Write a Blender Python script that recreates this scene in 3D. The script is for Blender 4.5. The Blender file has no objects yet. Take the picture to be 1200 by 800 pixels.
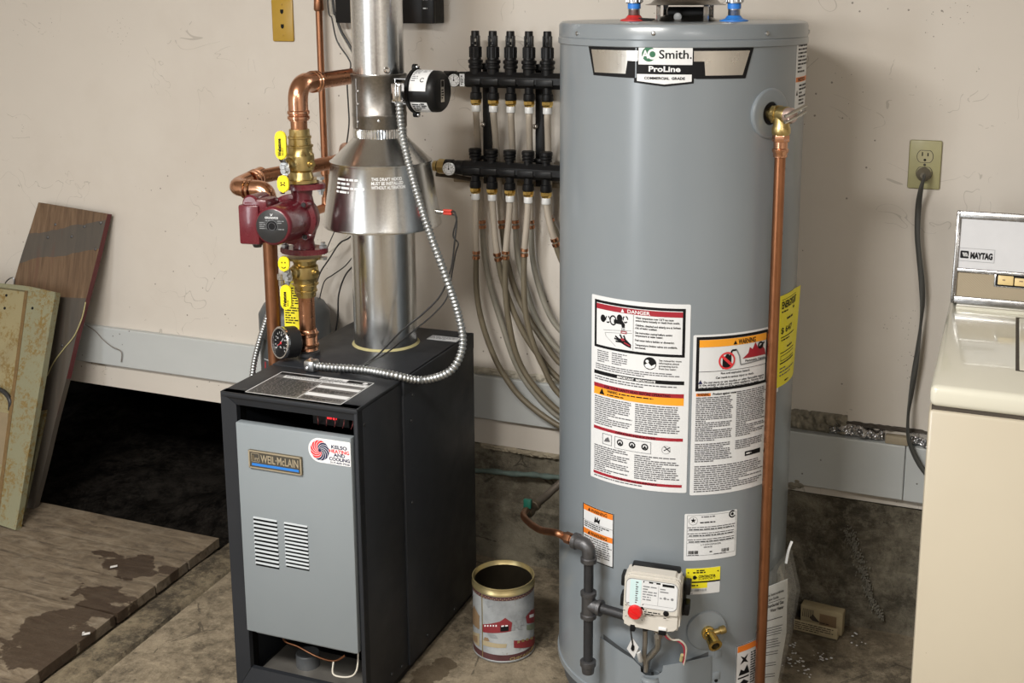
import bpy, bmesh, math, random
from mathutils import Vector, Matrix, noise
random.seed(7)
PI = math.pi
COL = bpy.context.scene.collection
SC = bpy.context.scene

# ------------------------------------------------------------------ camera
CAM_F, CAM_CX, CAM_CY = 1375.1, 619.7, 269.6          # focal length and optical centre for a 1200 px wide frame
PITCH, YAW, ROLL = .197696, .388274, .003525
CAM = Vector((0, -2.857, 1.58))
_f = Vector((-math.sin(YAW)*math.cos(PITCH), math.cos(YAW)*math.cos(PITCH), -math.sin(PITCH)))
_r = Vector((math.cos(YAW), math.sin(YAW), 0))
_d = _f.cross(_r)
RT = math.cos(ROLL)*_r + math.sin(ROLL)*_d
DN = -math.sin(ROLL)*_r + math.cos(ROLL)*_d
cam = bpy.data.cameras.new('camera'); camo = bpy.data.objects.new('camera', cam); COL.objects.link(camo)
mw = Matrix.Identity(4)
for i in range(3):
    mw[i][0] = RT[i]; mw[i][1] = -DN[i]; mw[i][2] = -_f[i]; mw[i][3] = CAM[i]
camo.matrix_world = mw
cam.sensor_width = 36; cam.lens = CAM_F/1200*36
cam.shift_x = (600-CAM_CX)/1200; cam.shift_y = (CAM_CY-400)/1200
cam.clip_start = .05
SC.camera = camo

# ------------------------------------------------------------------ world, lights, exposure
w = bpy.data.worlds.new('room_air'); SC.world = w; w.use_nodes = True
w.node_tree.nodes['Background'].inputs[0].default_value = (.9, .95, 1, 1)
w.node_tree.nodes['Background'].inputs[1].default_value = .05
def area(name, loc, target, sx, sy, power, col):
    l = bpy.data.lights.new(name, 'AREA'); l.shape = 'RECTANGLE'; l.size = sx; l.size_y = sy; l.energy = power; l.color = col
    o = bpy.data.objects.new(name, l); COL.objects.link(o); o.location = loc
    o.rotation_euler = (Vector(target)-Vector(loc)).to_track_quat('-Z', 'Y').to_euler()
    return o
area('ceiling_lamp', (-1.35, -2.65, 2.42), (-1.35, -2.6, 0), 1.25, .45, 60, (1, .965, .91))
area('ceiling_lamp', (.9, -3.9, 2.42), (.9, -3.9, 0), 1.2, .3, 22, (1, .97, .93))
area('added_front_fill', (-2.75, -5.45, 1.25), (-1.2, 0, 1.0), 1.0, 1.9, 34, (.93, .97, 1))  # fill light added behind the camera for frontal brightness and vertical highlights
SC.view_settings.view_transform = 'Standard'; SC.view_settings.look = 'None'
SC.view_settings.exposure = 1.2; SC.view_settings.gamma = 1
SC.view_settings.use_curve_mapping = False

# ------------------------------------------------------------------ measuring helpers (a photo direction met with a real plane)
def ray(x, y): return RT*((x-CAM_CX)/CAM_F) + DN*((y-CAM_CY)/CAM_F) + _f
def at(x, y, Y=0.0):
    v = ray(x, y); return CAM + v*((Y-CAM.y)/v.y)
def atz(x, y, Z=0.0):
    v = ray(x, y); return CAM + v*((Z-CAM.z)/v.z)
def atx(x, y, X):
    v = ray(x, y); return CAM + v*((X-CAM.x)/v.x)
def zat(x, y, P):
    v = ray(x, y); n = Vector((P[0]-CAM.x, P[1]-CAM.y)); t = n.dot(n)/(Vector((v.x, v.y)).dot(n)); return (CAM+v*t).z
def V(*a): return Vector(a)

# ------------------------------------------------------------------ materials
def lin(c):
    if isinstance(c, str):
        c = [int(c[i:i+2], 16)/255 for i in (0, 2, 4)]
        return tuple(x/12.92 if x <= .04045 else ((x+.055)/1.055)**2.4 for x in c)
    return tuple(c)
class NT:
    def __init__(s, name):
        s.m = bpy.data.materials.new(name); s.m.use_nodes = True; s.t = s.m.node_tree
        s.b = s.t.nodes['Principled BSDF']; s.co = None
    def n(s, typ, **k):
        a = s.t.nodes.new(typ)
        for key, v in k.items(): setattr(a, key, v)
        return a
    def l(s, a, b): s.t.links.new(a, b)
    def coord(s, scale=(1, 1, 1), rot=(0, 0, 0), loc=(0, 0, 0)):
        tc = s.n('ShaderNodeTexCoord'); mp = s.n('ShaderNodeMapping')
        mp.inputs['Scale'].default_value = scale; mp.inputs['Rotation'].default_value = rot; mp.inputs['Location'].default_value = loc
        s.l(tc.outputs['Object'], mp.inputs[0]); return mp.outputs[0]
    def noise(s, scale, detail=4, rough=.55, co=None, dist=0):
        a = s.n('ShaderNodeTexNoise'); a.inputs['Scale'].default_value = scale; a.inputs['Detail'].default_value = detail
        a.inputs['Roughness'].default_value = rough; a.inputs['Distortion'].default_value = dist
        s.l(co if co else s.coord(), a.inputs['Vector']); return a.outputs[0]
    def vor(s, scale, co=None, feature='F1', out='Distance'):
        a = s.n('ShaderNodeTexVoronoi'); a.feature = feature; a.inputs['Scale'].default_value = scale
        s.l(co if co else s.coord(), a.inputs['Vector']); return a.outputs[out]
    def ramp(s, v, stops):
        r = s.n('ShaderNodeValToRGB'); e = r.color_ramp.elements
        while len(e) < len(stops): e.new(.5)
        for el, (p, c) in zip(e, stops):
            el.position = p
            if isinstance(c, (int, float)): c = (c, c, c)
            el.color = (*lin(c), 1)
        s.l(v, r.inputs[0]); return r.outputs[0]
    def mix(s, fac, a, b, mode='MIX'):
        x = s.n('ShaderNodeMix', data_type='RGBA', blend_type=mode)
        for sock, val in ((x.inputs[0], fac), (x.inputs[6], a), (x.inputs[7], b)):
            if hasattr(val, 'is_output'): s.l(val, sock)
            elif isinstance(val, (int, float)) and sock == x.inputs[0]: sock.default_value = val
            else: sock.default_value = (*lin(val), 1)
        return x.outputs[2]
    def math(s, op, a, b=0, clamp=False):
        x = s.n('ShaderNodeMath', operation=op, use_clamp=clamp)
        for sock, val in ((x.inputs[0], a), (x.inputs[1], b)):
            if hasattr(val, 'is_output'): s.l(val, sock)
            else: sock.default_value = val
        return x.outputs[0]
    def bump(s, h, strength=.3, dist=.01):
        b = s.n('ShaderNodeBump'); b.inputs['Strength'].default_value = strength; b.inputs['Distance'].default_value = dist
        s.l(h, b.inputs['Height']); s.l(b.outputs[0], s.b.inputs['Normal'])
    def col(s, c):
        if hasattr(c, 'is_output'): s.l(c, s.b.inputs['Base Color'])
        else: s.b.inputs['Base Color'].default_value = (*lin(c), 1)
    def set(s, rough=None, metal=None, spec=None, coat=None):
        for k, v in (('Roughness', rough), ('Metallic', metal), ('Specular IOR Level', spec), ('Coat Weight', coat)):
            if v is None: continue
            if hasattr(v, 'is_output'): s.l(v, s.b.inputs[k])
            else: s.b.inputs[k].default_value = v
        return s.m
def plain(name, c, rough=.5, metal=0, vary=.12, scale=14, bump=0, bscale=90, spec=None, coat=None):
    """a colour broken up by soft noise, with optional fine relief"""
    t = NT(name); c = lin(c)
    n = t.noise(scale, 5, .6)
    t.col(t.mix(n, tuple(x*(1-vary) for x in c), tuple(min(1, x*(1+vary)) for x in c)))
    r = t.ramp(t.noise(scale*2.3, 3), [(.3, (max(0, rough-.06),)*3), (.7, (min(1, rough+.06),)*3)])
    t.set(rough=r, metal=metal, spec=spec, coat=coat)
    if bump: t.bump(t.noise(bscale, 4), bump, .002)
    return t.m
MAT = {}
def P(name, *a, **k): MAT[name] = plain(name, *a, **k); return MAT[name]
P('copper', (.50, .245, .14), .30, 1, .22, 18)
P('copper_dull', (.33, .155, .085), .42, 1, .3, 22)
P('copper_brown', (.37, .165, .085), .33, 1, .25, 18)
P('copper_bright', (.68, .36, .225), .22, 1, .15, 18)
P('brass', (.52, .40, .175), .32, 1, .18, 25)
P('brass_bright', (.66, .48, .16), .22, 1, .12, 25)
P('chrome', (.72, .72, .72), .16, 1, .1, 20)
P('steel', (.50, .51, .52), .32, 1, .15, 30)
P('black_plastic', (.0065, .0065, .007), .42, 0, .2, 20, spec=.28)
P('black_metal', (.012, .012, .013), .5, 0, .2, 20)
P('black_iron', (.030, .031, .034), .45, .35, .35, 40, bump=.25, bscale=160)
P('iron_grey', (.10, .10, .105), .42, .7, .3, 40, bump=.35, bscale=160)
P('cord_black', (.02, .02, .02), .5)
P('cord_grey', (.055, .055, .05), .5)
P('wire_white', (.55, .52, .45), .5)
P('pump_red', (.115, .012, .020), .30, 0, .2, 16, bump=.12, bscale=120, coat=.3)
P('pump_black', (.02, .02, .021), .4)
P('handle_yellow', (.85, .70, .01), .38)
P('tag_yellow', (.75, .66, .02), .5)
P('white', (.72, .73, .74), .45, 0, .04)
P('label_white', (.66, .675, .69), .40, 0, .03)
P('paper', (.78, .78, .76), .6, 0, .05)
P('ink', (.008, .008, .009), .5, spec=.15)
P('ink_soft', (.10, .10, .11), .5)
P('ink_red', (.30, .012, .025), .45)
P('ink_orange', (.80, .33, .02), .45)
P('ink_deep_orange', (.75, .20, .02), .45)
P('ink_green', (.01, .12, .05), .4)
P('ink_navy', (.012, .014, .06), .45)
P('ink_bright_red', (.62, .03, .04), .45)
P('ink_blue', (.02, .17, .55), .4)
P('ink_cyan', (.55, .72, .74), .4)
P('ink_yellow', (.80, .72, .02), .42)
P('ink_grey', (.20, .21, .22), .5)
P('foil', (.62, .60, .56), .3, 1, .12, 12)
P('dial_red', (.62, .01, .012), .28, coat=.4)
P('ring_red', (.60, .03, .03), .4)
P('ring_blue', (.03, .22, .72), .4)
P('valve_green', (.012, .10, .07), .4)
P('clip_red', (.60, .06, .04), .4)
P('nylon_white', (.62, .63, .63), .35)
P('charcoal_paint', (.018, .020, .024), .5, spec=.3, vary=.12, scale=6, bump=.08, bscale=300)
P('boiler_inside', (.005, .005, .005), .8, spec=.05)
P('panel_grey', (.205, .232, .250), .42, 0, .05, 5, bump=.06, bscale=320)
P('louver_light', (.36, .39, .41), .4)
P('badge_bronze', (.20, .165, .11), .38, .7, .2, 40)
P('badge_gold', (.50, .43, .31), .38, .6, .15, 40)
P('badge_dark', (.05, .045, .035), .5)
P('tank_dark', (.07, .075, .08), .5)
P('control_ivory', (.56, .535, .485), .38, 0, .04)
P('burner_tin', (.36, .34, .31), .4, .8, .2)
P('wire_red', (.45, .03, .06), .5)
P('phone_plate', (.42, .26, .035), .36, 0, .12, 20)
P('outlet_olive', (.36, .34, .18), .42, 0, .14, 30)
P('outlet_face', (.40, .37, .22), .42)
P('expansion_grey', (.075, .083, .088), .42, 0, .1)
P('washer_white', (.62, .63, .66), .5, 0, .05, 40)
P('washer_button', (.72, .55, .26), .4)
P('plaster_torn', (.22, .20, .155), .9, 0, .75, 60, bump=.9, bscale=60)
P('debris_white', (.55, .54, .52), .8)
P('wire_dark_red', (.10, .02, .02), .6)
P('lamp_red', (.7, .02, .02), .4)

# galvanised sheet: a spangle of slightly different greys and gloss
def galvanised(name, c, r0, r1, scale, streak=0):
    t = NT(name)
    v = t.vor(scale, out='Color')
    hsv = t.n('ShaderNodeSeparateColor'); t.l(v, hsv.inputs[0])
    t.col(t.mix(hsv.outputs[0], tuple(x*.85 for x in c), c))
    nz = t.noise(9, 5, .6, t.coord((1, 1, .25)))
    t.set(rough=t.math('ADD', t.math('MULTIPLY', nz, r1-r0), r0), metal=1)
    t.bump(t.noise(26, 3, .5, t.coord((1, 1, .15))), .05, .004)
    return t.m
MAT['galvanised'] = galvanised('galvanised', (.74, .75, .76), .12, .36, 260)
MAT['galvanised_dull'] = galvanised('galvanised_dull', (.30, .285, .265), .22, .46, 200)
MAT['galvanised_hood'] = galvanised('galvanised_hood', (.72, .73, .73), .13, .33, 500)
MAT['conduit_steel'] = galvanised('conduit_steel', (.50, .52, .53), .36, .5, 300)

# water heater enamel
def enamel():
    t = NT('heater_enamel'); n = t.noise(3.5, 4)
    t.col(t.mix(n, (.188, .214, .236), (.212, .240, .263)))
    t.set(rough=t.ramp(t.noise(7, 4), [(.1, (.27,)*3), (.9, (.34,)*3)]), coat=.35)
    t.b.inputs['Coat Roughness'].default_value = .18
    t.bump(t.noise(3, 1, .4, t.coord((1.2, 1.2, .3))), .04, .02)
    return t.m
MAT['heater_enamel'] = enamel()

def wallpaint():
    t = NT('old_cream_paint')
    big = t.noise(1.6, 5, .6)
    c = t.mix(big, (.555, .510, .452), (.635, .592, .535))
    # scuffs: thin broken dark scratches
    sc = t.noise(5, 2, .5, t.coord((1.0, 1.0, 1.0), (0, .5, 0)), dist=1.6)
    band = t.math('LESS_THAN', t.math('ABSOLUTE', t.math('SUBTRACT', sc, .52)), .0028)
    gate = t.math('GREATER_THAN', t.noise(3.3, 5, .65, t.coord(loc=(4, 2, 7))), .57)
    c = t.mix(t.math('MULTIPLY', t.math('MULTIPLY', band, gate), .38), c, (.20, .18, .15))
    # specks
    sp = t.math('LESS_THAN', t.vor(34), .085)
    gate2 = t.math('GREATER_THAN', t.noise(2.0, 5, .7, t.coord(loc=(1, 5, 3))), .55)
    c = t.mix(t.math('MULTIPLY', t.math('MULTIPLY', sp, gate2), .75), c, (.12, .10, .085))
    sp2 = t.math('LESS_THAN', t.vor(120), .16)
    gate3 = t.math('GREATER_THAN', t.noise(3.1, 5, .75, t.coord(loc=(9, 0, 1))), .61)
    c = t.mix(t.math('MULTIPLY', t.math('MULTIPLY', sp2, gate3), .7), c, (.15, .13, .10))
    # grime blush in broad clouds
    g = t.ramp(t.noise(.9, 6, .65, t.coord(loc=(2, 2, 2))), [(.52, 0.), (.75, .35)])
    c = t.mix(g, c, (.40, .33, .27))
    t.col(c); t.set(rough=.55)
    t.bump(t.noise(70, 5, .6), .10, .003)
    return t.m
MAT['wall'] = wallpaint()
def trimpaint():
    t = NT('grey_white_trim_paint'); n = t.noise(6, 5, .6, t.coord((.4, 1, 1)))
    c = t.mix(n, (.42, .44, .44), (.54, .56, .555))
    sp = t.math('LESS_THAN', t.vor(42), .10)
    gate = t.math('GREATER_THAN', t.noise(5, 5, .7), .56)
    c = t.mix(t.math('MULTIPLY', t.math('MULTIPLY', sp, gate), .8), c, (.08, .07, .06))
    t.col(c); t.set(rough=.5); t.bump(t.noise(60, 4), .1, .002); return t.m
MAT['trim'] = trimpaint()
def concrete(name, dark, mid, light, stain=1.0, sc=1.0, cracks=0):
    t = NT(name)
    n1 = t.noise(1.9*sc, 9, .72); n2 = t.noise(8*sc, 10, .78, dist=.6); n3 = t.noise(34*sc, 8, .8)
    c = t.ramp(n1, [(.36, dark), (.50, mid), (.64, light)])
    c = t.mix(t.ramp(n2, [(.44, 0.), (.62, .8)]), c, tuple(x*1.15 for x in light))
    c = t.mix(t.ramp(t.noise(5.5*sc, 10, .8, t.coord((1, 1, 1.6), loc=(3, 1, 6))), [(.48, 0.), (.60, .85)]), c, tuple(x*.75 for x in dark))
    c = t.mix(t.ramp(n3, [(.52, 0.), (.62, .5)]), c, tuple(x*1.3 for x in light))
    pit = t.ramp(n3, [(.34, 1.), (.42, 0.)])
    c = t.mix(t.math('MULTIPLY', pit, .75*stain), c, tuple(x*.3 for x in dark))
    if cracks:
        v = t.vor(3.2, t.coord((1, 1, 1)), 'DISTANCE_TO_EDGE'); wob = t.math('ADD', v, t.math('MULTIPLY', t.math('SUBTRACT', t.noise(14, 6), .5), .10))
        line = t.math('LESS_THAN', t.math('ABSOLUTE', wob), .006); gate = t.math('GREATER_THAN', t.noise(1.7, 3), .52)
        c = t.mix(t.math('MULTIPLY', t.math('MULTIPLY', line, gate), .6), c, tuple(x*.4 for x in dark))
    t.col(c); t.set(rough=.85)
    t.bump(t.math('ADD', n3, t.math('MULTIPLY', n2, 1.5)), .55, .008)
    return t
MAT['foundation'] = concrete('foundation_concrete', (.050, .042, .028), (.115, .098, .070), (.20, .18, .135), 1.0, 1.0, 1).m
MAT['slab'] = concrete('slab_concrete', (.075, .057, .035), (.165, .132, .088), (.26, .215, .15), 1.0, 1.0, 1)
def slab_spill(t):
    """a drip stain on the slab beside the boiler"""
    tc = t.coord(); sep = t.n('ShaderNodeSeparateXYZ'); t.l(tc, sep.inputs[0]); tot = None
    for (px, py, ra, rb) in ((506, 786, .055, .05), (520, 776, .045, .03), (492, 800, .04, .06)):
        p = atz(px, py, 0); dx = t.math('DIVIDE', t.math('SUBTRACT', sep.outputs[0], p.x), ra); dy = t.math('DIVIDE', t.math('SUBTRACT', sep.outputs[1], p.y), rb)
        d = t.math('SUBTRACT', 1, t.math('SQRT', t.math('ADD', t.math('MULTIPLY', dx, dx), t.math('MULTIPLY', dy, dy)))); tot = d if tot is None else t.math('MAXIMUM', tot, d)
    wet = t.ramp(t.math('ADD', tot, t.math('MULTIPLY', t.math('SUBTRACT', t.noise(22, 6, .6), .5), 1.3)), [(.22, 0.), (.28, .75)])
    old = t.b.inputs['Base Color'].links[0].from_socket; t.col(t.mix(wet, old, (.050, .032, .014))); return t.m
MAT['slab'] = slab_spill(MAT['slab'])
MAT['strip'] = concrete('strip_concrete', (.035, .026, .015), (.10, .076, .046), (.19, .155, .10), 1., 1.6).m
MAT['shaded_dirt'] = concrete('shaded_crawl_dirt', (.0012, .001, .0008), (.004, .0035, .003), (.024, .021, .018), 1., 1.3).set(spec=.05)  # crawl soil and walls near-black: the opening's deep shade put into the colour

def planks():
    t = NT('weathered_plank')
    grain = t.noise(14, 8, .65, t.coord((.5, 2.2, 2.2)), dist=1.6)
    c = t.ramp(grain, [(.34, (.060, .042, .027)), (.5, (.145, .110, .072)), (.66, (.225, .180, .125))])
    blotch = t.noise(3, 6, .65)
    c = t.mix(t.ramp(blotch, [(.35, 0.), (.70, .8)]), c, (.125, .098, .068))
    c = t.mix(t.ramp(t.noise(22, 7, .75), [(.50, 0.), (.72, .55)]), c, (.26, .22, .165))
    c = t.mix(t.ramp(t.noise(7, 7, .75, t.coord(loc=(3, 8, 1))), [(.58, 0.), (.66, .55)]), c, (.055, .038, .024))
    # wet spill marks along the right hand end
    tc = t.coord(); sep = t.n('ShaderNodeSeparateXYZ'); t.l(tc, sep.inputs[0])
    tot = None
    for (px, py, ra, rb) in ((150, 664, .13, .06), (168, 657, .05, .045), (125, 697, .13, .05), (95, 745, .10, .05), (60, 735, .10, .13), (30, 746, .05, .03), (100, 770, .30, .07), (128, 715, .16, .05), (200, 668, .07, .03), (60, 775, .20, .06), (130, 650, .07, .02)):
        p = atz(px, py, .008)
        dx = t.math('DIVIDE', t.math('SUBTRACT', sep.outputs[0], p.x), ra)
        dy = t.math('DIVIDE', t.math('SUBTRACT', sep.outputs[1], p.y), rb)
        d = t.math('SUBTRACT', 1, t.math('SQRT', t.math('ADD', t.math('MULTIPLY', dx, dx), t.math('MULTIPLY', dy, dy))))
        tot = d if tot is None else t.math('MAXIMUM', tot, d)
    nz = t.noise(16, 6, .6)
    wet = t.ramp(t.math('ADD', tot, t.math('MULTIPLY', t.math('SUBTRACT', nz, .5), 1.9)), [(.20, 0.), (.25, 1.)])
    wet_v = t.n('ShaderNodeRGBToBW'); t.l(wet, wet_v.inputs[0])
    c = t.mix(t.math('MULTIPLY', wet_v.outputs[0], .82), c, (.032, .018, .011))
    t.col(c); t.set(rough=t.math('SUBTRACT', .8, t.math('MULTIPLY', wet_v.outputs[0], .3)))
    t.bump(t.math('ADD', grain, t.math('MULTIPLY', t.noise(60, 6), .5)), .5, .005)
    return t.m
MAT['plank'] = planks()

def oldboard():
    t = NT('stained_pine_board')
    g = t.noise(9, 7, .6, t.coord((5.5, 1, .5), (0, .11, 0)), dist=.8)
    c = t.ramp(g, [(.3, (.060, .033, .017)), (.5, (.115, .068, .036)), (.72, (.175, .112, .064))])
    tc = t.coord(); sep = t.n('ShaderNodeSeparateXYZ'); t.l(tc, sep.inputs[0])
    zz = t.math('ADD', sep.outputs[2], t.math('MULTIPLY', sep.outputs[0], -.22))
    zz = t.math('ADD', zz, t.math('MULTIPLY', t.noise(5, 5), .05))
    b1 = t.math('LESS_THAN', t.math('ABSOLUTE', t.math('SUBTRACT', zz, 1.452)), .042)
    zz2 = t.math('ADD', sep.outputs[2], t.math('MULTIPLY', sep.outputs[0], -.05))
    b2 = t.math('LESS_THAN', zz2, .79)
    m = t.math('MAXIMUM', b1, b2)
    c = t.mix(t.math('MULTIPLY', m, .80), c, (.060, .058, .052))
    red = t.ramp(t.noise(7, 4, .5, t.coord((4, 1, .5), loc=(3, 0, 0))), [(.55, 0.), (.7, .5)])
    c = t.mix(red, c, (.10, .035, .025))
    t.col(c); t.set(rough=.62); t.bump(g, .3, .003); return t.m
MAT['board'] = oldboard()
P('board_red_edge', (.105, .018, .020), .6, 0, .35, 18)
def rusty(name, base):
    t = NT(name)
    n = t.noise(15, 8, .75); fine = t.noise(90, 5, .7)
    c = t.mix(t.noise(4, 5), tuple(x*.86 for x in base), base)
    msk = t.math('MULTIPLY', t.ramp(n, [(.47, 0.), (.56, 1.)]), t.ramp(fine, [(.45, 0.), (.54, 1.)]))
    c = t.mix(t.math('MULTIPLY', msk, .85), c, (.17, .10, .015))
    c = t.mix(t.ramp(t.noise(5, 6, .6, t.coord(loc=(5, 1, 2))), [(.55, 0.), (.8, .55)]), c, (.16, .14, .09))
    t.col(c); t.set(rough=.5); t.bump(fine, .15, .002); return t.m
MAT['rusty_cream'] = rusty('rusty_cream_paint', (.275, .235, .125))
MAT['rusty_green'] = rusty('rusty_grey_green_paint', (.215, .21, .13))
P('rust', (.14, .085, .03), .8, 0, .5, 40)
def washer():
    t = NT('washer_enamel'); n = t.noise(2.5, 4)
    c = t.mix(n, (.475, .425, .330), (.53, .48, .38))
    sp = t.math('LESS_THAN', t.vor(40), .05)
    gate = t.math('GREATER_THAN', t.noise(5, 5, .7), .60)
    c = t.mix(t.math('MULTIPLY', t.math('MULTIPLY', sp, gate), .7), c, (.2, .15, .1))
    t.col(c); t.set(rough=.28, coat=.3); return t.m
MAT['washer_enamel'] = washer()
P('washer_top', (.63, .615, .52), .16, 0, .05, 4, coat=.5)
P('washer_gap', (.05, .04, .03), .7)
def console_strip():
    t = NT('washer_tan_weave')
    wv = t.n('ShaderNodeTexWave'); wv.inputs['Scale'].default_value = 110; wv.bands_direction = 'DIAGONAL'; wv.inputs['Distortion'].default_value = 3
    t.l(t.coord(), wv.inputs[0])
    t.col(t.mix(wv.outputs['Fac'], (.29, .235, .155), (.39, .33, .235))); t.set(rough=.6); return t.m
MAT['washer_weave'] = console_strip()
def pex():
    t = NT('milky_tubing'); n = t.noise(10, 4)
    t.col(t.mix(n, (.36, .31, .25), (.46, .41, .345))); t.set(rough=.35)
    t.b.inputs['Subsurface Weight'].default_value = .0
    return t.m
MAT['pex'] = pex()
P('pex_old', (.155, .130, .088), .45, 0, .35, 20)
P('pex_old_pale', (.24, .225, .185), .45, 0, .4, 16)
def bagplastic():
    t = NT('clear_bag_plastic')
    tr = t.n('ShaderNodeBsdfTransparent'); gl = t.n('ShaderNodeBsdfGlossy'); df = t.n('ShaderNodeBsdfDiffuse')
    tr.inputs[0].default_value = (.93, .94, .95, 1); gl.inputs[0].default_value = (.9, .9, .9, 1); gl.inputs[1].default_value = .14
    df.inputs[0].default_value = (.6, .62, .64, 1)
    m1 = t.n('ShaderNodeMixShader'); m2 = t.n('ShaderNodeMixShader')
    m1.inputs[0].default_value = .05
    t.l(tr.outputs[0], m1.inputs[1]); t.l(df.outputs[0], m1.inputs[2])
    lw = t.n('ShaderNodeLayerWeight'); lw.inputs[0].default_value = .35
    t.l(t.math('ADD', t.math('MULTIPLY', lw.outputs['Fresnel'], .6), .06, True), m2.inputs[0])
    b = t.n('ShaderNodeBump'); b.inputs['Strength'].default_value = .5; b.inputs['Distance'].default_value = .01
    t.l(t.noise(22, 5, .6, dist=1.0), b.inputs['Height']); t.l(b.outputs[0], gl.inputs['Normal'])
    t.l(m1.outputs[0], m2.inputs[1]); t.l(gl.outputs[0], m2.inputs[2])
    t.l(m2.outputs[0], t.t.nodes['Material Output'].inputs[0]); return t.m
MAT['bag'] = bagplastic()
def glassy():
    t = NT('gauge_glass'); t.col((1, 1, 1)); t.set(rough=.03); t.b.inputs['Transmission Weight'].default_value = 1; t.b.inputs['IOR'].default_value = 1.05; return t.m
MAT['glass'] = glassy()
def tinlitho():
    t = NT('winter_scene_print'); n = t.noise(14, 6, .65); big = t.noise(7, 4)
    c = t.ramp(n, [(.3, (.17, .18, .19)), (.55, (.29, .305, .31)), (.75, (.38, .39, .38))])
    c = t.mix(t.ramp(big, [(.55, 0.), (.75, .6)]), c, (.25, .27, .29))
    rust = t.math('MULTIPLY', t.ramp(t.noise(26, 6, .7), [(.60, 0.), (.68, 1.)]), .7)
    c = t.mix(rust, c, (.14, .10, .06))
    t.col(c); t.set(rough=.42); return t.m
MAT['can_print'] = tinlitho()
P('can_gold', (.52, .43, .22), .34, .8, .3, 20)
P('can_inside', (.035, .028, .018), .5, .6, .5, 20)
P('can_band', (.075, .028, .030), .5, 0, .4, 30)
P('can_red', (.20, .022, .028), .5, 0, .2, 30)
P('can_brown', (.24, .16, .09), .5, 0, .3, 30)
P('can_tan', (.36, .30, .19), .5)
P('can_green', (.17, .20, .14), .5)
P('can_shade', (.24, .255, .265), .5, 0, .4, 60)
P('carton', (.40, .33, .20), .8, 0, .3, 25)
P('carton_dark', (.055, .042, .03), .8, 0, .4, 30)
P('foil_wrap', (.55, .55, .56), .25, 1, .3, 60, bump=1.0, bscale=70)
P('green_pipe', (.10, .14, .125), .7, 0, .7, 28, bump=.6, bscale=80)
P('putty', (.38, .34, .17), .6, 0, .3, 50)

# ------------------------------------------------------------------ object helpers
_ROOT = {}
def _base(name):
    o = bpy.data.objects.new(name, None); COL.objects.link(o); return o
def thing(name, label, cat, loc=(0, 0, 0), group=None):
    o = _base(name); o.location = loc; o['label'] = label; o['category'] = cat
    o.empty_display_size = .05
    if group: o['group'] = group
    _ROOT[o.name] = Vector(loc); return o
def mesh_from(bm, name, mats, smooth=None):
    bmesh.ops.recalc_face_normals(bm, faces=bm.faces)
    me = bpy.data.meshes.new(name); bm.to_mesh(me); bm.free()
    for m in (mats if isinstance(mats, (list, tuple)) else [mats]): me.materials.append(MAT[m] if isinstance(m, str) else m)
    if smooth:
        me.polygons.foreach_set('use_smooth', [True]*len(me.polygons))
        me.set_sharp_from_angle(angle=math.radians(smooth))
    return me
def obj(name, bm, mats, parent=None, smooth=40, label=None):
    me = mesh_from(bm, name, mats, smooth)
    o = bpy.data.objects.new(name, me); COL.objects.link(o)
    if parent:
        o.parent = parent
        if parent.name in _ROOT: o.matrix_parent_inverse = Matrix.Translation(-_ROOT[parent.name])
    if label: o['label'] = label
    return o
def tag(o, label, cat, group=None):
    o['label'] = label; o['category'] = cat
    if group: o['group'] = group
    return o
def struct(name, bm, mats, parent=None, smooth=None):
    o = obj(name, bm, mats, parent, smooth)
    if not parent: o['kind'] = 'structure'
    return o
NB = bmesh.new
def box(bm, a, b, bev=0, mat=None, mi=0, seg=2):
    """axis box between corners a and b, optional bevel, optional matrix"""
    c = [(x+y)/2 for x, y in zip(a, b)]; s = [abs(y-x) for x, y in zip(a, b)]
    r = bmesh.ops.create_cube(bm, size=1)
    vs = r['verts']
    for v in vs: v.co = Vector((v.co.x*s[0]+c[0], v.co.y*s[1]+c[1], v.co.z*s[2]+c[2]))
    fs = {f for v in vs for f in v.link_faces}
    for f in fs: f.material_index = mi
    if bev:
        es = list({e for v in vs for e in v.link_edges})
        rr = bmesh.ops.bevel(bm, geom=es, offset=bev, segments=seg, affect='EDGES', profile=.5)
        vs = list({v for f in rr['faces'] for v in f.verts} | {v for v in vs if v.is_valid})
        for f in rr['faces']: f.material_index = mi
    if mat is not None:
        for v in vs: v.co = mat @ v.co
    return bm
def frame_of(d):
    d = Vector(d).normalized()
    up = Vector((0, 0, 1)) if abs(d.z) < .95 else Vector((0, 1, 0))
    x = up.cross(d).normalized(); y = d.cross(x); return x, y, d
def lathe(bm, o, d, prof, seg=24, mi=0, cap0=True, cap1=True, hexa=False, x_axis=None):
    """profile [(t along d, radius)] turned about the axis through o"""
    x, y, d = frame_of(d); o = Vector(o)
    if x_axis is not None:
        x = (Vector(x_axis)-d*Vector(x_axis).dot(d)).normalized(); y = d.cross(x)
    rings = []
    for (t, r) in prof:
        rings.append([bm.verts.new(o+d*t+(x*math.cos(2*PI*i/seg)+y*math.sin(2*PI*i/seg))*r) for i in range(seg)])
    for a, b in zip(rings, rings[1:]):
        for i in range(seg):
            f = bm.faces.new((a[i], a[(i+1) % seg], b[(i+1) % seg], b[i])); f.material_index = mi
    if cap0: bm.faces.new(rings[0][::-1]).material_index = mi
    if cap1: bm.faces.new(rings[-1]).material_index = mi
    return bm
def cyl(bm, a, b, r, seg=20, mi=0, bev=0):
    a, b = Vector(a), Vector(b); L = (b-a).length
    pr = [(0, r-bev), (bev, r), (L-bev, r), (L, r-bev)] if bev else [(0, r), (L, r)]
    return lathe(bm, a, b-a, pr, seg, mi)
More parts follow.
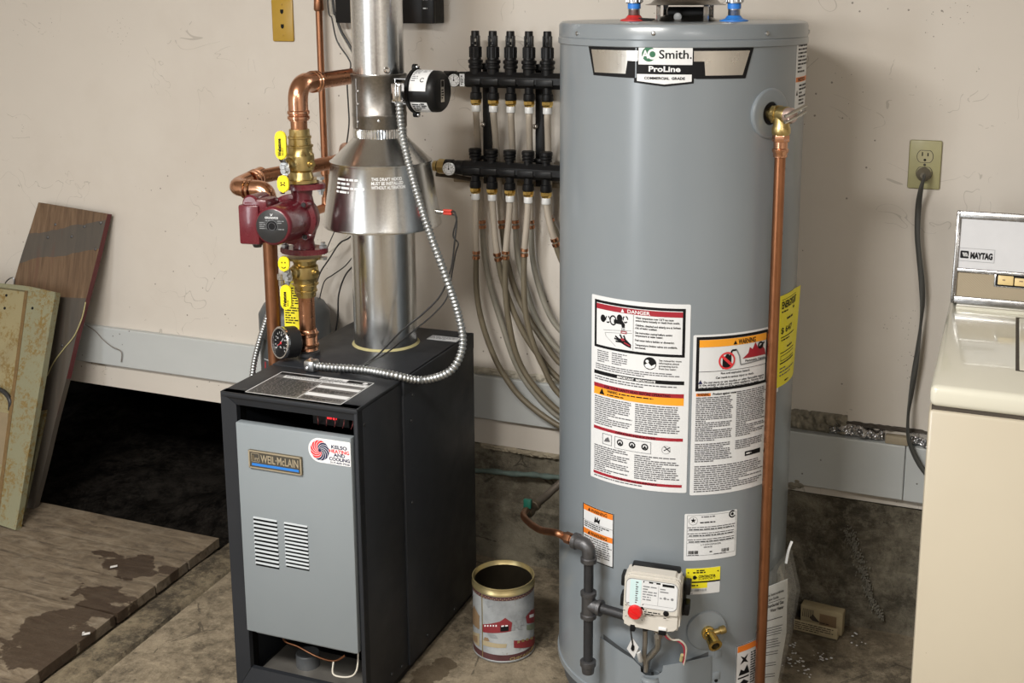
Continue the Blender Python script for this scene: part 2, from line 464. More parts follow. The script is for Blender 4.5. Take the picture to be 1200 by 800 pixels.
def smooth_path(pts, n=8):
    pts = [Vector(p) for p in pts]; out = []
    for i in range(len(pts)-1):
        p0 = pts[max(i-1, 0)]; p1 = pts[i]; p2 = pts[i+1]; p3 = pts[min(i+2, len(pts)-1)]
        for k in range(n):
            t = k/n
            out.append(.5*((2*p1)+(p2-p0)*t+(2*p0-5*p1+4*p2-p3)*t*t+(3*p1-p0-3*p2+p3)*t**3))
    out.append(pts[-1]); return out
def fillet(pts, r, n=8):
    """polyline with rounded corners"""
    pts = [Vector(p) for p in pts]; out = [pts[0]]
    for i in range(1, len(pts)-1):
        a = (pts[i-1]-pts[i]).normalized(); b = (pts[i+1]-pts[i]).normalized()
        rr = min(r, (pts[i-1]-pts[i]).length*.5, (pts[i+1]-pts[i]).length*.5)
        p0 = pts[i]+a*rr; p1 = pts[i]+b*rr
        for k in range(n+1):
            t = k/n; out.append(p0*(1-t)**2+pts[i]*2*t*(1-t)+p1*t*t)
    out.append(pts[-1]); return out
def sweep(bm, path, r, seg=12, mi=0, caps=True, flat=None):
    path = [Vector(p) for p in path]
    n = len(path); tang = []
    for i in range(n):
        t = path[min(i+1, n-1)]-path[max(i-1, 0)]
        tang.append(t.normalized() if t.length > 1e-9 else Vector((0, 0, 1)))
    x, y, _ = frame_of(tang[0]); rings = []
    for i in range(n):
        if i:
            q = tang[i-1].rotation_difference(tang[i]); x = q @ x
        y = tang[i].cross(x).normalized(); x = y.cross(tang[i])
        rr = r(i/(n-1)) if callable(r) else r
        fl = flat(i/(n-1)) if callable(flat) else (flat or (1, 1, 0))
        ca, sa = math.cos(fl[2]), math.sin(fl[2])
        xx = x*ca+y*sa; yy = -x*sa+y*ca
        rings.append([bm.verts.new(path[i]+(xx*math.cos(2*PI*k/seg)*fl[0]+yy*math.sin(2*PI*k/seg)*fl[1])*rr) for k in range(seg)])
    for a, b in zip(rings, rings[1:]):
        for k in range(seg):
            f = bm.faces.new((a[k], a[(k+1) % seg], b[(k+1) % seg], b[k])); f.material_index = mi
    if caps:
        bm.faces.new(rings[0][::-1]).material_index = mi; bm.faces.new(rings[-1]).material_index = mi
    return bm
def resample(path, step):
    path = [Vector(p) for p in path]; cum = [0]
    for a, b in zip(path, path[1:]): cum.append(cum[-1]+(b-a).length)
    n = max(2, int(cum[-1]/step)); out = []; j = 0
    for i in range(n+1):
        t = cum[-1]*i/n
        while j < len(path)-2 and cum[j+1] < t: j += 1
        L = cum[j+1]-cum[j]
        out.append(path[j].lerp(path[j+1], (t-cum[j])/L if L > 1e-9 else 0))
    return out
def armour(path, r=.0105, pitch=.0092):
    """corrugated steel conduit"""
    bm = NB(); pts = resample(path, pitch/4); n = len(pts)
    wave = (1.0, .88, .68, .88)
    sweep(bm, pts, lambda t: r*wave[int(round(t*(n-1))) % 4], 12); return bm
def prism(bm, poly, thick, M, mi=0, bev=0):
    """polygon in the xy plane of M extruded along its z"""
    a = [bm.verts.new(M @ Vector((x, y, 0))) for x, y in poly]; b = [bm.verts.new(M @ Vector((x, y, thick))) for x, y in poly]
    fs = [bm.faces.new(a[::-1]), bm.faces.new(b)]
    for i in range(len(poly)):
        j = (i+1) % len(poly); fs.append(bm.faces.new((a[i], a[j], b[j], b[i])))
    for f in fs: f.material_index = mi
    if bev:
        bmesh.ops.bevel(bm, geom=list({e for f in fs for e in f.edges}), offset=bev, segments=2, affect='EDGES')
    return bm
def basis(o, x, y, z=None):
    x = Vector(x).normalized(); y = Vector(y); y = (y-x*y.dot(x)).normalized(); z = x.cross(y) if z is None else Vector(z)
    m = Matrix.Identity(4)
    for i in range(3): m[i][0] = x[i]; m[i][1] = y[i]; m[i][2] = z[i]; m[i][3] = o[i]
    return m
def rrect(w, h, r, n=5):
    pts = []
    for cx, cy, a0 in ((w-r, h-r, 0), (r, h-r, 90), (r, r, 180), (w-r, r, 270)):
        for k in range(n+1):
            a = math.radians(a0+90*k/n); pts.append((cx+r*math.cos(a), cy+r*math.sin(a)))
    return pts
def ball(bm, c, r, seg=12, mi=0, sc=(1, 1, 1)):
    rr = bmesh.ops.create_uvsphere(bm, u_segments=seg, v_segments=max(6, seg//2), radius=r)
    for v in rr['verts']: v.co = Vector((v.co.x*sc[0], v.co.y*sc[1], v.co.z*sc[2]))+Vector(c)
    for f in {f for v in rr['verts'] for f in v.link_faces}: f.material_index = mi
    return bm

_font_cache = {}
def glyphs(s, bold=0.0):
    """triangles of a line of text, unit cap height"""
    k = (s, bold)
    if k in _font_cache: return _font_cache[k]
    cu = bpy.data.curves.new('text', 'FONT'); cu.body = s; cu.size = 1; cu.offset = bold; cu.resolution_u = 3; cu.fill_mode = 'FRONT'
    o = bpy.data.objects.new('text', cu); COL.objects.link(o)
    me = bpy.data.meshes.new_from_object(o.evaluated_get(bpy.context.evaluated_depsgraph_get()))
    vs = [(v.co.x/.70, v.co.y/.70) for v in me.vertices]; fs = [tuple(p.vertices) for p in me.polygons]
    bpy.data.objects.remove(o); bpy.data.curves.remove(cu); bpy.data.meshes.remove(me)
    _font_cache[k] = (vs, fs); return vs, fs
class Print:
    """flat printing laid on a surface: fn(u, v, d) gives the point d metres proud of it; u right, v up, metres"""
    def __init__(s, fn, W, H):
        s.fn = fn; s.bm = NB(); s.mats = []; s.W = W; s.H = H
    def mi(s, m):
        if m not in s.mats: s.mats.append(m)
        return s.mats.index(m)
    def tri_(s, a, b, c, k, d, depth=0):
        """one printed triangle, split until it hugs a curved surface"""
        if depth < 14:
            P3 = [s.fn(p[0], p[1], d) for p in (a, b, c)]
            worst, j = 0, 0
            for i, (p, q, P_, Q_) in enumerate(((a, b, P3[0], P3[1]), (b, c, P3[1], P3[2]), (c, a, P3[2], P3[0]))):
                e = (s.fn((p[0]+q[0])/2, (p[1]+q[1])/2, d)-(P_+Q_)/2).length
                if e > worst: worst, j = e, i
            if worst > .00012:
                t = (a, b, c); p, q, r = t[j], t[(j+1) % 3], t[(j+2) % 3]; m = ((p[0]+q[0])/2, (p[1]+q[1])/2)
                s.tri_(p, m, r, k, d, depth+1); s.tri_(m, q, r, k, d, depth+1); return
        s.bm.faces.new([s.bm.verts.new(s.fn(p[0], p[1], d)) for p in (a, b, c)]).material_index = k
    def poly(s, pts, m, layer=1):
        d = .0003*layer; k = s.mi(m)
        small = max(p[0] for p in pts)-min(p[0] for p in pts) < .006 and max(p[1] for p in pts)-min(p[1] for p in pts) < .006
        if len(pts) <= 4 and small:
            s.bm.faces.new([s.bm.verts.new(s.fn(u, v, d)) for u, v in pts]).material_index = k; return
        from mathutils.geometry import tessellate_polygon
        for t in tessellate_polygon([[Vector((p[0], p[1], 0)) for p in pts]]): s.tri_(*[pts[i] for i in t], k, d)
    def rect(s, u0, v0, u1, v1, m, layer=1): s.poly([(u0, v0), (u1, v0), (u1, v1), (u0, v1)], m, layer)
    # normalised rectangle: x from the left, y from the top
    def R(s, x0, y0, x1, y1, m, layer=1): s.rect(x0*s.W, (1-y1)*s.H, x1*s.W, (1-y0)*s.H, m, layer)
    def frame(s, x0, y0, x1, y1, tx, m, layer=1):
        ty = tx*s.W/s.H
        s.R(x0, y0, x1, y0+ty, m, layer); s.R(x0, y1-ty, x1, y1, m, layer); s.R(x0, y0, x0+tx, y1, m, layer); s.R(x1-tx, y0, x1, y1, m, layer)
    def disc(s, x, y, r, m, layer=1, n=20, r2=0, a0=0, a1=360, sy=1):
        cx, cy = x*s.W, (1-y)*s.H
        ps = [math.radians(a0+(a1-a0)*i/n) for i in range(n+1)]
        for a, b in zip(ps, ps[1:]):
            q = [(cx+r*math.cos(a), cy+sy*r*math.sin(a)), (cx+r*math.cos(b), cy+sy*r*math.sin(b))]
            q += [(cx+r2*math.cos(b), cy+sy*r2*math.sin(b)), (cx+r2*math.cos(a), cy+sy*r2*math.sin(a))] if r2 else [(cx, cy)]
            s.poly(q, m, layer)
    def P(s, pts, m, layer=1): s.poly([(x*s.W, (1-y)*s.H) for x, y in pts], m, layer)
    def line(s, x0, y0, x1, y1, t, m, layer=1):
        a = Vector((x0*s.W, (1-y0)*s.H)); b = Vector((x1*s.W, (1-y1)*s.H)); d = (b-a).normalized(); n = Vector((-d.y, d.x))*t/2
        s.poly([tuple(a-n), tuple(b-n), tuple(b+n), tuple(a+n)], m, layer)
    def text(s, t, x, y, h, m, align='l', width=None, layer=2, bold=0.0, rot=0):
        """cap height h metres, (x, y) normalised baseline start; width in metres squeezes the line to fit"""
        vs, fs = glyphs(t, bold)
        if not vs: return
        x0 = min(v[0] for v in vs); x1 = max(v[0] for v in vs); kx = h
        if width: kx = width/(x1-x0)
        off = {'l': -x0*kx, 'c': -(x0+x1)/2*kx, 'r': -x1*kx}[align]
        cx, cy = x*s.W, (1-y)*s.H; ca, sa = math.cos(rot), math.sin(rot)
        bv = []
        for (a, b) in vs:
            p, q = a*kx+off, b*h
            bv.append(s.bm.verts.new(s.fn(cx+p*ca-q*sa, cy+p*sa+q*ca, .0003*layer)))
        k = s.mi(m)
        for f in fs:
            try: s.bm.faces.new([bv[i] for i in f]).material_index = k
            except ValueError: pass
    def greek(s, x0, y0, x1, y1, pitch, m='ink_soft', fill=.5, layer=2, last=.6, para=.12, ragged=.1):
        """rows of word sized marks for print too small to read; pitch in metres"""
        top = (1-y0)*s.H; bot = (1-y1)*s.H; n = max(1, int((top-bot)/pitch))
        for i in range(n):
            v = top-(i+.8)*pitch; u = x0*s.W; end = x1*s.W-random.random()*ragged*(x1-x0)*s.W
            if random.random() < para: end = u+(x1-x0)*s.W*(.25+.5*random.random())
            if i == n-1: end = u+(x1-x0)*s.W*last
            while u < end-.001:
                wd = min(random.uniform(1.2, 5.5)*pitch*.55, end-u)
                s.poly([(u, v), (u+wd, v), (u+wd, v+pitch*fill), (u, v+pitch*fill)], m, layer); u += wd+pitch*.35
    def done(s, name, parent, label=None):
        return obj(name, s.bm, s.mats, parent, None, label)
def flatfn(o, U, Vv):
    o = Vector(o); U = Vector(U).normalized(); Vv = Vector(Vv).normalized(); N = U.cross(Vv)
    return lambda u, v, d: o+U*u+Vv*v+N*d
def sheet(fn, W, H, m, name, parent, thick=.0004, r=0, nu=12, label=None):
    bm = NB()
    if r:
        pts = rrect(W, H, r)
        # fan cut into columns keeps a rounded sheet on a curved surface
        us = sorted({round(p[0], 6) for p in pts} | {W*i/nu for i in range(nu+1)})
        def span(u):
            if u < r: k = math.sqrt(max(0, r*r-(r-u)**2)); return (r-k, H-r+k)
            if u > W-r: k = math.sqrt(max(0, r*r-(u-W+r)**2)); return (r-k, H-r+k)
            return (0, H)
        for a, b in zip(us, us[1:]):
            (l0, h0), (l1, h1) = span(a), span(b)
            bm.faces.new([bm.verts.new(fn(u, v, 0)) for u, v in ((a, l0), (b, l1), (b, h1), (a, h0))])
        bmesh.ops.remove_doubles(bm, verts=bm.verts, dist=1e-6)
    else:
        g = [[bm.verts.new(fn(W*i/nu, v, 0)) for v in (0, H)] for i in range(nu+1)]
        for a, b in zip(g, g[1:]): bm.faces.new((a[0], b[0], b[1], a[1]))
    r_ = bmesh.ops.extrude_face_region(bm, geom=bm.faces[:])
    # back side sunk by the paper's thickness
    c = fn(W/2, H/2, 0); nrm = (fn(W/2, H/2, 1)-c)
    for v in [e for e in r_['geom'] if isinstance(e, bmesh.types.BMVert)]: v.co -= nrm*thick
    return obj(name, bm, m, parent, None, label)
def screw(bm, p, d, r=.004, mi=0):
    lathe(bm, p, d, [(0, r), (r*.45, r*.95), (r*.7, r*.6)], 10, mi)
def grid(bm, nx, ny, fn):
    g = [[bm.verts.new(fn(i/nx, j/ny)) for j in range(ny+1)] for i in range(nx+1)]
    for i in range(nx):
        for j in range(ny): bm.faces.new((g[i][j], g[i+1][j], g[i+1][j+1], g[i][j+1]))
    return bm

# ================================================================== THE SETTING
FND = .337                                             # underside of the framed wall
bm = NB(); box(bm, (-4.2, 0, FND), (1.9, .10, 2.5)); wall = struct('wall_back', bm, 'wall')
bm = NB(); box(bm, (-4.3, -5.6, -.3), (-4.2, 1.5, 2.5)); struct('wall_left', bm, 'wall')
bm = NB(); box(bm, (1.9, -5.6, -.3), (2.0, 1.5, 2.5)); struct('wall_right', bm, 'wall')
bm = NB(); box(bm, (-4.3, -5.7, -.3), (2.0, -5.6, 2.5)); struct('wall_front', bm, 'wall')
bm = NB(); box(bm, (-4.3, -5.7, 2.5), (2.0, .1, 2.6)); struct('ceiling', bm, 'wall')
bm = NB(); box(bm, (.2, -5.6, 0), (1.1, -5.56, 2.0), .006); door = struct('added_door_1', bm, 'added_door_brown' if 'added_door_brown' in MAT else P('added_door_brown', (.10, .055, .03), .5, 0, .3, 6))  # unseen brown slab added so the flue metal has something dark to reflect
bm = NB(); box(bm, (-2.9, -5.6, 0), (-1.9, -5.5, 1.9), .006); struct('added_door_2', bm, P('added_door_dark', (.03, .032, .036), .5, 0, .3, 6))  # second unseen slab, added as a dark upright shape for reflections
# boards nailed along the wall
bm = NB(); box(bm, (-4.2, -.020, .417), (-.49, 0, .542), .003); struct('trim_1', bm, 'trim')
bm = NB(); box(bm, (-.484, -.024, .363), (-.173, 0, .503), .003); tr2 = struct('trim_2', bm, 'trim')
bm = NB(); box(bm, (-.172, -.0235, .362), (1.9, 0, .503), .003); struct('trim_3', bm, 'trim')
# foundation: poured wall with a rough face and a cold joint
def fface(u, v):
    x = -1.46+u*(1.9+1.46); z = -.05+v*(FND-.004+.05)
    d = .010*noise.noise((x*3, z*6, 0))+.006*noise.noise((x*14, z*20, 3))+.003*noise.noise((x*40, z*60, 5))
    if z < .165+.012*noise.noise((x*4, 0, 0)): d += .014
    return V(x, .004-d, z)
bm = NB(); grid(bm, 260, 40, fface)
for f in bm.faces: f.smooth = False
fo = struct('wall_foundation', bm, 'foundation', None, 50)
bm = NB(); box(bm, (-1.46, .03, -.3), (1.9, .25, FND)); struct('concrete_core', bm, 'foundation', fo)
# pale mineral run down the foundation
bm = NB()
pth = [(993, 622), (1004, 648), (1012, 668), (1018, 690), (1023, 706), (1036, 722)]
for i in range(620):
    t = random.random()*(len(pth)-1.001); k = int(t); a, b = pth[k], pth[k+1]
    x = a[0]+(b[0]-a[0])*(t-k)+random.gauss(0, 3.4*(1-t/5.2)+.5); y = a[1]+(b[1]-a[1])*(t-k)+random.gauss(0, 3)
    p = at(x, y, -.008); rr = random.uniform(.0007, .0020)
    ball(bm, (p.x, -.003 if p.z > .17 else -.017, p.z), rr, 6, 0, (1, 3.5, 1.3))
o = obj('mineral_crust', bm, P('efflorescence', (.27, .255, .21), .9, 0, .2, 40), fo); o['kind'] = 'stuff'
# floor
bm = NB()
def slabz(x, y): return .004*noise.noise((x*2, y*2, 0))-.002
x_strip0 = [atz(261, 632, 0), atz(42, 795.5, 0)]; x_strip1 = [atz(267, 669.5, 0), atz(105, 800, 0)]
def edge(pair, y): a, b = pair; return a.x+(b.x-a.x)*(y-a.y)/(b.y-a.y)
def slab(u, v):
    y = -5.6+v*5.63; x0 = edge(x_strip1, y)+.004; x = x0+u*(1.9-x0); return V(x, y, slabz(x, y))
grid(bm, 90, 110, slab); floor = struct('floor', bm, 'slab', None, 60)
bm = NB(); box(bm, (-4.2, -5.6, -.3), (1.9, -.22, -.03)); box(bm, (-1.75, -.22, -.3), (1.9, .03, -.03)); struct('floor_base', bm, 'strip', floor)
bm = NB()
def strip(u, v):
    y = -5.6+v*5.42; x0 = edge(x_strip0, y)+.012; x1 = edge(x_strip1, y)-.001; x = x0+u*(x1-x0)
    return V(x, y, .006*noise.noise((x*9, y*7, 1))-.004-(.02 if u < .01 or u > .99 else 0))
grid(bm, 10, 160, strip); struct('concrete_strip', bm, 'strip', floor, 60)
# weathered planks laid side by side over the old opening in the slab
ytop = atz(155, 608.8, .008).y
edges_y = [ytop, atz(163, 645, .008).y, atz(92, 664.5, .008).y, atz(70, 703.5, .008).y, -1.12, -1.40, -1.72]
def plank(y1, y0, k):
    bm = NB(); nx = 40; ny = 6; g = .0045
    def f(u, v):
        y = y0+g+v*(y1-y0-2*g); xr = edge(x_strip0, y)-.006+.004*noise.noise((y*30, k, 0)); x = -4.2+u*(xr+4.2)
        return V(x, y, .008+.003*noise.noise((x*2.5, y*4, k*3))+.0012*noise.noise((x*8, y*40, k)))
    grid(bm, nx, ny, f)
    r = bmesh.ops.extrude_face_region(bm, geom=bm.faces[:])
    for v in [e for e in r['geom'] if isinstance(e, bmesh.types.BMVert)]: v.co.z = -.02
    struct('plank', bm, 'plank', floor, 40)
for k in range(len(edges_y)-1): plank(edges_y[k], edges_y[k+1], k)
# crawl space beyond the opening
bm = NB()
def shaded_dirt(u, v):
    x = -4.2+u*2.9; y = ytop-.03+v*1.5
    z = -.075+.05*noise.noise((x*2.2, y*2.2, 2))+.02*noise.noise((x*7, y*7, 2))+.008*noise.noise((x*24, y*24, 9))
    z += .11*math.exp(-((x+2.15)**2/.05+(y-.12)**2/.02))
    z += .05*max(0, y-.1)
    return V(x, y, z)
grid(bm, 90, 60, shaded_dirt); struct('crawl_floor', bm, 'shaded_dirt', floor, 60)
bm = NB(); box(bm, (-4.2, 1.25, -.3), (-1.2, 1.35, .6)); box(bm, (-1.46, .0, -.3), (-1.36, 1.3, .6)); box(bm, (-4.2, .1, FND+.02), (-1.2, 1.3, .5)); struct('wall_crawlspace', bm, 'shaded_dirt')
bm = NB(); box(bm, (-4.2, .55, .10), (-1.46, .59, .30)); struct('trim_4', bm, P('joist_wood', (.05, .03, .02), .8, 0, .4, 12))

# ragged plaster and foil above the right hand board
def ragged(name, x0, x1, za, zb, m, parent, depth=.014, seed=0, n=90, frac=.6):
    bm = NB()
    def f(u, v):
        x = x0+u*(x1-x0); e = 1-frac*max(0, noise.noise((x*14, seed, 0))+.25*noise.noise((x*60, seed, 4)))
        z = za+(zb-za)*v*e; edge_ = min(v, 1-v, u*6, (1-u)*6); bulge = depth*min(1, edge_*5)
        return V(x, -.001-bulge*(.25+1.5*abs(noise.noise((x*35, z*50, seed)))+.8*abs(noise.noise((x*95, z*110, seed+5)))), z)
    grid(bm, n, 16, f); return obj(name, bm, m, parent, 70)
ragged('torn_plaster', -.484, -.315, .503, .556, 'plaster_torn', wall, .014, 1)
ragged('torn_plaster', -.36, -.085, .530, .543, P('gap_dark', (.06, .05, .04), .9, 0, .5, 60), wall, .006, 2, frac=.9)  # thin dark strip along the gap between wallboard edge and foil
ragged('foil_strip', -.36, -.224, .503, .537, 'foil_wrap', wall, .020, 3, frac=.5)
ragged('foil_strip', -.165, -.09, .501, .537, 'foil_wrap', wall, .020, 4, frac=.5)
bm = NB(); box(bm, (-.222, -.022, .503), (-.168, 0, .524), .003); obj('wood_shim', bm, P('shim_wood', (.33, .28, .20), .7, 0, .25, 30), wall)
ragged('torn_plaster', -1.34, -1.05, .538, .562, P('pale_plaster', (.43, .40, .33), .9, 0, .35, 60, bump=.6, bscale=70), wall, .010, 6, frac=.8)
ragged('torn_plaster', -1.32, -1.08, .322, .338, P('mortar', (.30, .26, .19), .9, 0, .4, 40, bump=.7, bscale=60), wall, .012, 8, frac=.6)
bm = NB()
for i in range(50):
    x = random.uniform(-.484, -.42); z = .362+.012*noise.noise((x*50, 0, 0))+random.gauss(0, .004)
    ball(bm, (x, -.022, z), random.uniform(.003, .008), 7, 0, (1.5, .6, .8))
o = obj('peeling_edge', bm, 'plaster_torn', tr2); o['kind'] = 'stuff'
# cobweb string on the left board
bm = NB(); sweep(bm, smooth_path([at(100, 380, -.026), at(112, 388, -.026), at(120, 397, -.026), at(131, 406, -.026), at(142, 412, -.026), at(142, 424, -.026)]), .0016, 6)
tag(obj('cobweb_string', bm, P('cobweb', (.20, .18, .16), .9)), 'dusty grey cobweb strand hanging on the pale wall board beside the brown plank', 'cobweb')

# ================================================================== BOILER
TH = .027; BU = V(math.cos(TH), math.sin(TH), 0); BV = V(-math.sin(TH), math.cos(TH), 0)
BW, BD, BH = .340, .606, .728
BFL = V(-1.222, -.826, 0)-BU*BW
BM = basis(BFL, BU, BV)                                # local x across the front, y to the back, z up
def bp(u, v, z): return BFL+BU*u+BV*v+V(0, 0, z)
def front_uz(x, y):                                    # where a sight line meets the boiler's front
    d = ray(x, y); n = -BV; t = n.dot(BFL-CAM)/n.dot(d); p = CAM+d*t-BFL; return p.dot(BU), p.z
boiler = thing('boiler', 'charcoal floor-standing boiler with a grey front panel and round sticker', 'boiler', tuple(bp(BW/2, BD/2, 0)))
bm = NB()
box(bm, (0, .002, .018), (.010, BD, BH-.004), .002, BM)
obj('side_panel', bm, 'charcoal_paint', boiler)
bm = NB()
box(bm, (BW-.010, .002, .018), (BW, .205, BH-.003), .002, BM); box(bm, (BW-.008, .205, .018), (BW+.005, BD, BH-.002), .002, BM)
sp = obj('side_panel', bm, 'charcoal_paint', boiler)
for v, z in ((.028, .685), (.028, .04), (.25, .678), (.235, .42), (.30, .045), (.17, .035), (.12, .045), (.46, .03), (.50, .66), (.24, .62)):
    bm = NB(); screw(bm, bp(BW+(.005 if v > .205 else 0), v, z), BU, .0045); obj('screw', bm, 'black_metal', sp)
bm = NB(); box(bm, (0, 0, BH-.012), (BW, .203, BH), .003, BM); obj('top_panel', bm, 'charcoal_paint', boiler)
bm = NB(); box(bm, (0, .205, BH-.014), (BW+.005, BD, BH+.001), .003, BM)
box(bm, (BW-.004, .205, BH-.04), (BW+.0062, BD, BH+.001), .002, BM)
obj('top_panel', bm, 'charcoal_paint', boiler)
# mitred front frame
bm = NB()
def frame_bar(poly):                                   # outline in (u, z), sloping inwards to the opening
    M2 = basis(bp(0, .022, 0), BU, (0, 0, 1), -BV)
    a = [bm.verts.new(M2 @ V(u, z, 0)) for u, z, d in poly]; b = [bm.verts.new(M2 @ V(u, z, .022-d)) for u, z, d in poly]
    bm.faces.new(a[::-1]); bm.faces.new(b)
    for i in range(len(poly)): j = (i+1) % len(poly); bm.faces.new((a[i], a[j], b[j], b[i]))
iu0, iu1, iz0, iz1 = .034, BW-.014, .060, BH-.030
frame_bar([(0, .0, 0), (0, BH, 0), (iu0, iz1, .008), (iu0, iz0, .008)])
frame_bar([(BW, .0, 0), (iu1, iz0, .008), (iu1, iz1, .008), (BW, BH, 0)])
frame_bar([(0, BH, 0), (BW, BH, 0), (iu1, iz1, .010), (iu0, iz1, .010)])
frame_bar([(0, .0, 0), (iu0, iz0, .010), (iu1, iz0, .010), (BW, .0, 0)])
obj('front_frame', bm, 'charcoal_paint', boiler, None)
bm = NB(); box(bm, (.012, .022, .02), (.030, .05, .70), .001, BM); box(bm, (BW-.018, .022, .02), (BW-.012, .05, .70), .001, BM)
box(bm, (.012, .42, .02), (BW-.012, .43, .71), 0, BM); box(bm, (.012, .05, .705), (BW-.012, .42, .71), 0, BM)
obj('inner_liner', bm, 'boiler_inside', boiler)
bm = NB(); box(bm, (.004, .02, 0), (BW-.004, BD-.01, .012), 0, BM); box(bm, (.0, .01, .0), (.02, BD, .018), 0, BM); box(bm, (BW-.02, .01, .0), (BW-.004, BD, .018), 0, BM)
obj('base', bm, 'black_metal', boiler)
# burner tray seen through the lower slot
bm = NB(); box(bm, (.035, .16, .075), (BW-.02, .17, .112), .002, BM); box(bm, (.035, .05, .03), (BW-.02, .16, .036), 0, BM)
obj('burner_tray', bm, 'burner_tin', boiler)
bm = NB()
for i in range(5): cyl(bm, bp(.07+i*.052, .17, .13), bp(.07+i*.052, .40, .13), .016, 12)
obj('burner', bm, 'iron_grey', boiler)
bm = NB(); sweep(bm, smooth_path([bp(.115, .03, .165), bp(.10, .05, .12), bp(.13, .06, .105), bp(.18, .06, .09), bp(.23, .05, .095), bp(.26, .05, .115)]), .0025, 8)
obj('pilot_tube', bm, 'copper_dull', boiler)
bm = NB(); sweep(bm, smooth_path([bp(.235, .04, .10), bp(.24, .03, .075), bp(.28, .03, .078), bp(.30, .03, .10), bp(.30, .04, .14)]), .002, 6); obj('wire', bm, 'wire_white', boiler)
bm = NB(); lathe(bm, bp(.13, .10, .036), (0, 0, 1), [(0, .028), (.03, .028), (.032, .026)], 18); obj('sight_cup', bm, 'tank_dark', boiler)
# control board behind the upper slot with its little lamp
bm = NB(); box(bm, (.21, .035, .668), (.30, .05, .697), .002, BM); ctl = obj('control_module', bm, 'black_plastic', boiler)
bm = NB(); ball(bm, bp(.268, .030, .688), .0045, 10, 0, (1.2, .6, .8)); box(bm, (.245, .033, .684), (.258, .036, .691), 0, BM)
ml = bpy.data.materials.new('lit_red'); ml.use_nodes = True
ml.node_tree.nodes['Principled BSDF'].inputs['Base Color'].default_value = (.6, .01, .01, 1)
ml.node_tree.nodes['Principled BSDF'].inputs['Emission Color'].default_value = (1, .03, .04, 1)
ml.node_tree.nodes['Principled BSDF'].inputs['Emission Strength'].default_value = .5
MAT['lit_red'] = ml; obj('indicator_lamp', bm, 'lit_red', ctl, label='small red glowing indicator')
bm = NB()
for k in range(5): sweep(bm, smooth_path([bp(.225+k*.02, .033, .668), bp(.23+k*.021, .024, .680), bp(.226+k*.022, .030, .696)]), .0012, 6)
w_ = obj('wire_bundle', bm, 'wire_dark_red', ctl); w_['kind'] = 'stuff'
# lift-off front panel with louvres pressed in
PU0, PU1, PZ0, PZ1 = .0375, .3245, .162, .663
bm = NB(); box(bm, (PU0, -.004, PZ0), (PU1, .016, PZ1), .003, BM)
box(bm, (PU0+.02, .004, PZ0-.006), (PU1-.01, .014, PZ0+.002), .001, BM)
panel = obj('front_panel', bm, 'panel_grey', boiler)
for (xa, ya, xb, yb, xc, yc) in ((298.2, 603.5, 326, 611, 327.5, 668), (334.2, 610, 361.5, 616, 363, 670)):
    u0, z1 = front_uz(xa, ya); u1, _ = front_uz(xb, yb); _, z0 = front_uz(xc, yc)
    z0 += .004; n = 12; st = (z1-z0)/n
    for i in range(n):
        z = z1-st*(i+.5); bm = NB()
        q = [bm.verts.new(bp(u0, -.0042, z-st*.48)), bm.verts.new(bp(u1, -.0042, z-st*.48)), bm.verts.new(bp(u1, -.0042, z+st*.10)), bm.verts.new(bp(u0, -.0042, z+st*.10))]
        bm.faces.new(q).material_index = 1            # dark slot
        p = [bm.verts.new(bp(u0, -.0042, z+st*.46)), bm.verts.new(bp(u1, -.0042, z+st*.46)), bm.verts.new(bp(u1, -.0066, z+st*.10)), bm.verts.new(bp(u0, -.0066, z+st*.10))]
        bm.faces.new(p)
        r = [bm.verts.new(bp(u0, -.0042, z+st*.09)), bm.verts.new(bp(u1, -.0042, z+st*.09))]
        bm.faces.new((p[3], p[2], r[1], r[0])); bm.faces.new((p[0], p[3], r[0])); bm.faces.new((p[1], r[1], p[2]))
        obj('louver', bm, ['louver_light', 'boiler_inside'], panel, None)
# name badge
u0, z1 = front_uz(293.7, 524.5); u1, z1b = front_uz(355.6, 534.4); _, z0b = front_uz(355, 555.4); _, z0 = front_uz(295.3, 545)
z1 = (z1+z1b)/2; z0 = (z0+z0b)/2; bw, bh = u1-u0, z1-z0
bm = NB(); box(bm, (u0, -.010, z0), (u1, -.003, z1), .0015, BM); badge = obj('name_badge', bm, 'badge_bronze', boiler)
pr = Print(flatfn(bp(u0, -.010, z0), BU, (0, 0, 1)), bw, bh)
pr.frame(.0, .0, 1, 1, .022, 'badge_gold', 1); pr.R(.04, .10, .96, .90, 'badge_dark', 1)
pr.frame(.06, .14, .21, .62, .008, 'badge_gold', 2); pr.text('m', .125, .56, bh*.26, 'badge_gold', 'l', .012, 2); pr.R(.075, .25, .115, .55, 'badge_bronze', 2)
pr.text('WEIL\u00b7McLAIN', .235, .60, bh*.42, 'badge_gold', 'l', bw*.71, 2, .02)
pr.R(.065, .70, .95, .84, 'ink_blue', 2)
pr.done('badge_lettering', badge, 'raised gold lettering over a blue stripe')
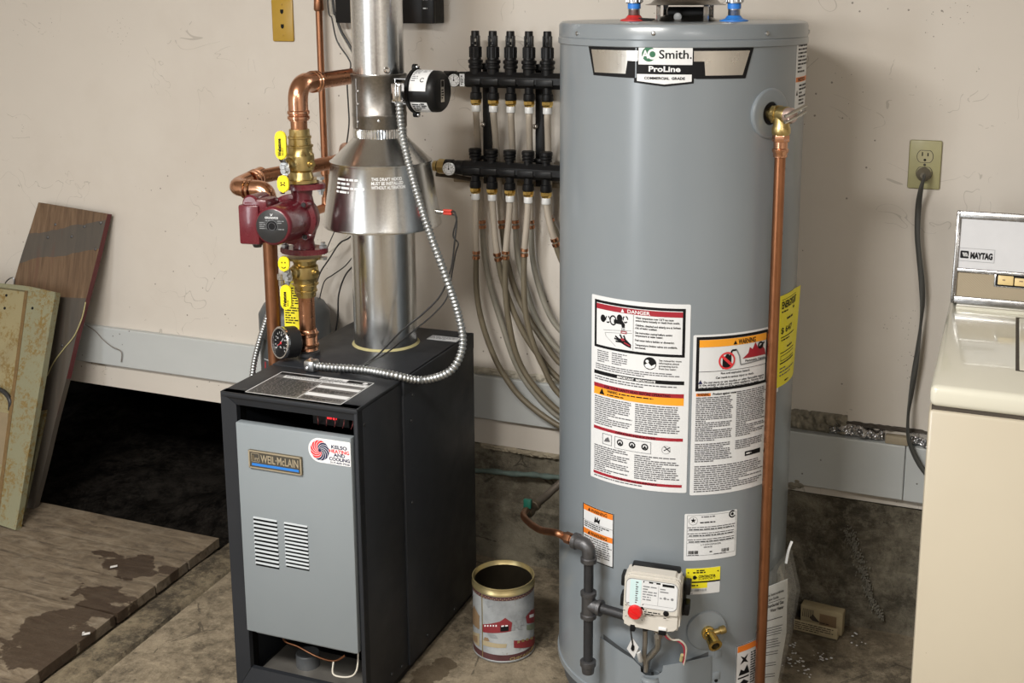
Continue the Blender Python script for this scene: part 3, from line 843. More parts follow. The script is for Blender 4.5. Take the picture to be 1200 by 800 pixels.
# contractor's sticker with the red and blue swirl
u0, zc = front_uz(362.8, 527); u1, z1 = front_uz(411.6, 517.5); _, z0 = front_uz(411, 546)
sw, sh = u1-u0, z1-z0
fnp = flatfn(bp(u0, -.0046, z0), BU, (0, 0, 1))
pr = Print(fnp, sw, sh); r = sh/2
pts = [(r*(1-math.cos(a)), r+r*math.sin(a)) for a in [math.radians(-90+180*i/16) for i in range(17)]]
pr.poly([(p[0], p[1]) for p in pts]+[(sw-.002, sh), (sw, sh-.002), (sw, .002), (sw-.002, 0)], 'white', 0)
stk = pr.done('sticker', panel, 'white contractor sticker with red and navy swirl')
pr = Print(fnp, sw, sh); cx, cy = r*1.02, r; R0 = r*.84
def swirl(a0, m):
    up = []; dn = []
    for k in range(9):
        t = k/8; rr = R0*(.16+.84*t); tw = math.radians(a0+95*(1-t)); hw = math.radians(12.2)*(.85+.15*t)
        up.append((cx+rr*math.cos(tw+hw), cy+rr*math.sin(tw+hw))); dn.append((cx+rr*math.cos(tw-hw), cy+rr*math.sin(tw-hw)))
    for k in range(8): pr.poly([up[k], dn[k], dn[k+1], up[k+1]], m, 1)
for k in range(12):
    a = k*30+8; pr_m = 'ink_bright_red' if 55 <= a % 360 < 235 else 'ink_navy'; swirl(a, pr_m)
pr.disc(cx/sw, .5, r*.13, 'ink_navy', 2, 12)
tx = .685
for s_, v_, m_, wd in (('KELSO', .34, 'ink_navy', .37), ('HEATING', .515, 'ink_bright_red', .47), ('AND', .665, 'ink_navy', .27), ('COOLING', .835, 'ink_navy', .49)):
    pr.text(s_, .735, v_, sh*.135, m_, 'c', sw*wd, 2, .03)
pr.text('317-469-7526', .745, .955, sh*.075, 'ink_navy', 'c', sw*.46, 2, .02)
pr.done('sticker_print', stk)
# metallic data plate on the top
q = [atz(285.7, 460, BH+.0005), atz(438.7, 448, BH+.0005), atz(402, 473.6, BH+.0005), atz(329, 436, BH+.0005)]
loc = [((p-BFL).dot(BU), (p-BFL).dot(BV)) for p in q]
lu0, lu1 = (loc[0][0]+loc[3][0])/2, (loc[1][0]+loc[2][0])/2; lv0, lv1 = (loc[0][1]+loc[2][1])/2, (loc[1][1]+loc[3][1])/2
W_, H_ = lu1-lu0, lv1-lv0
fnp = flatfn(bp(lu0, lv0, BH+.0006), BU, BV)
dp = sheet(fnp, W_, H_, P('foil_dark', (.15, .15, .15), .4, .25, .6, 260), 'data_plate', boiler)
pr = Print(fnp, W_, H_)
pr.frame(0, 0, 1, 1, .008, 'white', 1); pr.R(.01, .02, .99, .12, 'ink', 1); pr.R(.10, .14, .985, .24, 'white', 2); pr.R(.45, .02, .74, .11, 'white', 2)
pr.disc(.93, .08, .006, 'white', 2, 10)
pr.R(.55, .36, .985, .46, 'white', 2); pr.R(.55, .68, .985, .80, 'white', 2)
pr.R(.535, .26, .542, .97, 'white', 1)
pr.text('WEIL-McLAIN', .46, .10, .006, 'ink', 'l', .055, 3)
pr.greek(.02, .26, .52, .96, .0062, 'ink', .5, 1); pr.greek(.56, .48, .98, .66, .0055, 'ink', .5, 1); pr.greek(.56, .82, .98, .96, .0055, 'ink', .5, 1); pr.greek(.12, .15, .98, .23, .005, 'ink_soft', .5, 3)
pr.done('plate_print', dp)
# paper notice at the back right corner of the top
q0 = atz(500, 397, BH+.002); q1 = atz(538, 389, BH+.002)
lu = (q0-BFL).dot(BU); lv = (q0-BFL).dot(BV)
fnp = flatfn(bp(lu, lv, BH+.0022), BU, BV); nt = sheet(fnp, .082, .036, 'label_white', 'notice', boiler)
pr = Print(fnp, .082, .036); pr.frame(.02, .05, .98, .95, .02, 'ink_grey'); pr.greek(.06, .15, .94, .9, .006); pr.done('notice_print', nt)

# ================================================================== FLUE
FC = V(-1.402, -.376, 0)
hood = thing('draft_hood', 'shiny flared steel draft hood on the round pipe above the boiler', 'vent hood', (FC.x, FC.y, BH))
Z = (0, 0, 1)
def lz(bm, prof, seg=48, c=FC, **k): return lathe(bm, c, Z, [(z, r) for r, z in prof], seg, **k)
bm = NB(); lz(bm, [(.0785, BH+.001), (.0785, 1.10)], cap0=False); obj('lower_pipe', bm, 'galvanised_hood', hood)
bm = NB(); lz(bm, [(.0785, BH+.001), (.0845, BH+.001), (.083, BH+.003), (.0790, BH+.006)], cap0=False, cap1=False); obj('sealant_ring', bm, 'putty', hood)
bm = NB(); lz(bm, [(.139, 1.034), (.1435, 1.031), (.1445, 1.034), (.1435, 1.038), (.121, 1.182), (.1225, 1.186), (.120, 1.190)], 64, cap0=False, cap1=False)
sk = obj('skirt', bm, 'galvanised_hood', hood)
bm = NB(); lz(bm, [(.1235, 1.185), (.1240, 1.189), (.119, 1.192), (.070, 1.240), (.0645, 1.246)], 64, cap0=False, cap1=False); obj('cone', bm, 'galvanised_hood', hood)
bm = NB()
n = 60                                                  # crimped collar
rings = []
for z, amp in ((1.243, 0), (1.250, .0012), (1.262, .0014), (1.268, 0)):
    rings.append([bm.verts.new(FC+V((.0635+amp*(1 if i % 2 else -1))*math.cos(PI*i/n), (.0635+amp*(1 if i % 2 else -1))*math.sin(PI*i/n), z)) for i in range(2*n)])
for a, b in zip(rings, rings[1:]):
    for i in range(2*n): bm.faces.new((a[i], a[(i+1) % (2*n)], b[(i+1) % (2*n)], b[i]))
obj('crimped_collar', bm, 'galvanised', hood, 20)
# stamped words on the skirt
def skirtfn(a0, z0):
    def f(u, v, d):
        z = z0+v; rr = .1435+(.121-.1435)*(z-1.038)/(1.182-1.038)+d
        a = a0+u/.135; return FC+V(rr*math.cos(a), rr*math.sin(a), z)
    return f
def skirt_angle(x, y):
    z = zat(x, y, FC-V(0, .0, 0)); best = None
    d = ray(x, y)
    # nearest hit with a cylinder of the skirt's mean radius
    dx, dy = d.x, d.y; ox, oy = CAM.x-FC.x, CAM.y-FC.y; r = .134
    A = dx*dx+dy*dy; B = 2*(ox*dx+oy*dy); C_ = ox*ox+oy*oy-r*r; t = (-B-math.sqrt(max(0, B*B-4*A*C_)))/(2*A)
    p = CAM+d*t; return math.atan2(p.y-FC.y, p.x-FC.x), p.z
a1, z1 = skirt_angle(434, 208); a2, _ = skirt_angle(476, 215); _, z2 = skirt_angle(434, 223)
pr = Print(skirtfn(a1, z2), (a2-a1)*.135, z1-z2)
for k, s_ in enumerate(('THIS DRAFT HOOD', 'MUST BE INSTALLED', 'WITHOUT ALTERATION')): pr.text(s_, 0, .32*(k+1), (z1-z2)*.24, 'white', 'l', (a2-a1)*.135*(.92, .95, 1.0)[k], 1, .02)
pr.done('stamped_text', sk)
a1, z1 = skirt_angle(392, 207); a2, _ = skirt_angle(426, 210); _, z2 = skirt_angle(392, 226)
pr = Print(skirtfn(a1, z2), (a2-a1)*.135, z1-z2); pr.greek(0, 0, 1, 1, (z1-z2)/4, 'white', .5, 1, .5, .3, .3); pr.done('stamped_text', sk)

damper = thing('vent_damper', 'dull metal vent damper sleeve with a round black motor on its side', 'damper', (FC.x, FC.y, 1.268))
bm = NB(); lz(bm, [(.0635, 1.268), (.0650, 1.272), (.0650, 1.296), (.0660, 1.298), (.0660, 1.304), (.0650, 1.306), (.0650, 1.388), (.0675, 1.392), (.0675, 1.397), (.062, 1.398)], 48, cap0=False, cap1=False)
slv = obj('sleeve', bm, 'galvanised_dull', damper)
bm = NB()
for x, y in ((419, 122), (419, 107), (444, 142), (419, 143)):
    d = ray(x, y); p0 = V(CAM.x-FC.x, CAM.y-FC.y); A = d.x**2+d.y**2; B = 2*(p0.x*d.x+p0.y*d.y); C_ = p0.x**2+p0.y**2-.065**2; t = (-B-math.sqrt(max(0, B*B-4*A*C_)))/(2*A); p = CAM+d*t
    screw(bm, p, p-V(FC.x, FC.y, p.z), .004)
a_ = math.radians(245); cyl(bm, FC+V(.0655*math.cos(a_), .0655*math.sin(a_), 1.272), FC+V(.0655*math.cos(a_), .0655*math.sin(a_), 1.388), .0012, 6)
obj('rivet', bm, 'steel', slv)
# actuator: axis points to the right and a little towards the room
AX = V(.999, -.03, 0).normalized(); AY = V(-AX.y, AX.x, 0); AC = FC+V(0, 0, zat(505, 104, FC))
bm = NB()
M3 = basis(AC+AX*.060, AX, (0, 0, 1))
box(bm, (0, -.03, -.03), (.003, .03, .03), .001, M3); box(bm, (0, -.012, .030), (.042, -.010, .034), 0, M3)
box(bm, (0, -.030, -.03), (.045, -.028, .03), 0, M3); box(bm, (0, .028, -.03), (.045, .030, .03), 0, M3)
box(bm, (.008, -.004, .03), (.040, .020, .060), .002, M3)
obj('bracket', bm, 'steel', damper)
bm = NB(); R1 = .051
lathe(bm, AC+AX*.100, AX, [(-.004, R1-.002), (.0, R1+.002), (.006, R1+.002), (.007, R1-.001), (.058, R1-.002), (.066, R1-.003), (.072, R1-.008), (.074, R1-.012)], 40)
for s_ in (1, -1):
    c = AC+AX*.100+V(0, 0, s_*.054)
    Mx = basis(c-AX*.004, AY, (0, 0, s_), AX if s_ < 0 else AX)
    lathe(bm, c-AX*.004, AX, [(0, .009), (.010, .009)], 14)
act = obj('motor_housing', bm, 'black_plastic', damper)
for s_ in (1, -1): bm = NB(); screw(bm, AC+AX*.1065+V(0, 0, s_*.056), AX, .006); obj('lug_screw', bm, 'chrome', act)
def actfn(a0, t0, r=R1-.0008):
    return lambda u, v, d: AC+AX*(.100+t0+u)+(AY*math.cos(a0+v/r)+V(0, 0, 1)*math.sin(a0+v/r))*(r+d)
# AY points to the wall; the room side is -AY
fnp = actfn(math.radians(92), .010); up = lambda u, v, d: fnp(u, .060-v, d)
up = lambda u, v, d: AC+AX*(.110+u)+(-AY*math.cos(math.radians(4)+v/R1)+V(0, 0, 1)*math.sin(math.radians(4)+v/R1))*(R1-.0006+d)
pr = Print(up, .044, .072); pr.R(0, 0, 1, 1, 'white', 0)
wl = pr.done('motor_label', act)
bm = None
pr = Print(up, .044, .072)
for k in range(1):
    pr.greek(.05, .10, .45, .75, .006, 'ink_grey', .5, 1); pr.disc(.72, .62, .006, 'ink', 1, 14, .004, 40, 320); pr.greek(.55, .1, .95, .35, .006, 'ink_grey', .5, 1)
pr.done('label_print', wl)
lo = lambda u, v, d: AC+AX*(.110+u)+(-AY*math.cos(math.radians(-72)+v/R1)+V(0, 0, 1)*math.sin(math.radians(-72)+v/R1))*(R1-.0006+d)
pr = Print(lo, .044, .040); pr.R(0, 0, 1, 1, 'label_white', 0); pr.greek(.08, .1, .6, .9, .0055, 'ink', .6, 1); pr.greek(.6, .05, .95, .5, .0055, 'ink', .7, 1); pr.done('motor_label', act)
N_ = AX
pr = Print(lambda u, v, d: AC+AX*(.1742+d)+AY*(-.012+u)+V(0, 0, -.024+v), .017, .052)
pr.R(0, 0, 1, 1, 'foil', 1); pr.R(.15, .06, .85, .32, 'ink', 2); pr.greek(.15, .40, .85, .94, .006, 'ink', .5, 2); pr.done('end_label', act)
vent = thing('vent_pipe', 'tall round galvanised vent pipe rising out of the damper', 'pipe', (FC.x, FC.y, 1.397))
bm = NB(); lz(bm, [(.0615, 1.397), (.0615, 2.49)], cap0=False); obj('pipe_section', bm, 'galvanised', vent)
bm = NB(); p = FC+V(.0615*math.cos(math.radians(-42)), .0615*math.sin(math.radians(-42)), 1.408); lathe(bm, p, V(.7, -.7, 0), [(-.002, .008), (.003, .008), (.006, .005), (.010, .004)], 12); obj('vent_screw', bm, 'chrome', vent)

# ================================================================== SUPPLY PIPING, PUMP AND VALVES
SX, SY = -1.527, -.535
def pressring(bm, o, d, r): lathe(bm, o, d, [(-.005, r), (-.003, r+.0028), (.003, r+.0028), (.005, r)], 28, cap0=False, cap1=False)
zz = lambda y: zat(355, y, (SX, SY))
# lower riser with press coupling
sup = thing('supply_riser', 'short bright copper riser with press coupling out of the boiler top', 'pipe', (SX, SY, BH))
bm = NB(); lathe(bm, (SX, SY, 0), Z, [(BH, .027), (BH+.010, .027), (BH+.012, .0225), (BH+.016, .0225)], 28); obj('collar', bm, 'iron_grey', sup)
bm = NB(); zc = zz(408)
lathe(bm, (SX, SY, 0), Z, [(BH+.014, .024), (zc-.002, .0235), (zc+.042, .0235), (zc+.048, .021)], 28); pressring(bm, (SX, SY, zc+.008), Z, .0235); pressring(bm, (SX, SY, zc+.036), Z, .0235); pressring(bm, (SX, SY, zc-.012), Z, .0235)
obj('press_coupling', bm, 'copper_bright', sup)
bm = NB(); lathe(bm, (SX, SY, 0), Z, [(zc+.04, .0195), (zz(343), .0195)], 28); obj('copper_tube', bm, 'copper', sup)
def handle(parent, p, up, name='handle', face=None, L=.055, w=.020, text=None, smile=0, crank=.02):
    """yellow dipped lever: bare steel plate at the stem p, cranked out to a sleeve of length L; up is +1 or -1"""
    N = face.normalized(); U = V(0, 0, up); S = N.cross(V(0, 0, 1)).normalized()
    bm = NB(); Mx = basis(p-N*.001, S, U, N if S.cross(U).dot(N) > 0 else N)
    lathe(bm, p-N*.004, N, [(0, .0115), (.003, .0115)], 16); lathe(bm, p, N, [(-.003, .0062), (.008, .0062), (.009, .005)], 6)
    a = p+U*.004+N*.0; b = p+U*.022+N*.010
    for q0, q1 in ((p, p+U*.010), (p+U*.010, p+U*(.010+crank)+N*.012)):
        d = (q1-q0); pts = [q0-S*.007, q0+S*.007, q1+S*.007, q1-S*.007]; o2 = d.cross(S).normalized()*.0025
        vs = [bm.verts.new(x) for x in pts]+[bm.verts.new(x+o2) for x in pts]
        for f in ((0, 1, 2, 3), (7, 6, 5, 4), (0, 4, 5, 1), (1, 5, 6, 2), (2, 6, 7, 3), (3, 7, 4, 0)): bm.faces.new([vs[i] for i in f])
    lever = obj(name, bm, 'steel', parent)
    bm = NB(); base = p+U*(.008+crank)+N*.011; poly = rrect(w, L, w*.48)
    Mx = basis(base-S*w/2, S, U, N); prism(bm, poly, .008, Mx, 0, .002)
    gr = obj('grip', bm, 'handle_yellow', lever, label='yellow dipped grip')
    if smile or text:
        Wd = Vector((0, 0, 1)); SS = V(0, 0, 1).cross(N).normalized()
        o = base+N*.0084+SS*(-w/2)-(V(0, 0, L) if up < 0 else V(0, 0, 0))
        pr = Print(lambda u, v, d: o+SS*u+V(0, 0, v)+N*d, w, L)
        if text:
            # printed sideways along the grip
            pr2 = Print(lambda u, v, d: o+SS*(w-v)+V(0, 0, u)+N*d, L, w); pr2.text(text, .12, .55, w*.30, 'ink', 'l', L*.62, 1, .05); pr2.greek(.15, .62, .6, .80, .003, 'ink', .5, 1); pr2.done('grip_print', gr)
        if smile:
            s1 = smile
            for dx in (-.15, .15): pr.R(.5+dx-.05, .5+(-.16 if s1 > 0 else -.12), .5+dx+.05, .5+(-.06 if s1 > 0 else -.02), 'ink', 1)
            pr.disc(.5, .62 if s1 > 0 else .66, w*.24, 'ink', 1, 10, w*.16, *((200, 340) if s1 > 0 else (20, 160)))
            pr.done('grip_print', gr)
    return lever
FACE = V(.25, -.97, 0).normalized()
def flange_valve(name, label, zlow, zhigh, flip):
    """brass full-port flange valve from zlow to zhigh; flip puts the flange at the top"""
    L = zhigh-zlow; t = thing(name, label, 'valve', (SX, SY, zlow), 'brass flange valves at the pump')
    prof = [(0, .041), (.06, .041), (.065, .030), (.20, .026), (.24, .031), (.50, .0325), (.53, .0315), (.56, .029), (.66, .0285), (.67, .031), (.70, .031), (.71, .0265), (.82, .0255), (.83, .0275), (.87, .0275), (.88, .0245), (1, .0235)]
    bm = NB()
    pr = [((zhigh-a*L) if flip else (zlow+a*L), r) for a, r in prof]
    if flip: pr = pr[::-1]
    lathe(bm, (SX, SY, 0), Z, pr, 32)
    zs = zlow+(.36*L if not flip else .64*L); o = V(SX, SY, zs)
    side = V(-.32, -.95, 0).normalized()
    lathe(bm, o+side*.02, side, [(0, .017), (.016, .016), (.020, .010), (.032, .010)], 18)
    for s_ in (V(.95, -.2, 0),):
        lathe(bm, o+s_.normalized()*.024, s_, [(0, .009), (.012, .009), (.013, .006), (.018, .006)], 12)
    obj('valve_body', bm, 'brass', t)
    return t, o+side*.054
uz0, uz1 = zz(213), zz(151)
uv, st = flange_valve('ball_valve', 'brass flange valve above the red pump with a tall yellow lever', uz0, uz1, False)
p_ = at(333, 195, SY-.056); handle(uv, p_, 1, 'lever', FACE, .066, .026, 'Webstone', 0, .010)
bm = NB(); q = V(SX-.025, SY-.035, uz0+.012); lathe(bm, q, FACE, [(0, .007), (.018, .007), (.02, .005)], 12); obj('purge_stem', bm, 'brass', uv)
handle(uv, at(334, 200, SY-.060), -1, 'drain_lever', FACE, .040, .027, None, -1, .0)
lz0, lz1 = zz(347), zz(300)
lv, st = flange_valve('ball_valve', 'brass flange valve under the red pump with yellow lever pointing down', lz0, lz1, True)
p_ = at(337, 325, SY-.056); handle(lv, p_, -1, 'lever', FACE, .060, .026, 'Webstone', 0, .006)
bm = NB(); q = V(SX-.025, SY-.035, lz1-.006); lathe(bm, q, FACE, [(0, .007), (.018, .007), (.02, .005)], 12); obj('purge_stem', bm, 'chrome', lv); bm = NB(); lathe(bm, V(SX-.048, SY-.03, lz1-.040), (0, 0, -1), [(0, .010), (.014, .010), (.016, .007), (.030, .007)], 12); obj('drain_spout', bm, 'chrome', lv)
handle(lv, at(336, 320, SY-.060), 1, 'drain_lever', FACE, .036, .026, None, 1, .0)
# circulator pump
pz = zz(258)
pump = thing('circulator_pump', 'dark red circulator pump with a black round nameplate between brass valves', 'pump', (SX, SY, pz))
ft, fb = zz(214), zz(296)
bm = NB()
for z0, z1 in ((ft-.013, ft), (fb, fb+.013)):
    M4 = basis(V(SX, SY, z0), (1, .25, 0), (-.25, 1, 0))
    pts = []
    for k in range(40):
        a = 2*PI*k/40; pts.append((.048*math.cos(a)*(1+.22*abs(math.cos(a))**3), .038*math.sin(a)))
    prism(bm, pts, z1-z0, M4, 0, .002)
lathe(bm, (SX, SY, 0), Z, [(fb+.010, .027), (fb+.030, .024), (pz-.03, .030), (pz, .036), (pz+.03, .030), (ft-.03, .024), (ft-.010, .027)], 28)
PA = V(.17, -1, .04).normalized(); PS = V(0, 0, 1).cross(PA).normalized(); PC = V(SX-.020, SY, pz+.004)   # PS: to the photo's right
lathe(bm, PC+PA*-.03, PA, [(0, .045), (.012, .054), (.038, .056), (.042, .060), (.052, .060), (.056, .050)], 36)
obj('pump_casing', bm, 'pump_red', pump)
bm = NB()
lathe(bm, PC, PA, [(.020, .050), (.050, .046), (.120, .0455), (.128, .043), (.131, .0385)], 40)
for k in range(4):
    a = math.radians(45+90*k); c = PC+PA*.020+(PS*math.cos(a)+V(0, 0, 1)*math.sin(a))*.054; lathe(bm, c, PA, [(-.012, .011), (.012, .010), (.016, .008)], 12)
obj('motor', bm, 'pump_red', pump)
bm = NB()
for k in range(4):
    a = math.radians(45+90*k); c = PC+PA*.035+(PS*math.cos(a)+V(0, 0, 1)*math.sin(a))*.054; lathe(bm, c, PA, [(0, .006), (.006, .0055)], 6)
obj('bolt', bm, 'black_metal', pump)
nc = PC+PA*.1312
bm = NB(); lathe(bm, nc-PA*.002, PA, [(0, .0385), (.0025, .0385), (.0028, .038)], 40); np_ = obj('nameplate', bm, 'pump_black', pump)
pr = Print(lambda u, v, d: nc+PS*(u-.038)+V(0, 0, v-.038)+PA*(d+.0008), .076, .076)
pr.text('GRUNDFOS', .5, .27, .0045, 'label_white', 'c', .032, 1, .03); pr.line(.46, .12, .52, .18, .0015, 'label_white'); pr.line(.54, .12, .47, .19, .0015, 'label_white')
pr.disc(.5, .5, .0135, 'ink', 1, 20); pr.disc(.5, .5, .009, 'ink_soft', 2, 20, .0082); pr.disc(.5, .5, .0142, 'ink_grey', 1, 20, .0136)
pr.greek(.10, .36, .30, .70, .0045, 'ink_grey', .45, 1); pr.greek(.68, .30, .90, .45, .0045, 'ink_grey', .45, 1); pr.greek(.70, .55, .90, .72, .0045, 'ink_grey', .45, 1); pr.greek(.3, .30, .68, .36, .004, 'ink_grey', .45, 1)
pr.P([(.62, .80), (.66, .75), (.71, .81), (.67, .86)], 'label_white'); pr.done('nameplate_print', np_)
# terminal box on the left of the motor
bm = NB(); Mb = basis(PC-PS*.085+PA*.060+V(0, 0, -.046), PS, PA, (0, 0, 1))
box(bm, (0, 0, 0), (.050, .066, .092), .005, Mb); obj('terminal_box', bm, 'pump_red', pump)
bm = NB(); cyl(bm, PC-PS*.058+PA*.045+V(0, 0, .048), PC-PS*.058+PA*.118+V(0, 0, .048), .020, 24, 0, .004); box(bm, (.006, -.012, .070), (.068, .058, .105), .008, Mb)
obj('box_cover', bm, 'pump_red', pump)
bm = NB(); lathe(bm, PC-PS*.060+PA*.085+V(0, 0, -.046), (0, 0, -1), [(0, .012), (.004, .013), (.008, .011), (.012, .009)], 16); obj('cable_gland', bm, 'iron_grey', pump)
bm = NB()
for z_, s_ in ((ft-.013, -1), (fb+.013, 1)):
    for q in (1, -1):
        c = V(SX, SY, z_)+V(1, .25, 0).normalized()*.047*q
        lathe(bm, c, (0, 0, s_), [(0, .010), (.006, .010), (.007, .006), (.014, .006)], 6); lathe(bm, c-V(0, 0, s_*.022), (0, 0, -s_), [(0, .010), (.006, .0095)], 6)
obj('flange_bolt', bm, 'steel', pump)
# upper copper: stub, press elbow, run back to the wall
up_ = thing('supply_pipe', 'large bright copper pipe with a press elbow running back above the pump', 'pipe', (SX, SY, uz1))
ze = zz(98)
bm = NB(); lathe(bm, (SX, SY, 0), Z, [(uz1-.004, .0195), (ze-.03, .0195)], 28); obj('copper_tube', bm, 'copper', up_)
bm = NB(); re = .040
path = fillet([(SX, SY, ze-.085), (SX, SY, ze), (SX, SY+.085, ze)], .052, 12)
sweep(bm, path, .0232, 28)
for o, d in ((V(SX, SY, ze-.066), V(0, 0, 1)), (V(SX, SY, ze-.078), V(0, 0, 1)), (V(SX, SY+.066, ze), V(0, 1, 0)), (V(SX, SY+.078, ze), V(0, 1, 0))): pressring(bm, o, d, .0232)
obj('press_elbow', bm, 'copper_bright', up_)
bm = NB(); sweep(bm, fillet([(SX, SY+.06, ze), (SX, -.20, ze+.003), (SX, -.20, 2.49)], .05, 10), .0195, 28); obj('copper_tube', bm, 'copper', up_)
# return piping on the far side of the pump
rx, ry = -1.63, -.525
ret = thing('return_pipe', 'tarnished copper pipe standing behind the pump with bright elbow at left', 'pipe', (rx, ry, 0))
zr = zat(300, 219, (rx, ry))
bm = NB(); cyl(bm, (rx, ry, .02), (rx, ry, zr-.03), .0175, 24); obj('copper_tube', bm, 'copper_dull', ret)
bm = NB(); pe = [V(rx, ry, zr-.06), V(rx, ry, zr), atx(300, 226, rx-.02), ]
pL = zr
e1 = V(rx-.075, ry-.01, zr-.008); e2 = V(rx-.10, ry+.12, zr+.006)
sweep(bm, fillet([(rx, ry, zr-.06), (rx, ry, zr-.006), e1+V(-.02, 0, 0), e2], .045, 10), .021, 24)
for o, d in ((e1+V(.020, .002, 0), V(1, 0, 0)), (e1+V(.032, .003, 0), V(1, 0, 0)), (e1.lerp(e2, .62), e2-e1), (e1.lerp(e2, .74), e2-e1)): pressring(bm, o, d, .021)
obj('press_elbow', bm, 'copper_bright', ret)
bm = NB(); sweep(bm, fillet([e2-(e2-e1)*.2, e2+V(.09, .25, .01), V(-1.70, -.045, zr+.03)], .05, 8), .0175, 24); obj('copper_tube', bm, 'copper', ret)
# pressure gauge
gz = zat(340, 398, (SX, SY)); gc = V(SX-.075, SY-.085, 0)
gc = atz(335, 401, BH+.045); GN = V(-.42, -.88, .12).normalized()
gz_c = gc
gau = thing('pressure_gauge', 'round black pressure gauge with a chrome rim standing on the boiler', 'gauge', tuple(gz_c))
bm = NB(); lathe(bm, gz_c-GN*.026, GN, [(0, .033), (.004, .0375), (.036, .038), (.038, .036)], 36); body = obj('case', bm, 'black_metal', gau)
bm = NB(); lathe(bm, gz_c+GN*.010, GN, [(0, .0385), (.006, .0388), (.008, .037), (.008, .034), (.003, .033)], 36, cap0=False, cap1=False); obj('bezel', bm, 'chrome', gau)
GS = V(0, 0, 1).cross(GN).normalized(); GU = GN.cross(GS)
pr = Print(lambda u, v, d: gz_c+GN*(.0130+d)+GS*(u-.03)+GU*(v-.03), .06, .06)
pr.disc(.5, .5, .0335, 'ink', 0, 30)
for k in range(13):
    a = math.radians(220-k*260/12); pr.line(.5+.46*math.cos(a), .5-.46*math.sin(a), .5+.38*math.cos(a), .5-.38*math.sin(a), .0014, 'label_white')
for k, s_ in enumerate(('0', '20', '40', '60', '75')):
    a = math.radians(215-k*62); pr.text(s_, .5+.30*math.cos(a), .53-.30*math.sin(a), .0048, 'label_white', 'c', None, 1)
pr.text('PSI', .5, .72, .0045, 'label_white', 'c', None, 1); pr.line(.5, .5, .28, .66, .0015, 'ink_bright_red', 2); pr.line(.5, .5, .66, .28, .0015, 'label_white', 2); pr.disc(.5, .5, .0035, 'ink_bright_red', 3)
pr.done('dial', gau, 'black dial with white marks and a red hub')
bm = NB(); sweep(bm, fillet([gz_c-GN*.022, gz_c-GN*.045, V(SX-.02, SY+.0, gz_c.z+.005)], .01, 5), .007, 12); lathe(bm, gz_c-GN*.030, -GN, [(0, .011), (.010, .011)], 6); obj('gauge_stem', bm, 'valve_blue' if 'valve_blue' in MAT else P('valve_blue', (.03, .10, .22), .4, .3), gau)
# yellow caution tags by the riser
tagt = thing('warning_tag', 'yellow printed warning tag hanging on the riser behind the gauge', 'tag', (SX-.05, SY+.03, .80))
tp = V(SX-.062, SY+.012, 0)
z1 = zat(336, 330, tp); z0 = zat(336, 386, tp)
fnp = flatfn(V(SX-.075, SY+.015, z0), (1, .15, 0), (0, 0, 1)); tg = sheet(fnp, .048, z1-z0, 'tag_yellow', 'tag_card', tagt)
pr = Print(fnp, .048, z1-z0); pr.greek(.06, .06, .94, .94, .0062, 'ink', .5, 1); pr.done('tag_print', tg)
bm = NB(); cyl(bm, V(SX-.05, SY+.014, z1-.004), V(SX, SY, z1-.004), .0012, 6); obj('tag_wire', bm, 'wire_white', tagt)

# expansion tank standing against the wall behind the boiler
TC = V(-1.838, -.125, 0)
tk = thing('expansion_tank', 'grey domed expansion tank behind the boiler against the wall', 'tank', (TC.x, TC.y, .20))
zt = zat(346, 349, TC)
bm = NB(); R2 = .100
lathe(bm, TC, Z, [(.20, .06), (.22, .090), (.26, R2), (zt-.105, R2), (zt-.100, R2+.002), (zt-.095, R2), (zt-.040, R2), (zt-.015, R2*.86), (zt-.003, R2*.55), (zt, R2*.2)], 40); tb = obj('tank_shell', bm, 'expansion_grey', tk)
bm = NB(); lathe(bm, TC, Z, [(zt-.002, .018), (zt+.03, .018), (zt+.032, .012), (zt+.06, .012)], 16); lathe(bm, TC, Z, [(.0, .05), (.01, .05), (.015, .012), (.205, .012)], 16); obj('nipple', bm, 'brass', tk)
p0 = V(TC.x, TC.y, .0)
def tankfn(u, v, d): a = math.radians(-118)+u/R2; return V(TC.x+(R2+d+.0005)*math.cos(a), TC.y+(R2+d+.0005)*math.sin(a), zat(300, 418, TC)-.04+v)
pr = Print(tankfn, .12, .05); pr.line(.05, .2, .03, .7, .004, 'ink_bright_red'); pr.line(.03, .7, .2, .66, .004, 'ink_bright_red'); pr.line(.3, .6, .7, .75, .006, 'ink_bright_red'); pr.line(0, .05, 1, .05, .002, 'label_white'); pr.done('tank_print', tb)

# ================================================================== CONDUITS, WIRES, WALL FITTINGS
def onbt(x, y, z=BH+.012): return atz(x, y, z)
jc = AC+AX*.075-AY*.050+V(0, 0, -.012)
jc = at(467, 108, FC.y-.080)
cj = thing('flexible_conduit', 'long flexible steel conduit looping from the damper motor to the boiler top', 'conduit', tuple(jc))
pts = [jc+V(0, 0, -.02), at(472, 160, -.455), at(484, 210, -.49), at(501, 265, -.53), at(521, 320, -.55), at(538, 370, -.56), atz(541, 408, .70), atz(523, 438, .70), atz(494, 445, .722), atz(460, 439, .743), onbt(425, 433, .742), onbt(385, 430, .742), onbt(366, 428, .742)]
pts[5] = at(537, 368, -.53); pts[6] = at(542, 405, -.55); pts[7] = at(528, 434, -.585)
cp = smooth_path(pts, 14)
obj('armour', armour(cp, .0098), 'conduit_steel', cj, 60)
bm = NB(); box(bm, (jc.x-.012, jc.y-.012, jc.z-.022), (jc.x+.012, jc.y+.010, jc.z+.022), .006)
screw(bm, jc+V(.0, -.012, -.008), (0, -1, 0), .004); cyl(bm, jc+V(-.014, -.004, -.020), jc+V(.014, -.004, -.020), .004, 10)
box(bm, (jc.x-.0035, jc.y-.016, jc.z-.020), (jc.x+.0035, jc.y-.010, jc.z+.022), .002)
obj('connector', bm, 'chrome', cj)
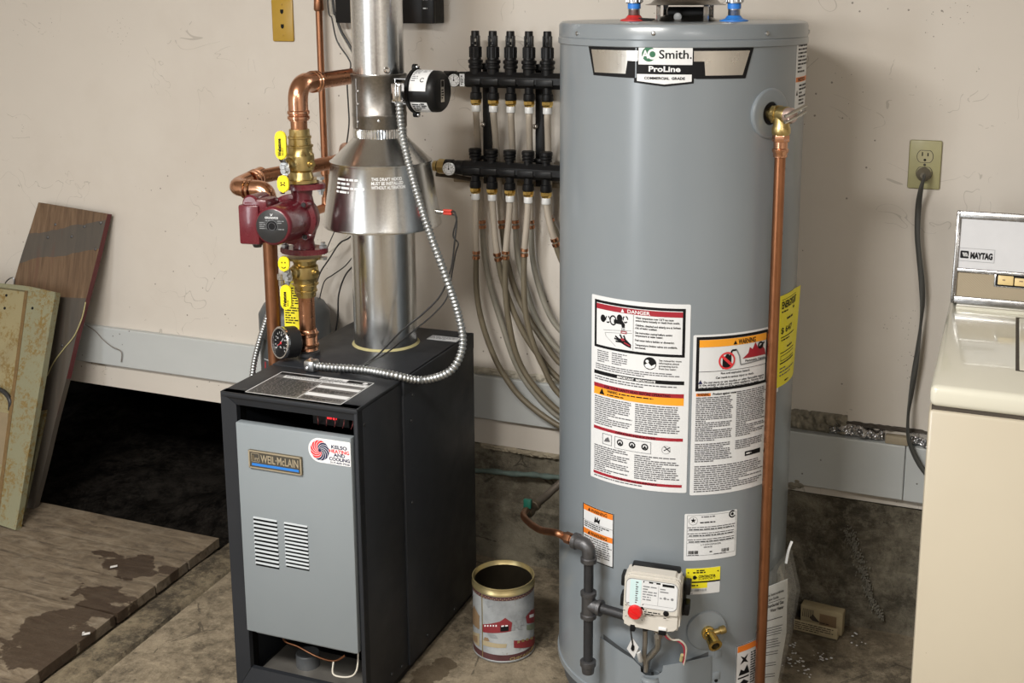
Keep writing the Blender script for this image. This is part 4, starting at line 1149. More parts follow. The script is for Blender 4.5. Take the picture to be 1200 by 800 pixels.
e = pts[-1]; bm = NB(); box(bm, (e.x-.016, e.y-.014, BH+.001), (e.x+.012, e.y+.014, BH+.028), .005); screw(bm, e+V(-.006, -.014, -.004), (0, -1, 0), .005); screw(bm, e+V(-.002, 0, .016), (0, 0, 1), .004)
obj('connector', bm, 'steel', cj)
cl = thing('flexible_conduit', 'short flexible steel conduit dropping behind the boiler left of the pressure gauge', 'conduit', tuple(at(312, 375, -.24)))
obj('armour', armour(smooth_path([at(322, 345, -.26), at(313, 372, -.25), at(304, 400, -.24), at(297, 430, -.23), at(293, 470, -.23), at(291, 520, -.23), V(at(291, 520, -.23).x-.01, -.235, .12), V(at(291, 520, -.23).x-.02, -.245, .0)], 10), .0088), 'conduit_steel', cl, 60)

def wire(name, label, pts, r, m, cat='wire', n=8, group=None):
    bm = NB(); sweep(bm, smooth_path(pts, n), r, 8); return tag(obj(name, bm, m), label, cat, group)
# spill switch leads: red clips on the hood's right side
sw = thing('spill_switch', 'small red-clipped switch on the right edge of the draft hood with black leads', 'switch', tuple(at(519, 247, -.42)))
s0 = at(516, 248, -.40)
bm = NB(); lathe(bm, s0, V(1, -.25, .0), [(-.012, .006), (.004, .006), (.006, .004), (.012, .004)], 12); obj('terminal', bm, 'chrome', sw)
bm = NB(); 
for dz in (.004, -.003): cyl(bm, s0+V(.010, -.002, dz), s0+V(.034, -.006, dz+.001), .0035, 8)
obj('clip', bm, 'clip_red', sw)
bm = NB()
sweep(bm, smooth_path([s0+V(.032, -.006, .003), at(533, 249, -.42), at(535, 262, -.42), at(533, 280, -.43), at(531, 300, -.43), at(527, 320, -.44), at(516, 346, -.45), at(495, 368, -.475), at(470, 388, -.49), atz(440, 418, BH+.006), atz(412, 434, BH+.004), atz(400, 434, BH+.004)], 8), .0022, 8)
sweep(bm, smooth_path([s0+V(.032, -.006, -.003), at(535, 255, -.42), at(531, 276, -.42), at(537, 285, -.42), at(534, 296, -.42), at(530, 318, -.43), at(524, 348, -.45), at(508, 368, -.47), at(484, 388, -.485), atz(452, 414, BH+.006), atz(420, 431, BH+.004), atz(396, 436, BH+.004)], 8), .0018, 8)
obj('lead', bm, 'cord_black', sw)
# thermostat wires behind the vent pipe
yW = -.03
wire('thermostat_wire', 'thin black wire curving down the wall left of the vent pipe, nearest the copper pipe', [V(at(384, 0, yW).x, yW, 2.49), V(at(384, 0, yW).x, yW, 1.9), at(384, 0, yW), at(389, 22, yW), at(395, 48, yW), at(408, 68, yW), at(411, 78, yW), at(407, 95, yW), at(408, 120, yW), at(409, 145, yW), at(406, 170, yW)], .0022, 'cord_black')
wire('thermostat_wire', 'thick black wire hugging the left edge of the vent pipe below the black box', [V(at(384, 0, yW).x, yW, 2.49), V(at(384, 0, yW).x, yW, 1.9), at(390, 0, yW), at(394, 18, yW), at(399, 35, yW), at(409, 52, yW), at(420, 75, yW)], .0036, 'cord_black')
wire('bell_wire', 'pale cream wire running down beside the black wires left of the vent pipe', [V(at(386, 0, yW).x, yW+.01, 2.49), V(at(386, 0, yW).x, yW+.01, 1.9), at(387, 0, yW+.01), at(392, 20, yW+.01), at(400, 42, yW+.01), at(412, 62, yW+.01)], .0024, 'wire_white')
yV = -.06
wire('low_voltage_wire', 'black wire crossing behind the boiler pipes, highest of the three', [at(424, 262, yV), at(410, 278, yV), at(398, 285, yV), at(386, 303, yV), at(376, 318, yV), at(370, 335, yV)], .0022, 'cord_black')
wire('low_voltage_wire', 'thin black wire hanging from behind the skirt toward the grey tank', [at(414, 300, yV), at(404, 312, yV), at(390, 322, yV), at(380, 330, yV), at(374, 352, yV)], .0017, 'cord_black')
wire('low_voltage_wire', 'black wire bowing down the wall beside the lower vent pipe to the boiler', [at(418, 308, yV), at(405, 322, yV), at(397, 345, yV), at(396, 370, yV), at(393, 392, yV)], .0024, 'cord_black')
wire('low_voltage_wire', 'straight thin dark wire slanting down from the hood toward the pump flange', [at(396, 262, yV), at(388, 280, yV), at(380, 298, yV)], .0016, 'cord_black')
wire('bell_wire', 'pale wire slanting from behind the hood toward the pump', [at(415, 262, yV+.01), at(402, 282, yV+.01), at(385, 296, yV+.01)], .002, 'wire_white')
# thin copper pipe on the wall
PX, PY = -1.776, -.035
cu = thing('wall_copper_pipe', 'thin tarnished copper pipe fixed upright on the wall left of the vent', 'pipe', (PX, PY, .95))
z0 = zat(380, 245, (PX, PY))
bm = NB(); cyl(bm, (PX, PY, z0), (PX, PY, 2.49), .0095, 16); obj('copper_tube', bm, 'copper_dull', cu)
bm = NB(); zc = zat(374, 6, (PX, PY)); lathe(bm, (PX, PY, 0), Z, [(zc-.016, .0115), (zc-.012, .014), (zc+.02, .0125), (zc+.022, .012)], 16); obj('coupling', bm, 'copper_dull', cu)
zt_ = zat(374, 196, (PX, PY)); bm = NB(); cyl(bm, (PX, PY, zt_-.02), (PX, PY, zt_+.02), .0125, 16); sweep(bm, [V(PX, PY, zt_), V(PX-.035, PY-.03, zt_), V(PX-.06, PY-.05, zt_)], .010, 12)
zl = zat(376, 243, (PX, PY)); sweep(bm, fillet([V(PX, PY, zl+.03), V(PX, PY, zl), V(PX-.01, PY-.05, zl-.004)], .02, 6), .0125, 14); obj('tee', bm, 'copper', cu)
bm = NB(); box(bm, (PX-.055, PY-.045, zt_+.018), (PX-.015, PY-.025, zt_+.030), .003); obj('valve_lever', bm, 'brass', cu)
# black control box on the wall behind the vent pipe
p0, p1 = at(392, 27, -.06), at(509, 26.5, -.06)
cb = thing('control_box', 'black zone control box on the wall behind the vent pipe', 'control box', ((p0.x+p1.x)/2, 0, p0.z))
bm = NB(); box(bm, (p0.x, -.055, p0.z), (p1.x, 0, p0.z+.20), .003); box(bm, (p1.x-.036, -.062, p0.z), (p1.x, -.05, p0.z+.20), .002); hs = obj('housing', bm, 'black_plastic', cb)
pr = Print(flatfn((p1.x-.034, -.0622, p0.z+.02), (1, 0, 0), (0, 0, 1)), .03, .06); pr.greek(.1, .25, .9, .40, .006, 'ink_grey', .5, 1); pr.greek(.1, .62, .75, .74, .006, 'label_white', .5, 1); pr.done('box_print', hs)
# phone plate
p0, p1 = at(320.5, 48.5, 0), at(346, 48.5, 0); pw = .070; zb = .5*(p0.z+p1.z); xc = .5*(p0.x+p1.x)
ph = thing('phone_wall_plate', 'mustard coloured phone jack plate on the wall', 'wall plate', (xc, 0, zb))
bm = NB(); box(bm, (xc-pw/2, -.006, zb), (xc+pw/2, 0, zb+.117), .004); pl = obj('plate', bm, 'phone_plate', ph)
for dz in (.042, .083):
    bm = NB(); M5 = basis(V(xc, -.0064, zb+dz-.006), (1, 0, 0), (0, 0, 1)); prism(bm, [(-.005, .012), (-.005, .004), (-.002, .0), (.002, .0), (.005, .004), (.005, .012)], .0006, M5); obj('jack', bm, 'ink', ph)
bm = NB()
for dz in (.018, .103): screw(bm, V(xc, -.006, zb+dz), (0, -1, 0), .003)
obj('plate_screw', bm, 'phone_plate', ph)
# outlet with the washer cord
OX, OZ0 = -.1715, 1.133
ot = thing('outlet', 'grimy olive duplex outlet plate on the wall above the washer', 'outlet', (OX, 0, OZ0))
bm = NB(); box(bm, (OX-.036, -.006, OZ0), (OX+.036, 0, OZ0+.114), .004); obj('plate', bm, 'outlet_olive', ot)
for zc in (OZ0+.0765, OZ0+.0375):
    bm = NB(); pts = []
    for k in range(32):
        a = 2*PI*k/32; pts.append((.0172*math.cos(a), max(-.0135, min(.0135, .0172*math.sin(a)))))
    prism(bm, [(x*1.08, y*1.08) for x, y in pts], .0006, basis(V(OX, -.006, zc), (1, 0, 0), (0, 0, 1)), 1); prism(bm, pts, .0018, basis(V(OX, -.006, zc), (1, 0, 0), (0, 0, 1)), 0)
    for dx, h in ((-.0062, .0045), (.0062, .0038)): box(bm, (OX+dx-.0013, -.0082, zc+.001), (OX+dx+.0013, -.0070, zc+.001+h*2), 0, None, 2)
    lathe(bm, V(OX, -.0070, zc-.008), (0, -1, 0), [(0, .003), (.0012, .003)], 10, 2)
    obj('receptacle', bm, ['outlet_face', 'badge_dark', 'ink'], ot)
bm = NB(); screw(bm, V(OX, -.006, OZ0+.057), (0, -1, 0), .003); obj('plate_screw', bm, 'badge_dark', ot)
cd = thing('power_cord', 'dark grey flat cord plugged into the lower outlet and falling behind the washer', 'cord', (OX, -.02, OZ0+.0375))
pg = V(OX, -.008, OZ0+.036)
bm = NB(); lathe(bm, pg, (0, -1, 0), [(0, .0155), (.010, .0165), (.013, .015), (.024, .0085), (.030, .0065)], 20); obj('plug', bm, P('plug_brown', (.13, .115, .085), .5), cd)
bm = NB(); y_ = -.026
pts = [pg+V(0, -.024, -.001), at(1083, 208, -.040), at(1079, 222, -.042), at(1076, 245, y_), at(1075, 275, y_), at(1077, 300, y_), at(1080, 330, y_), at(1081, 355, y_), at(1079, 380, y_), at(1074, 420, y_), at(1068, 460, y_), at(1064, 490, -.034), at(1065, 515, -.036), at(1074, 538, -.036), at(1086, 556, -.04), at(1110, 585, -.05)]
sweep(bm, smooth_path(pts, 10), .0068, 12, flat=lambda t: (1.0, .52, .5+3.2*math.sin(t*5.2)))
obj('cable', bm, 'cord_grey', cd)

# ================================================================== RADIANT HEATING MANIFOLDS
def manifold(name, label, zc, yc, xs, x0, upper, gx):
    t = thing(name, label, 'manifold', (xs[2], yc, zc))
    R3 = .0215
    bm = NB(); lathe(bm, V(x0, yc, zc), (1, 0, 0), [(0, R3-.002), (.002, R3), (.33, R3), (.332, R3-.002)], 8, x_axis=(0, math.cos(PI/8), math.sin(PI/8)))
    lathe(bm, V(x0+.002, yc, zc), (-1, 0, 0), [(0, R3*.9), (.02, R3*.9), (.024, R3*.8)], 20)
    obj('header_pipe', bm, 'black_plastic', t, 20)
    # raised ribs on the face of each segment
    for k, x in enumerate(xs):
        bm = NB(); box(bm, (x-.0225, yc-R3-.0018, zc-.012), (x+.0225, yc-R3+.004, zc+.004), .0015); obj('segment_rib', bm, 'black_plastic', t)
    for k, x in enumerate(xs):
        if upper:
            bm = NB(); zb = zc+.014
            lathe(bm, V(x, yc, zb), Z, [(0, .015), (.014, .0155), (.016, .0185), (.022, .0185), (.024, .0165), (.027, .0165), (.029, .0195), (.036, .0195), (.038, .0150), (.042, .0145), (.070, .0150), (.072, .0125)], 20)
            for q in range(10):
                a = 2*PI*q/10; cyl(bm, V(x+.0148*math.cos(a), yc+.0148*math.sin(a), zb+.043), V(x+.0148*math.cos(a), yc+.0148*math.sin(a), zb+.069), .0022, 6)
            vb = obj('valve_body', bm, 'black_plastic', t)
            bm = NB()
            for dx in (-.0085, .0085): box(bm, (x+dx-.0022, yc-.008, zb+.070), (x+dx+.0022, yc+.008, zb+.098), .001)
            lathe(bm, V(x, yc, zb+.092), Z, [(0, .0108), (.016, .0104), (.018, .0094)], 14); obj('flow_cap', bm, 'black_plastic', vb)
            bm = NB(); cyl(bm, V(x, yc, zb+.070), V(x, yc, zb+.095), .0058, 12); obj('sight_tube', bm, P('sight_clear', (.30, .29, .26), .2) if 'sight_clear' not in MAT else 'sight_clear', vb)
            bm = NB(); dx = (-.003, .003, -.002, .003, .001)[k]; box(bm, (x+dx-.0035, yc-.0095, zb+.071), (x+dx+.0035, yc-.008, zb+.096), .0005); cyl(bm, V(x, yc-.0065, zb+.076), V(x, yc-.0065, zb+.083), .0045, 10); obj('flow_scale', bm, 'black_plastic', vb)
            pr = Print(flatfn((x+dx-.003, yc-.0097, zb+.072), (1, 0, 0), (0, 0, 1)), .006, .024); pr.greek(.15, .55, .85, .98, .006, 'ink_grey', .3, 1); pr.done('scale_print', vb)
        else:
            bm = NB(); zb = zc+.014
            lathe(bm, V(x, yc, zb), Z, [(0, .0115), (.012, .0115), (.013, .0155), (.017, .0155), (.019, .0135), (.021, .0165), (.026, .0165), (.027, .0145), (.029, .0170), (.037, .0168), (.039, .015)], 20); obj('shutoff_cap', bm, 'black_plastic', t)
        bm = NB(); zb = zc-.014
        lathe(bm, V(x, yc, zb), (0, 0, -1), [(0, .0115), (.018, .0115), (.020, .0145), (.034, .0155), (.036, .0150), (.038, .013)], 20); obj('outlet_port', bm, 'black_plastic', t)
        bm = NB(); ns = 8
        lathe(bm, V(x, yc, zb-.036), (0, 0, -1), [(0, .0128), (.002, .0150), (.010, .0150), (.013, .0125), (.018, .0110)], ns); ob = obj('brass_nut', bm, 'brass_bright', t, 15)
        bm = NB(); lathe(bm, V(x, yc, zb-.052), (0, 0, -1), [(0, .0110), (.001, .0118), (.016, .0118), (.017, .0105)], 20); obj('white_collar', bm, 'nylon_white', t)
    # gauge at the inlet end
    gp = V(gx, yc-.012, zc-.002)
    Lg = (x0-gx)
    bm = NB(); lathe(bm, V(x0-.022, yc, zc), (-1, 0, 0), [(0, .0185), (.006, .0185), (.008, .0205), (Lg-.004, .0205), (Lg-.002, .018), (Lg+.02, .016)], 20)
    obj('inlet_union', bm, 'black_plastic', t, 30)
    bm = NB(); lathe(bm, V(gx-.004, yc, zc), (-1, 0, 0), [(0, .016), (.012, .016), (.014, .020), (.034, .020), (.036, .015), (.05, .014)], 8); obj('inlet_nut', bm, 'brass' if not upper else 'black_plastic', t, 20)
    GN2 = V(.12, -.99, 0).normalized() if not upper else V(.10, -.99, .0).normalized()
    bm = NB(); lathe(bm, gp-GN2*.012, GN2, [(0, .014), (.020, .0175), (.024, .0175), (.0245, .0165)], 28); gb = obj('thermometer', bm, 'black_plastic' if upper else 'steel', t)
    GS2 = V(0, 0, 1).cross(GN2).normalized()
    pr = Print(lambda u, v, d: gp+GN2*(.0127+d)+GS2*(u-.016)+V(0, 0, v-.016), .032, .032)
    pr.disc(.5, .5, .0160, 'white', 0, 26); pr.disc(.5, .5, .0128, 'ink', 1, 26, .0123)
    for k in range(11):
        a = math.radians(230-k*28); pr.line(.5+.47*math.cos(a), .5-.47*math.sin(a), .5+.40*math.cos(a), .5-.40*math.sin(a), .0010, 'ink', 1)
    for k, s_ in enumerate(('0', '20', '40', '60', '80')):
        a = math.radians(225-k*67); pr.text(s_, .5+.29*math.cos(a), .54-.29*math.sin(a), .0030, 'ink', 'c', None, 1)
    pr.P([(.47, .5), (.53, .5), (.515, .2), (.485, .2)], 'ink', 2); pr.disc(.5, .5, .0022, 'ink', 2); pr.done('dial', gb, 'white dial with black marks')
    return t
y1m, y2m = -.085, -.085
xs1 = [at(x, 92, y1m).x for x in (557.5, 578, 598.5, 620, 641.5)]; xs2 = [at(x, 200, y2m).x for x in (557, 576.5, 597.5, 619, 640)]
z1m, z2m = at(598, 94, y1m).z, at(598, 199.5, y2m).z
m1 = manifold('manifold', 'upper black five-port heating manifold with tall flow meter valves', z1m, y1m, xs1, at(547, 93, y1m).x, True, at(536, 91, y1m).x)
m2 = manifold('manifold', 'lower black five-port heating manifold with round white thermometer', z2m, y2m, xs2, at(543, 198, y2m).x, False, at(528, 200, y2m-.01).x)
pr = Print(lambda u, v, d: V(at(539, 93, y1m-.02).x+u, y1m-.0218-d, z1m-.017+v), .014, .032); pr.R(0, 0, 1, 1, 'label_white', 1); pr.greek(.2, .1, .8, .9, .005, 'ink', .5, 2); pr.done('inlet_label', m1)
bm = NB()
sweep(bm, [at(511, 204, -.06), at(530, 206, -.05), at(556, 211, -.04)], .006, 8); obj('feed_pipe', bm, 'carton_dark', m2)
bm = NB(); box(bm, (xs2[0]-.1, -.012, z2m-.052), (xs2[4]+.08, 0, z2m-.040), .002); obj('wall_cleat', bm, P('cleat', (.28, .23, .16), .8, 0, .4, 30), m2)
for k, (xa, xb) in enumerate(((at(571, 90, -.04).x, at(574, 200, -.04).x), (at(633, 90, -.04).x, at(635, 200, -.04).x))):
    bk = thing('manifold_bracket', ('black bracket strip joining the two manifolds between their first and second ports', 'black bracket strip joining the two manifolds beside their fifth ports')[k], 'bracket', (xa, -.02, z2m), 'manifold brackets')
    bm = NB(); box(bm, (xa-.011, -.048, z2m-.045), (xa+.011, -.034, z1m+.036), .002); box(bm, (xa-.013, -.064, z1m+.024), (xa+.013, -.034, z1m+.040), .002); box(bm, (xa-.013, -.064, z2m+.020), (xa+.013, -.034, z2m+.030), .002)
    box(bm, (xa-.008, -.036, z1m-.02), (xa+.008, 0, z1m+.02), .002); box(bm, (xa-.008, -.036, z2m-.02), (xa+.008, 0, z2m+.02), .002)
    obj('strip', bm, 'black_plastic', bk)
    bm = NB(); zb = at(570, 146, -.05).z; lathe(bm, V(xa-.010, -.048, zb), (0, -1, 0), [(0, .0075), (.003, .0075), (.006, .005), (.007, .002)], 14); obj('screw', bm, 'chrome', bk)
# supply tubing: five from the upper manifold pass behind the lower one, five leave the lower one
ORD = ('first', 'second', 'third', 'fourth', 'fifth')
def tube(label, fresh, old, group, r=.0086, ro=.0078, pale=False):
    t = thing('heating_tube', label, 'tube', tuple(fresh[0]), group)
    bm = NB(); sweep(bm, smooth_path(fresh, 6), r, 12); obj('milky_length', bm, 'pex', t)
    if old:
        bm = NB(); sweep(bm, smooth_path(old, 8), ro, 12); obj('aged_length', bm, 'pex_old_pale' if pale else 'pex_old', t)
        d = (old[1]-old[0]).normalized()
        bm = NB()
        for o_ in (-.010, .004): lathe(bm, old[0]+d*o_, d, [(0, r+.0008), (.001, r+.0018), (.008, r+.0018), (.009, r+.0008)], 14)
        obj('crimp_ring', bm, 'copper', t)
yb = -.085; yl = -.060
lowers = [
 ([(558, 298), (558, 335), (563, 370), (574, 405), (588, 435), (612, 467), (652, 497), (700, 520)], -.070),
 ([(583, 300), (588, 325), (598, 355), (612, 387), (630, 415), (652, 441), (700, 480)], -.052),
 ([(592.5, 298), (592, 335), (596, 375), (605, 415), (622, 447), (652, 479), (700, 512)], -.070),
 ([(614.5, 295), (614, 330), (616, 365), (624, 400), (636, 428), (654, 460), (700, 500)], -.088),
 ([(650.5, 283), (656, 300), (670, 330), (700, 380)], -.06)]
for k in range(5):
    x = xs2[k]; pts, ye = lowers[k]; zb = z2m-.078; q = pts[0]
    end = at(q[0], q[1], yb+.004)
    fresh = [V(x, yb, zb), V(x+(end.x-x)*.25, yb, zb-(zb-end.z)*.35), V(x+(end.x-x)*.65, yb, zb-(zb-end.z)*.72), end]
    old = [at(a, b, yb+.004+(ye-yb-.004)*min(1, i/2.5)) for i, (a, b) in enumerate(pts)]; L_ = old[-1]; old += [V(L_.x+.07, -.04, L_.z-.07), V(L_.x+.12, -.012, L_.z-.12)]
    tube(f'milky tube from the {ORD[k]} port of the lower manifold, curving down behind the heater', fresh, old, 'tubes of the lower manifold')
uppers = [
 ([(565, 262), (568, 300), (576, 340), (590, 385), (604, 425), (622, 455), (652, 486), (700, 515)], True),
 ([(588, 262), (593, 300), (604, 340), (618, 370), (636, 398), (656, 425), (700, 460)], False),
 ([(604, 262), (607, 300), (617, 340), (628, 372), (642, 395), (658, 413), (700, 450)], True),
 ([(622, 262), (624, 300), (630, 330), (641, 362), (656, 386), (700, 430)], True),
 ([(644, 255), (650, 268), (660, 288), (700, 330)], False)]
for k in range(5):
    x = xs1[k]; zb = z1m-.078; yt = y1m; pts, pale = uppers[k]
    q0 = (557.5, 578, 598.5, 620, 641.5)[k]; q1 = pts[0][0]; pxx = lambda y: q0+(q1-q0)*(y-125)/(pts[0][1]-125)
    e0 = at(pts[0][0], pts[0][1], -.030)
    fresh = [V(x, yt, zb), V(x, yt, zb-.018), at(pxx(158), 158, -.066), at(pxx(178), 178, -.046), at(pxx(205), 205, -.034), e0]
    old = [at(a, b, -.030+.004*math.sin(i)) for i, (a, b) in enumerate(pts)]; L_ = old[-1]; old += [V(L_.x+.06, -.020, L_.z-.07), V(L_.x+.10, -.011, L_.z-.12)]
    tube(f'milky tube from the {ORD[k]} port of the upper manifold, running down behind the lower one', fresh, old, 'tubes of the upper manifold', .0086, .0078, pale)

# ================================================================== WATER HEATER
HC = V(-.662, -.3635, 0); HR = .2625; HT = 1.524
def hhit(x, y, r=HR):
    d = ray(x, y); ox, oy = CAM.x-HC.x, CAM.y-HC.y
    A = d.x**2+d.y**2; B = 2*(ox*d.x+oy*d.y); C_ = ox*ox+oy*oy-r*r; D = B*B-4*A*C_
    t = (-B-math.sqrt(max(0, D)))/(2*A); p = CAM+d*t
    return math.atan2(p.y-HC.y, p.x-HC.x), p.z
def hp(a, z, r=HR): return V(HC.x+r*math.cos(a), HC.y+r*math.sin(a), z)
def hfn(a0, z0, base=.0006): return lambda u, v, d: hp(a0+u/HR, z0+v, HR+base+d)
def hn(a): return V(math.cos(a), math.sin(a), 0)
def ht(a): return V(-math.sin(a), math.cos(a), 0)      # to the right as seen from the room
heater = thing('water_heater', 'tall grey cylindrical gas water heater covered in warning labels', 'water heater', tuple(HC))
bm = NB()
lathe(bm, HC, Z, [(.045, HR-.004), (.045, HR+.003), (.058, HR+.003), (.060, HR), (1.488, HR)], 128, cap0=True, cap1=False)
jacket = obj('jacket', bm, 'heater_enamel', heater)
bm = NB(); lathe(bm, HC, Z, [(.0, HR-.012), (.044, HR-.012)], 96); obj('base_ring', bm, 'tank_dark', heater)
bm = NB(); lathe(bm, HC, Z, [(1.478, HR+.001), (1.4795, HR+.0035), (1.491, HR+.0035), (1.493, HR+.0012), (1.494, HR+.0022), (HT-.008, HR+.0022), (HT-.002, HR-.001), (HT, HR-.006)], 128, cap0=False); cap = obj('top_cap', bm, 'heater_enamel', heater)
bm = NB()
for x, y in ((677.5, 39), (766, 39), (898, 39), (948, 37)):
    a, z = hhit(x, y); screw(bm, hp(a, z, HR+.002), hn(a), .0045)
a, z = hhit(658, 46); 
obj('cap_screw', bm, 'steel', cap)
# inlet and outlet nipples with red and blue collars
def nipple(name, x, y, m, lab):
    base = atz(x, y, HT)
    d = ray(x, y); b = V(base.x, base.y, HT)
    n = V(HC.x-.662*0, 0, 0)
    g = V(0, 0, 0)
    return b
def cap_point(x, back):                                # a point on the cap seen along column x, a given way behind the heater's centre plane
    d = ray(x, 25); Y = HC.y+back; p = CAM+d*((Y-CAM.y)/d.y); return V(p.x, Y, HT)
for x, m, col_ in ((743, 'ring_red', 'red'), (860, 'ring_blue', 'blue')):
    b = cap_point(x, .0 if x < 800 else .0)
    bm = NB(); lathe(bm, b, Z, [(0, .030), (.0025, .030), (.006, .019), (.010, .0155), (.012, .014)], 28); obj('collar', bm, m, heater, label=f'{col_} plastic collar')
    bm = NB(); lathe(bm, b, Z, [(.0, .0125), (.060, .0125)], 24)
    for k in range(6): lathe(bm, b, Z, [(.012+k*.002, .0125), (.013+k*.002, .0131), (.014+k*.002, .0125)], 24, cap0=False, cap1=False)
    np = obj('nipple', bm, 'steel', heater)
    bm = NB(); lathe(bm, b, Z, [(.0255, .0128), (.026, .0142), (.0365, .0142), (.037, .0128)], 24); obj('thread_tape', bm, 'ring_blue', np)
    bm = NB(); lathe(bm, b, Z, [(.037, .014), (.038, .0175), (.056, .0175), (.060, .016), (.12, .016)], 24)
    for k in range(12): a = 2*PI*k/12; cyl(bm, b+V(.0172*math.cos(a), .0172*math.sin(a), .040), b+V(.0172*math.cos(a), .0172*math.sin(a), .055), .0022, 6)
    obj('union', bm, 'steel', np)
# draft diverter on top
dv = cap_point(803, .0); SCL = (dv-CAM).length/1375.1
bm = NB(); lathe(bm, dv, Z, [(.034, .086), (.0345, .0865), (.038, .074), (.046, .066), (.060, .058), (.11, .052)], 40, cap0=False); dd = obj('draft_diverter', bm, 'galvanised_dull', heater)
bm = NB(); lathe(bm, dv, Z, [(.0005, .075), (.004, .066), (.010, .052), (.012, .045)], 40, cap1=False); obj('flue_ring', bm, 'galvanised_dull', heater)
for k in range(4):
    a = math.radians(-150+k*90+22); bm = NB(); c = dv+V(.071*math.cos(a), .071*math.sin(a), 0)
    M6 = basis(c, ht(a), (0, 0, 1)); box(bm, (-.0065, 0, -.001), (.0065, .038, .001), .0004, M6); box(bm, (-.0065, 0, -.012), (.0065, .0015, .001), .0004, M6); obj('leg', bm, 'galvanised', dd)
bm = NB(); cyl(bm, dv+V(-.045, .03, .017), dv+V(.045, .03, .017), .013, 12); box(bm, (dv.x-.046, dv.y+.02, HT+.002), (dv.x+.046, dv.y+.045, HT+.026), .002); obj('flue_damper', bm, 'black_metal', dd)
bm = NB(); lathe(bm, dv+V(.0, -.06, .010), (0, -1, 0), [(0, .0085), (.003, .0085), (.004, .007)], 18); obj('cap_plug', bm, 'ink_grey', heater)
bm = NB(); cyl(bm, cap_point(747, -.01)+V(0, 0, .004), dv+V(-.06, -.03, .003), .003, 8); obj('strap', bm, 'black_metal', heater)

# ---- brand emblem
def emb(*pts): return [hhit(x, y) for x, y in pts]
a0, zt0 = hhit(690, 55.5); a1, _ = hhit(882.5, 55.5); _, zb0 = hhit(740, 101.5); _, ztop = hhit(790, 49.5)
EW = (a1-a0)*HR; EH = ztop-zb0
pr = Print(hfn(a0, zb0), EW, EH)
X = lambda x: ((hhit(x, 70)[0]-a0)*HR)/EW
Yn = lambda y: (ztop-hhit(790, y)[1])/EH
def cpoly(xs, m, layer):
    """polygon given as top and bottom outlines over the same columns"""
    for (xa, ta, ba), (xb, tb_, bb) in zip(xs, xs[1:]): pr.P([(X(xa), Yn(ba)), (X(xb), Yn(bb)), (X(xb), Yn(tb_)), (X(xa), Yn(ta))], m, layer)
def fine(xs, n=4):
    out = []
    for p, q in zip(xs, xs[1:]):
        for k in range(n): out.append(tuple(p[i]+(q[i]-p[i])*k/n for i in range(3)))
    return out+[xs[-1]]
cpoly(fine([(690, 55.5, 57), (696, 55.5, 91), (744.5, 55.5, 92.5)]), 'ink', 1); cpoly(fine([(816, 55.5, 92.5), (874, 55.5, 92.5), (882.5, 55.5, 57)]), 'ink', 1)
cpoly(fine([(743.5, 92, 97.5), (779, 92, 101.5), (813.5, 92, 97.5)]), 'ink', 1); cpoly(fine([(746, 48.5, 92), (816, 48.5, 92)], 8), 'ink', 1)
cpoly(fine([(693.5, 59.8, 61), (697.5, 59.8, 87.5), (733.5, 59.8, 87.5), (735.5, 59.8, 72.2)]), 'foil', 2); cpoly(fine([(735.5, 59.8, 72), (747.5, 59.8, 72)]), 'foil', 2)
cpoly(fine([(813, 59.8, 72), (825.5, 59.8, 72)]), 'foil', 2); cpoly(fine([(825.5, 59.8, 72.5), (827, 59.8, 88.5), (870.5, 59.8, 88.5), (878, 59.8, 61)]), 'foil', 2)
cpoly(fine([(748.5, 51.5, 76), (811.5, 51.5, 76)], 8), 'white', 3)
cpoly(fine([(747, 87.3, 95.5), (779, 87.3, 99), (811, 87.3, 95.5)], 6), 'white', 3)
rg = .5*(zt0-hhit(740, 74)[1])*1.02
cxn, cyn = X(760.5), Yn(63.8)
pr.disc(cxn, cyn, rg, 'ink_green', 4, 28)
pr.text('A', X(752.3), Yn(68.3), rg*1.05, 'white', 'l', rg*1.0, 5, .03); pr.disc(X(764.8), Yn(63.8), rg*.72, 'white', 5, 24, rg*.42); pr.disc(X(764.8), Yn(63.8), rg*.42, 'ink_green', 5, 20)
Wd = lambda xa, xb: (X(xb)-X(xa))*EW
pr.text('Smith.', X(772.5), Yn(68.6), rg*1.15, 'ink', 'l', Wd(772.5, 810.5), 5, .012)
pr.text('ProLine', X(779), Yn(84), rg*.72, 'white', 'c', Wd(760, 797), 5, .03)
pr.text('COMMERCIAL  GRADE', X(779), Yn(93.3), rg*.34, 'ink', 'c', Wd(754.5, 802), 5, .035)
pr.done('brand_emblem', heater, 'black and brushed metal brand emblem')

def hlabel(name, tl, tr, bl, br, m='label_white', r=.003, label=None):
    c = [hhit(*p) for p in (tl, tr, bl, br)]
    al = (c[0][0]+c[2][0])/2; ar = (c[1][0]+c[3][0])/2; zt_ = (c[0][1]+c[1][1])/2; zb_ = (c[2][1]+c[3][1])/2
    W_, H_ = (ar-al)*HR, zt_-zb_
    fnp = hfn(al, zb_); s_ = sheet(fnp, W_, H_, m, name, heater, .0004, r, 16, label); return s_, Print(fnp, W_, H_)
def tri(pr, x, y, s, m, layer=3): h = s*pr.W/pr.H; pr.P([(x-s/2, y), (x+s/2, y), (x, y-h)], m, layer)
# ---- large danger label
lb, pr = hlabel('danger_label', (695, 344), (811, 357), (691.5, 556), (803, 578), 'label_white', .003, 'tall white label headed DANGER')
pr.frame(.04, .022, .955, .275, .026, 'ink', 1); pr.R(.066, .040, .93, .068, 'ink_red', 2)
tri(pr, .36, .065, .035, 'white'); pr.text('DANGER', .41, .0640, .0072, 'white', 'l', pr.W*.22, 3, .02)
pr.line(.47, .07, .47, .256, .0008, 'ink_grey', 2)
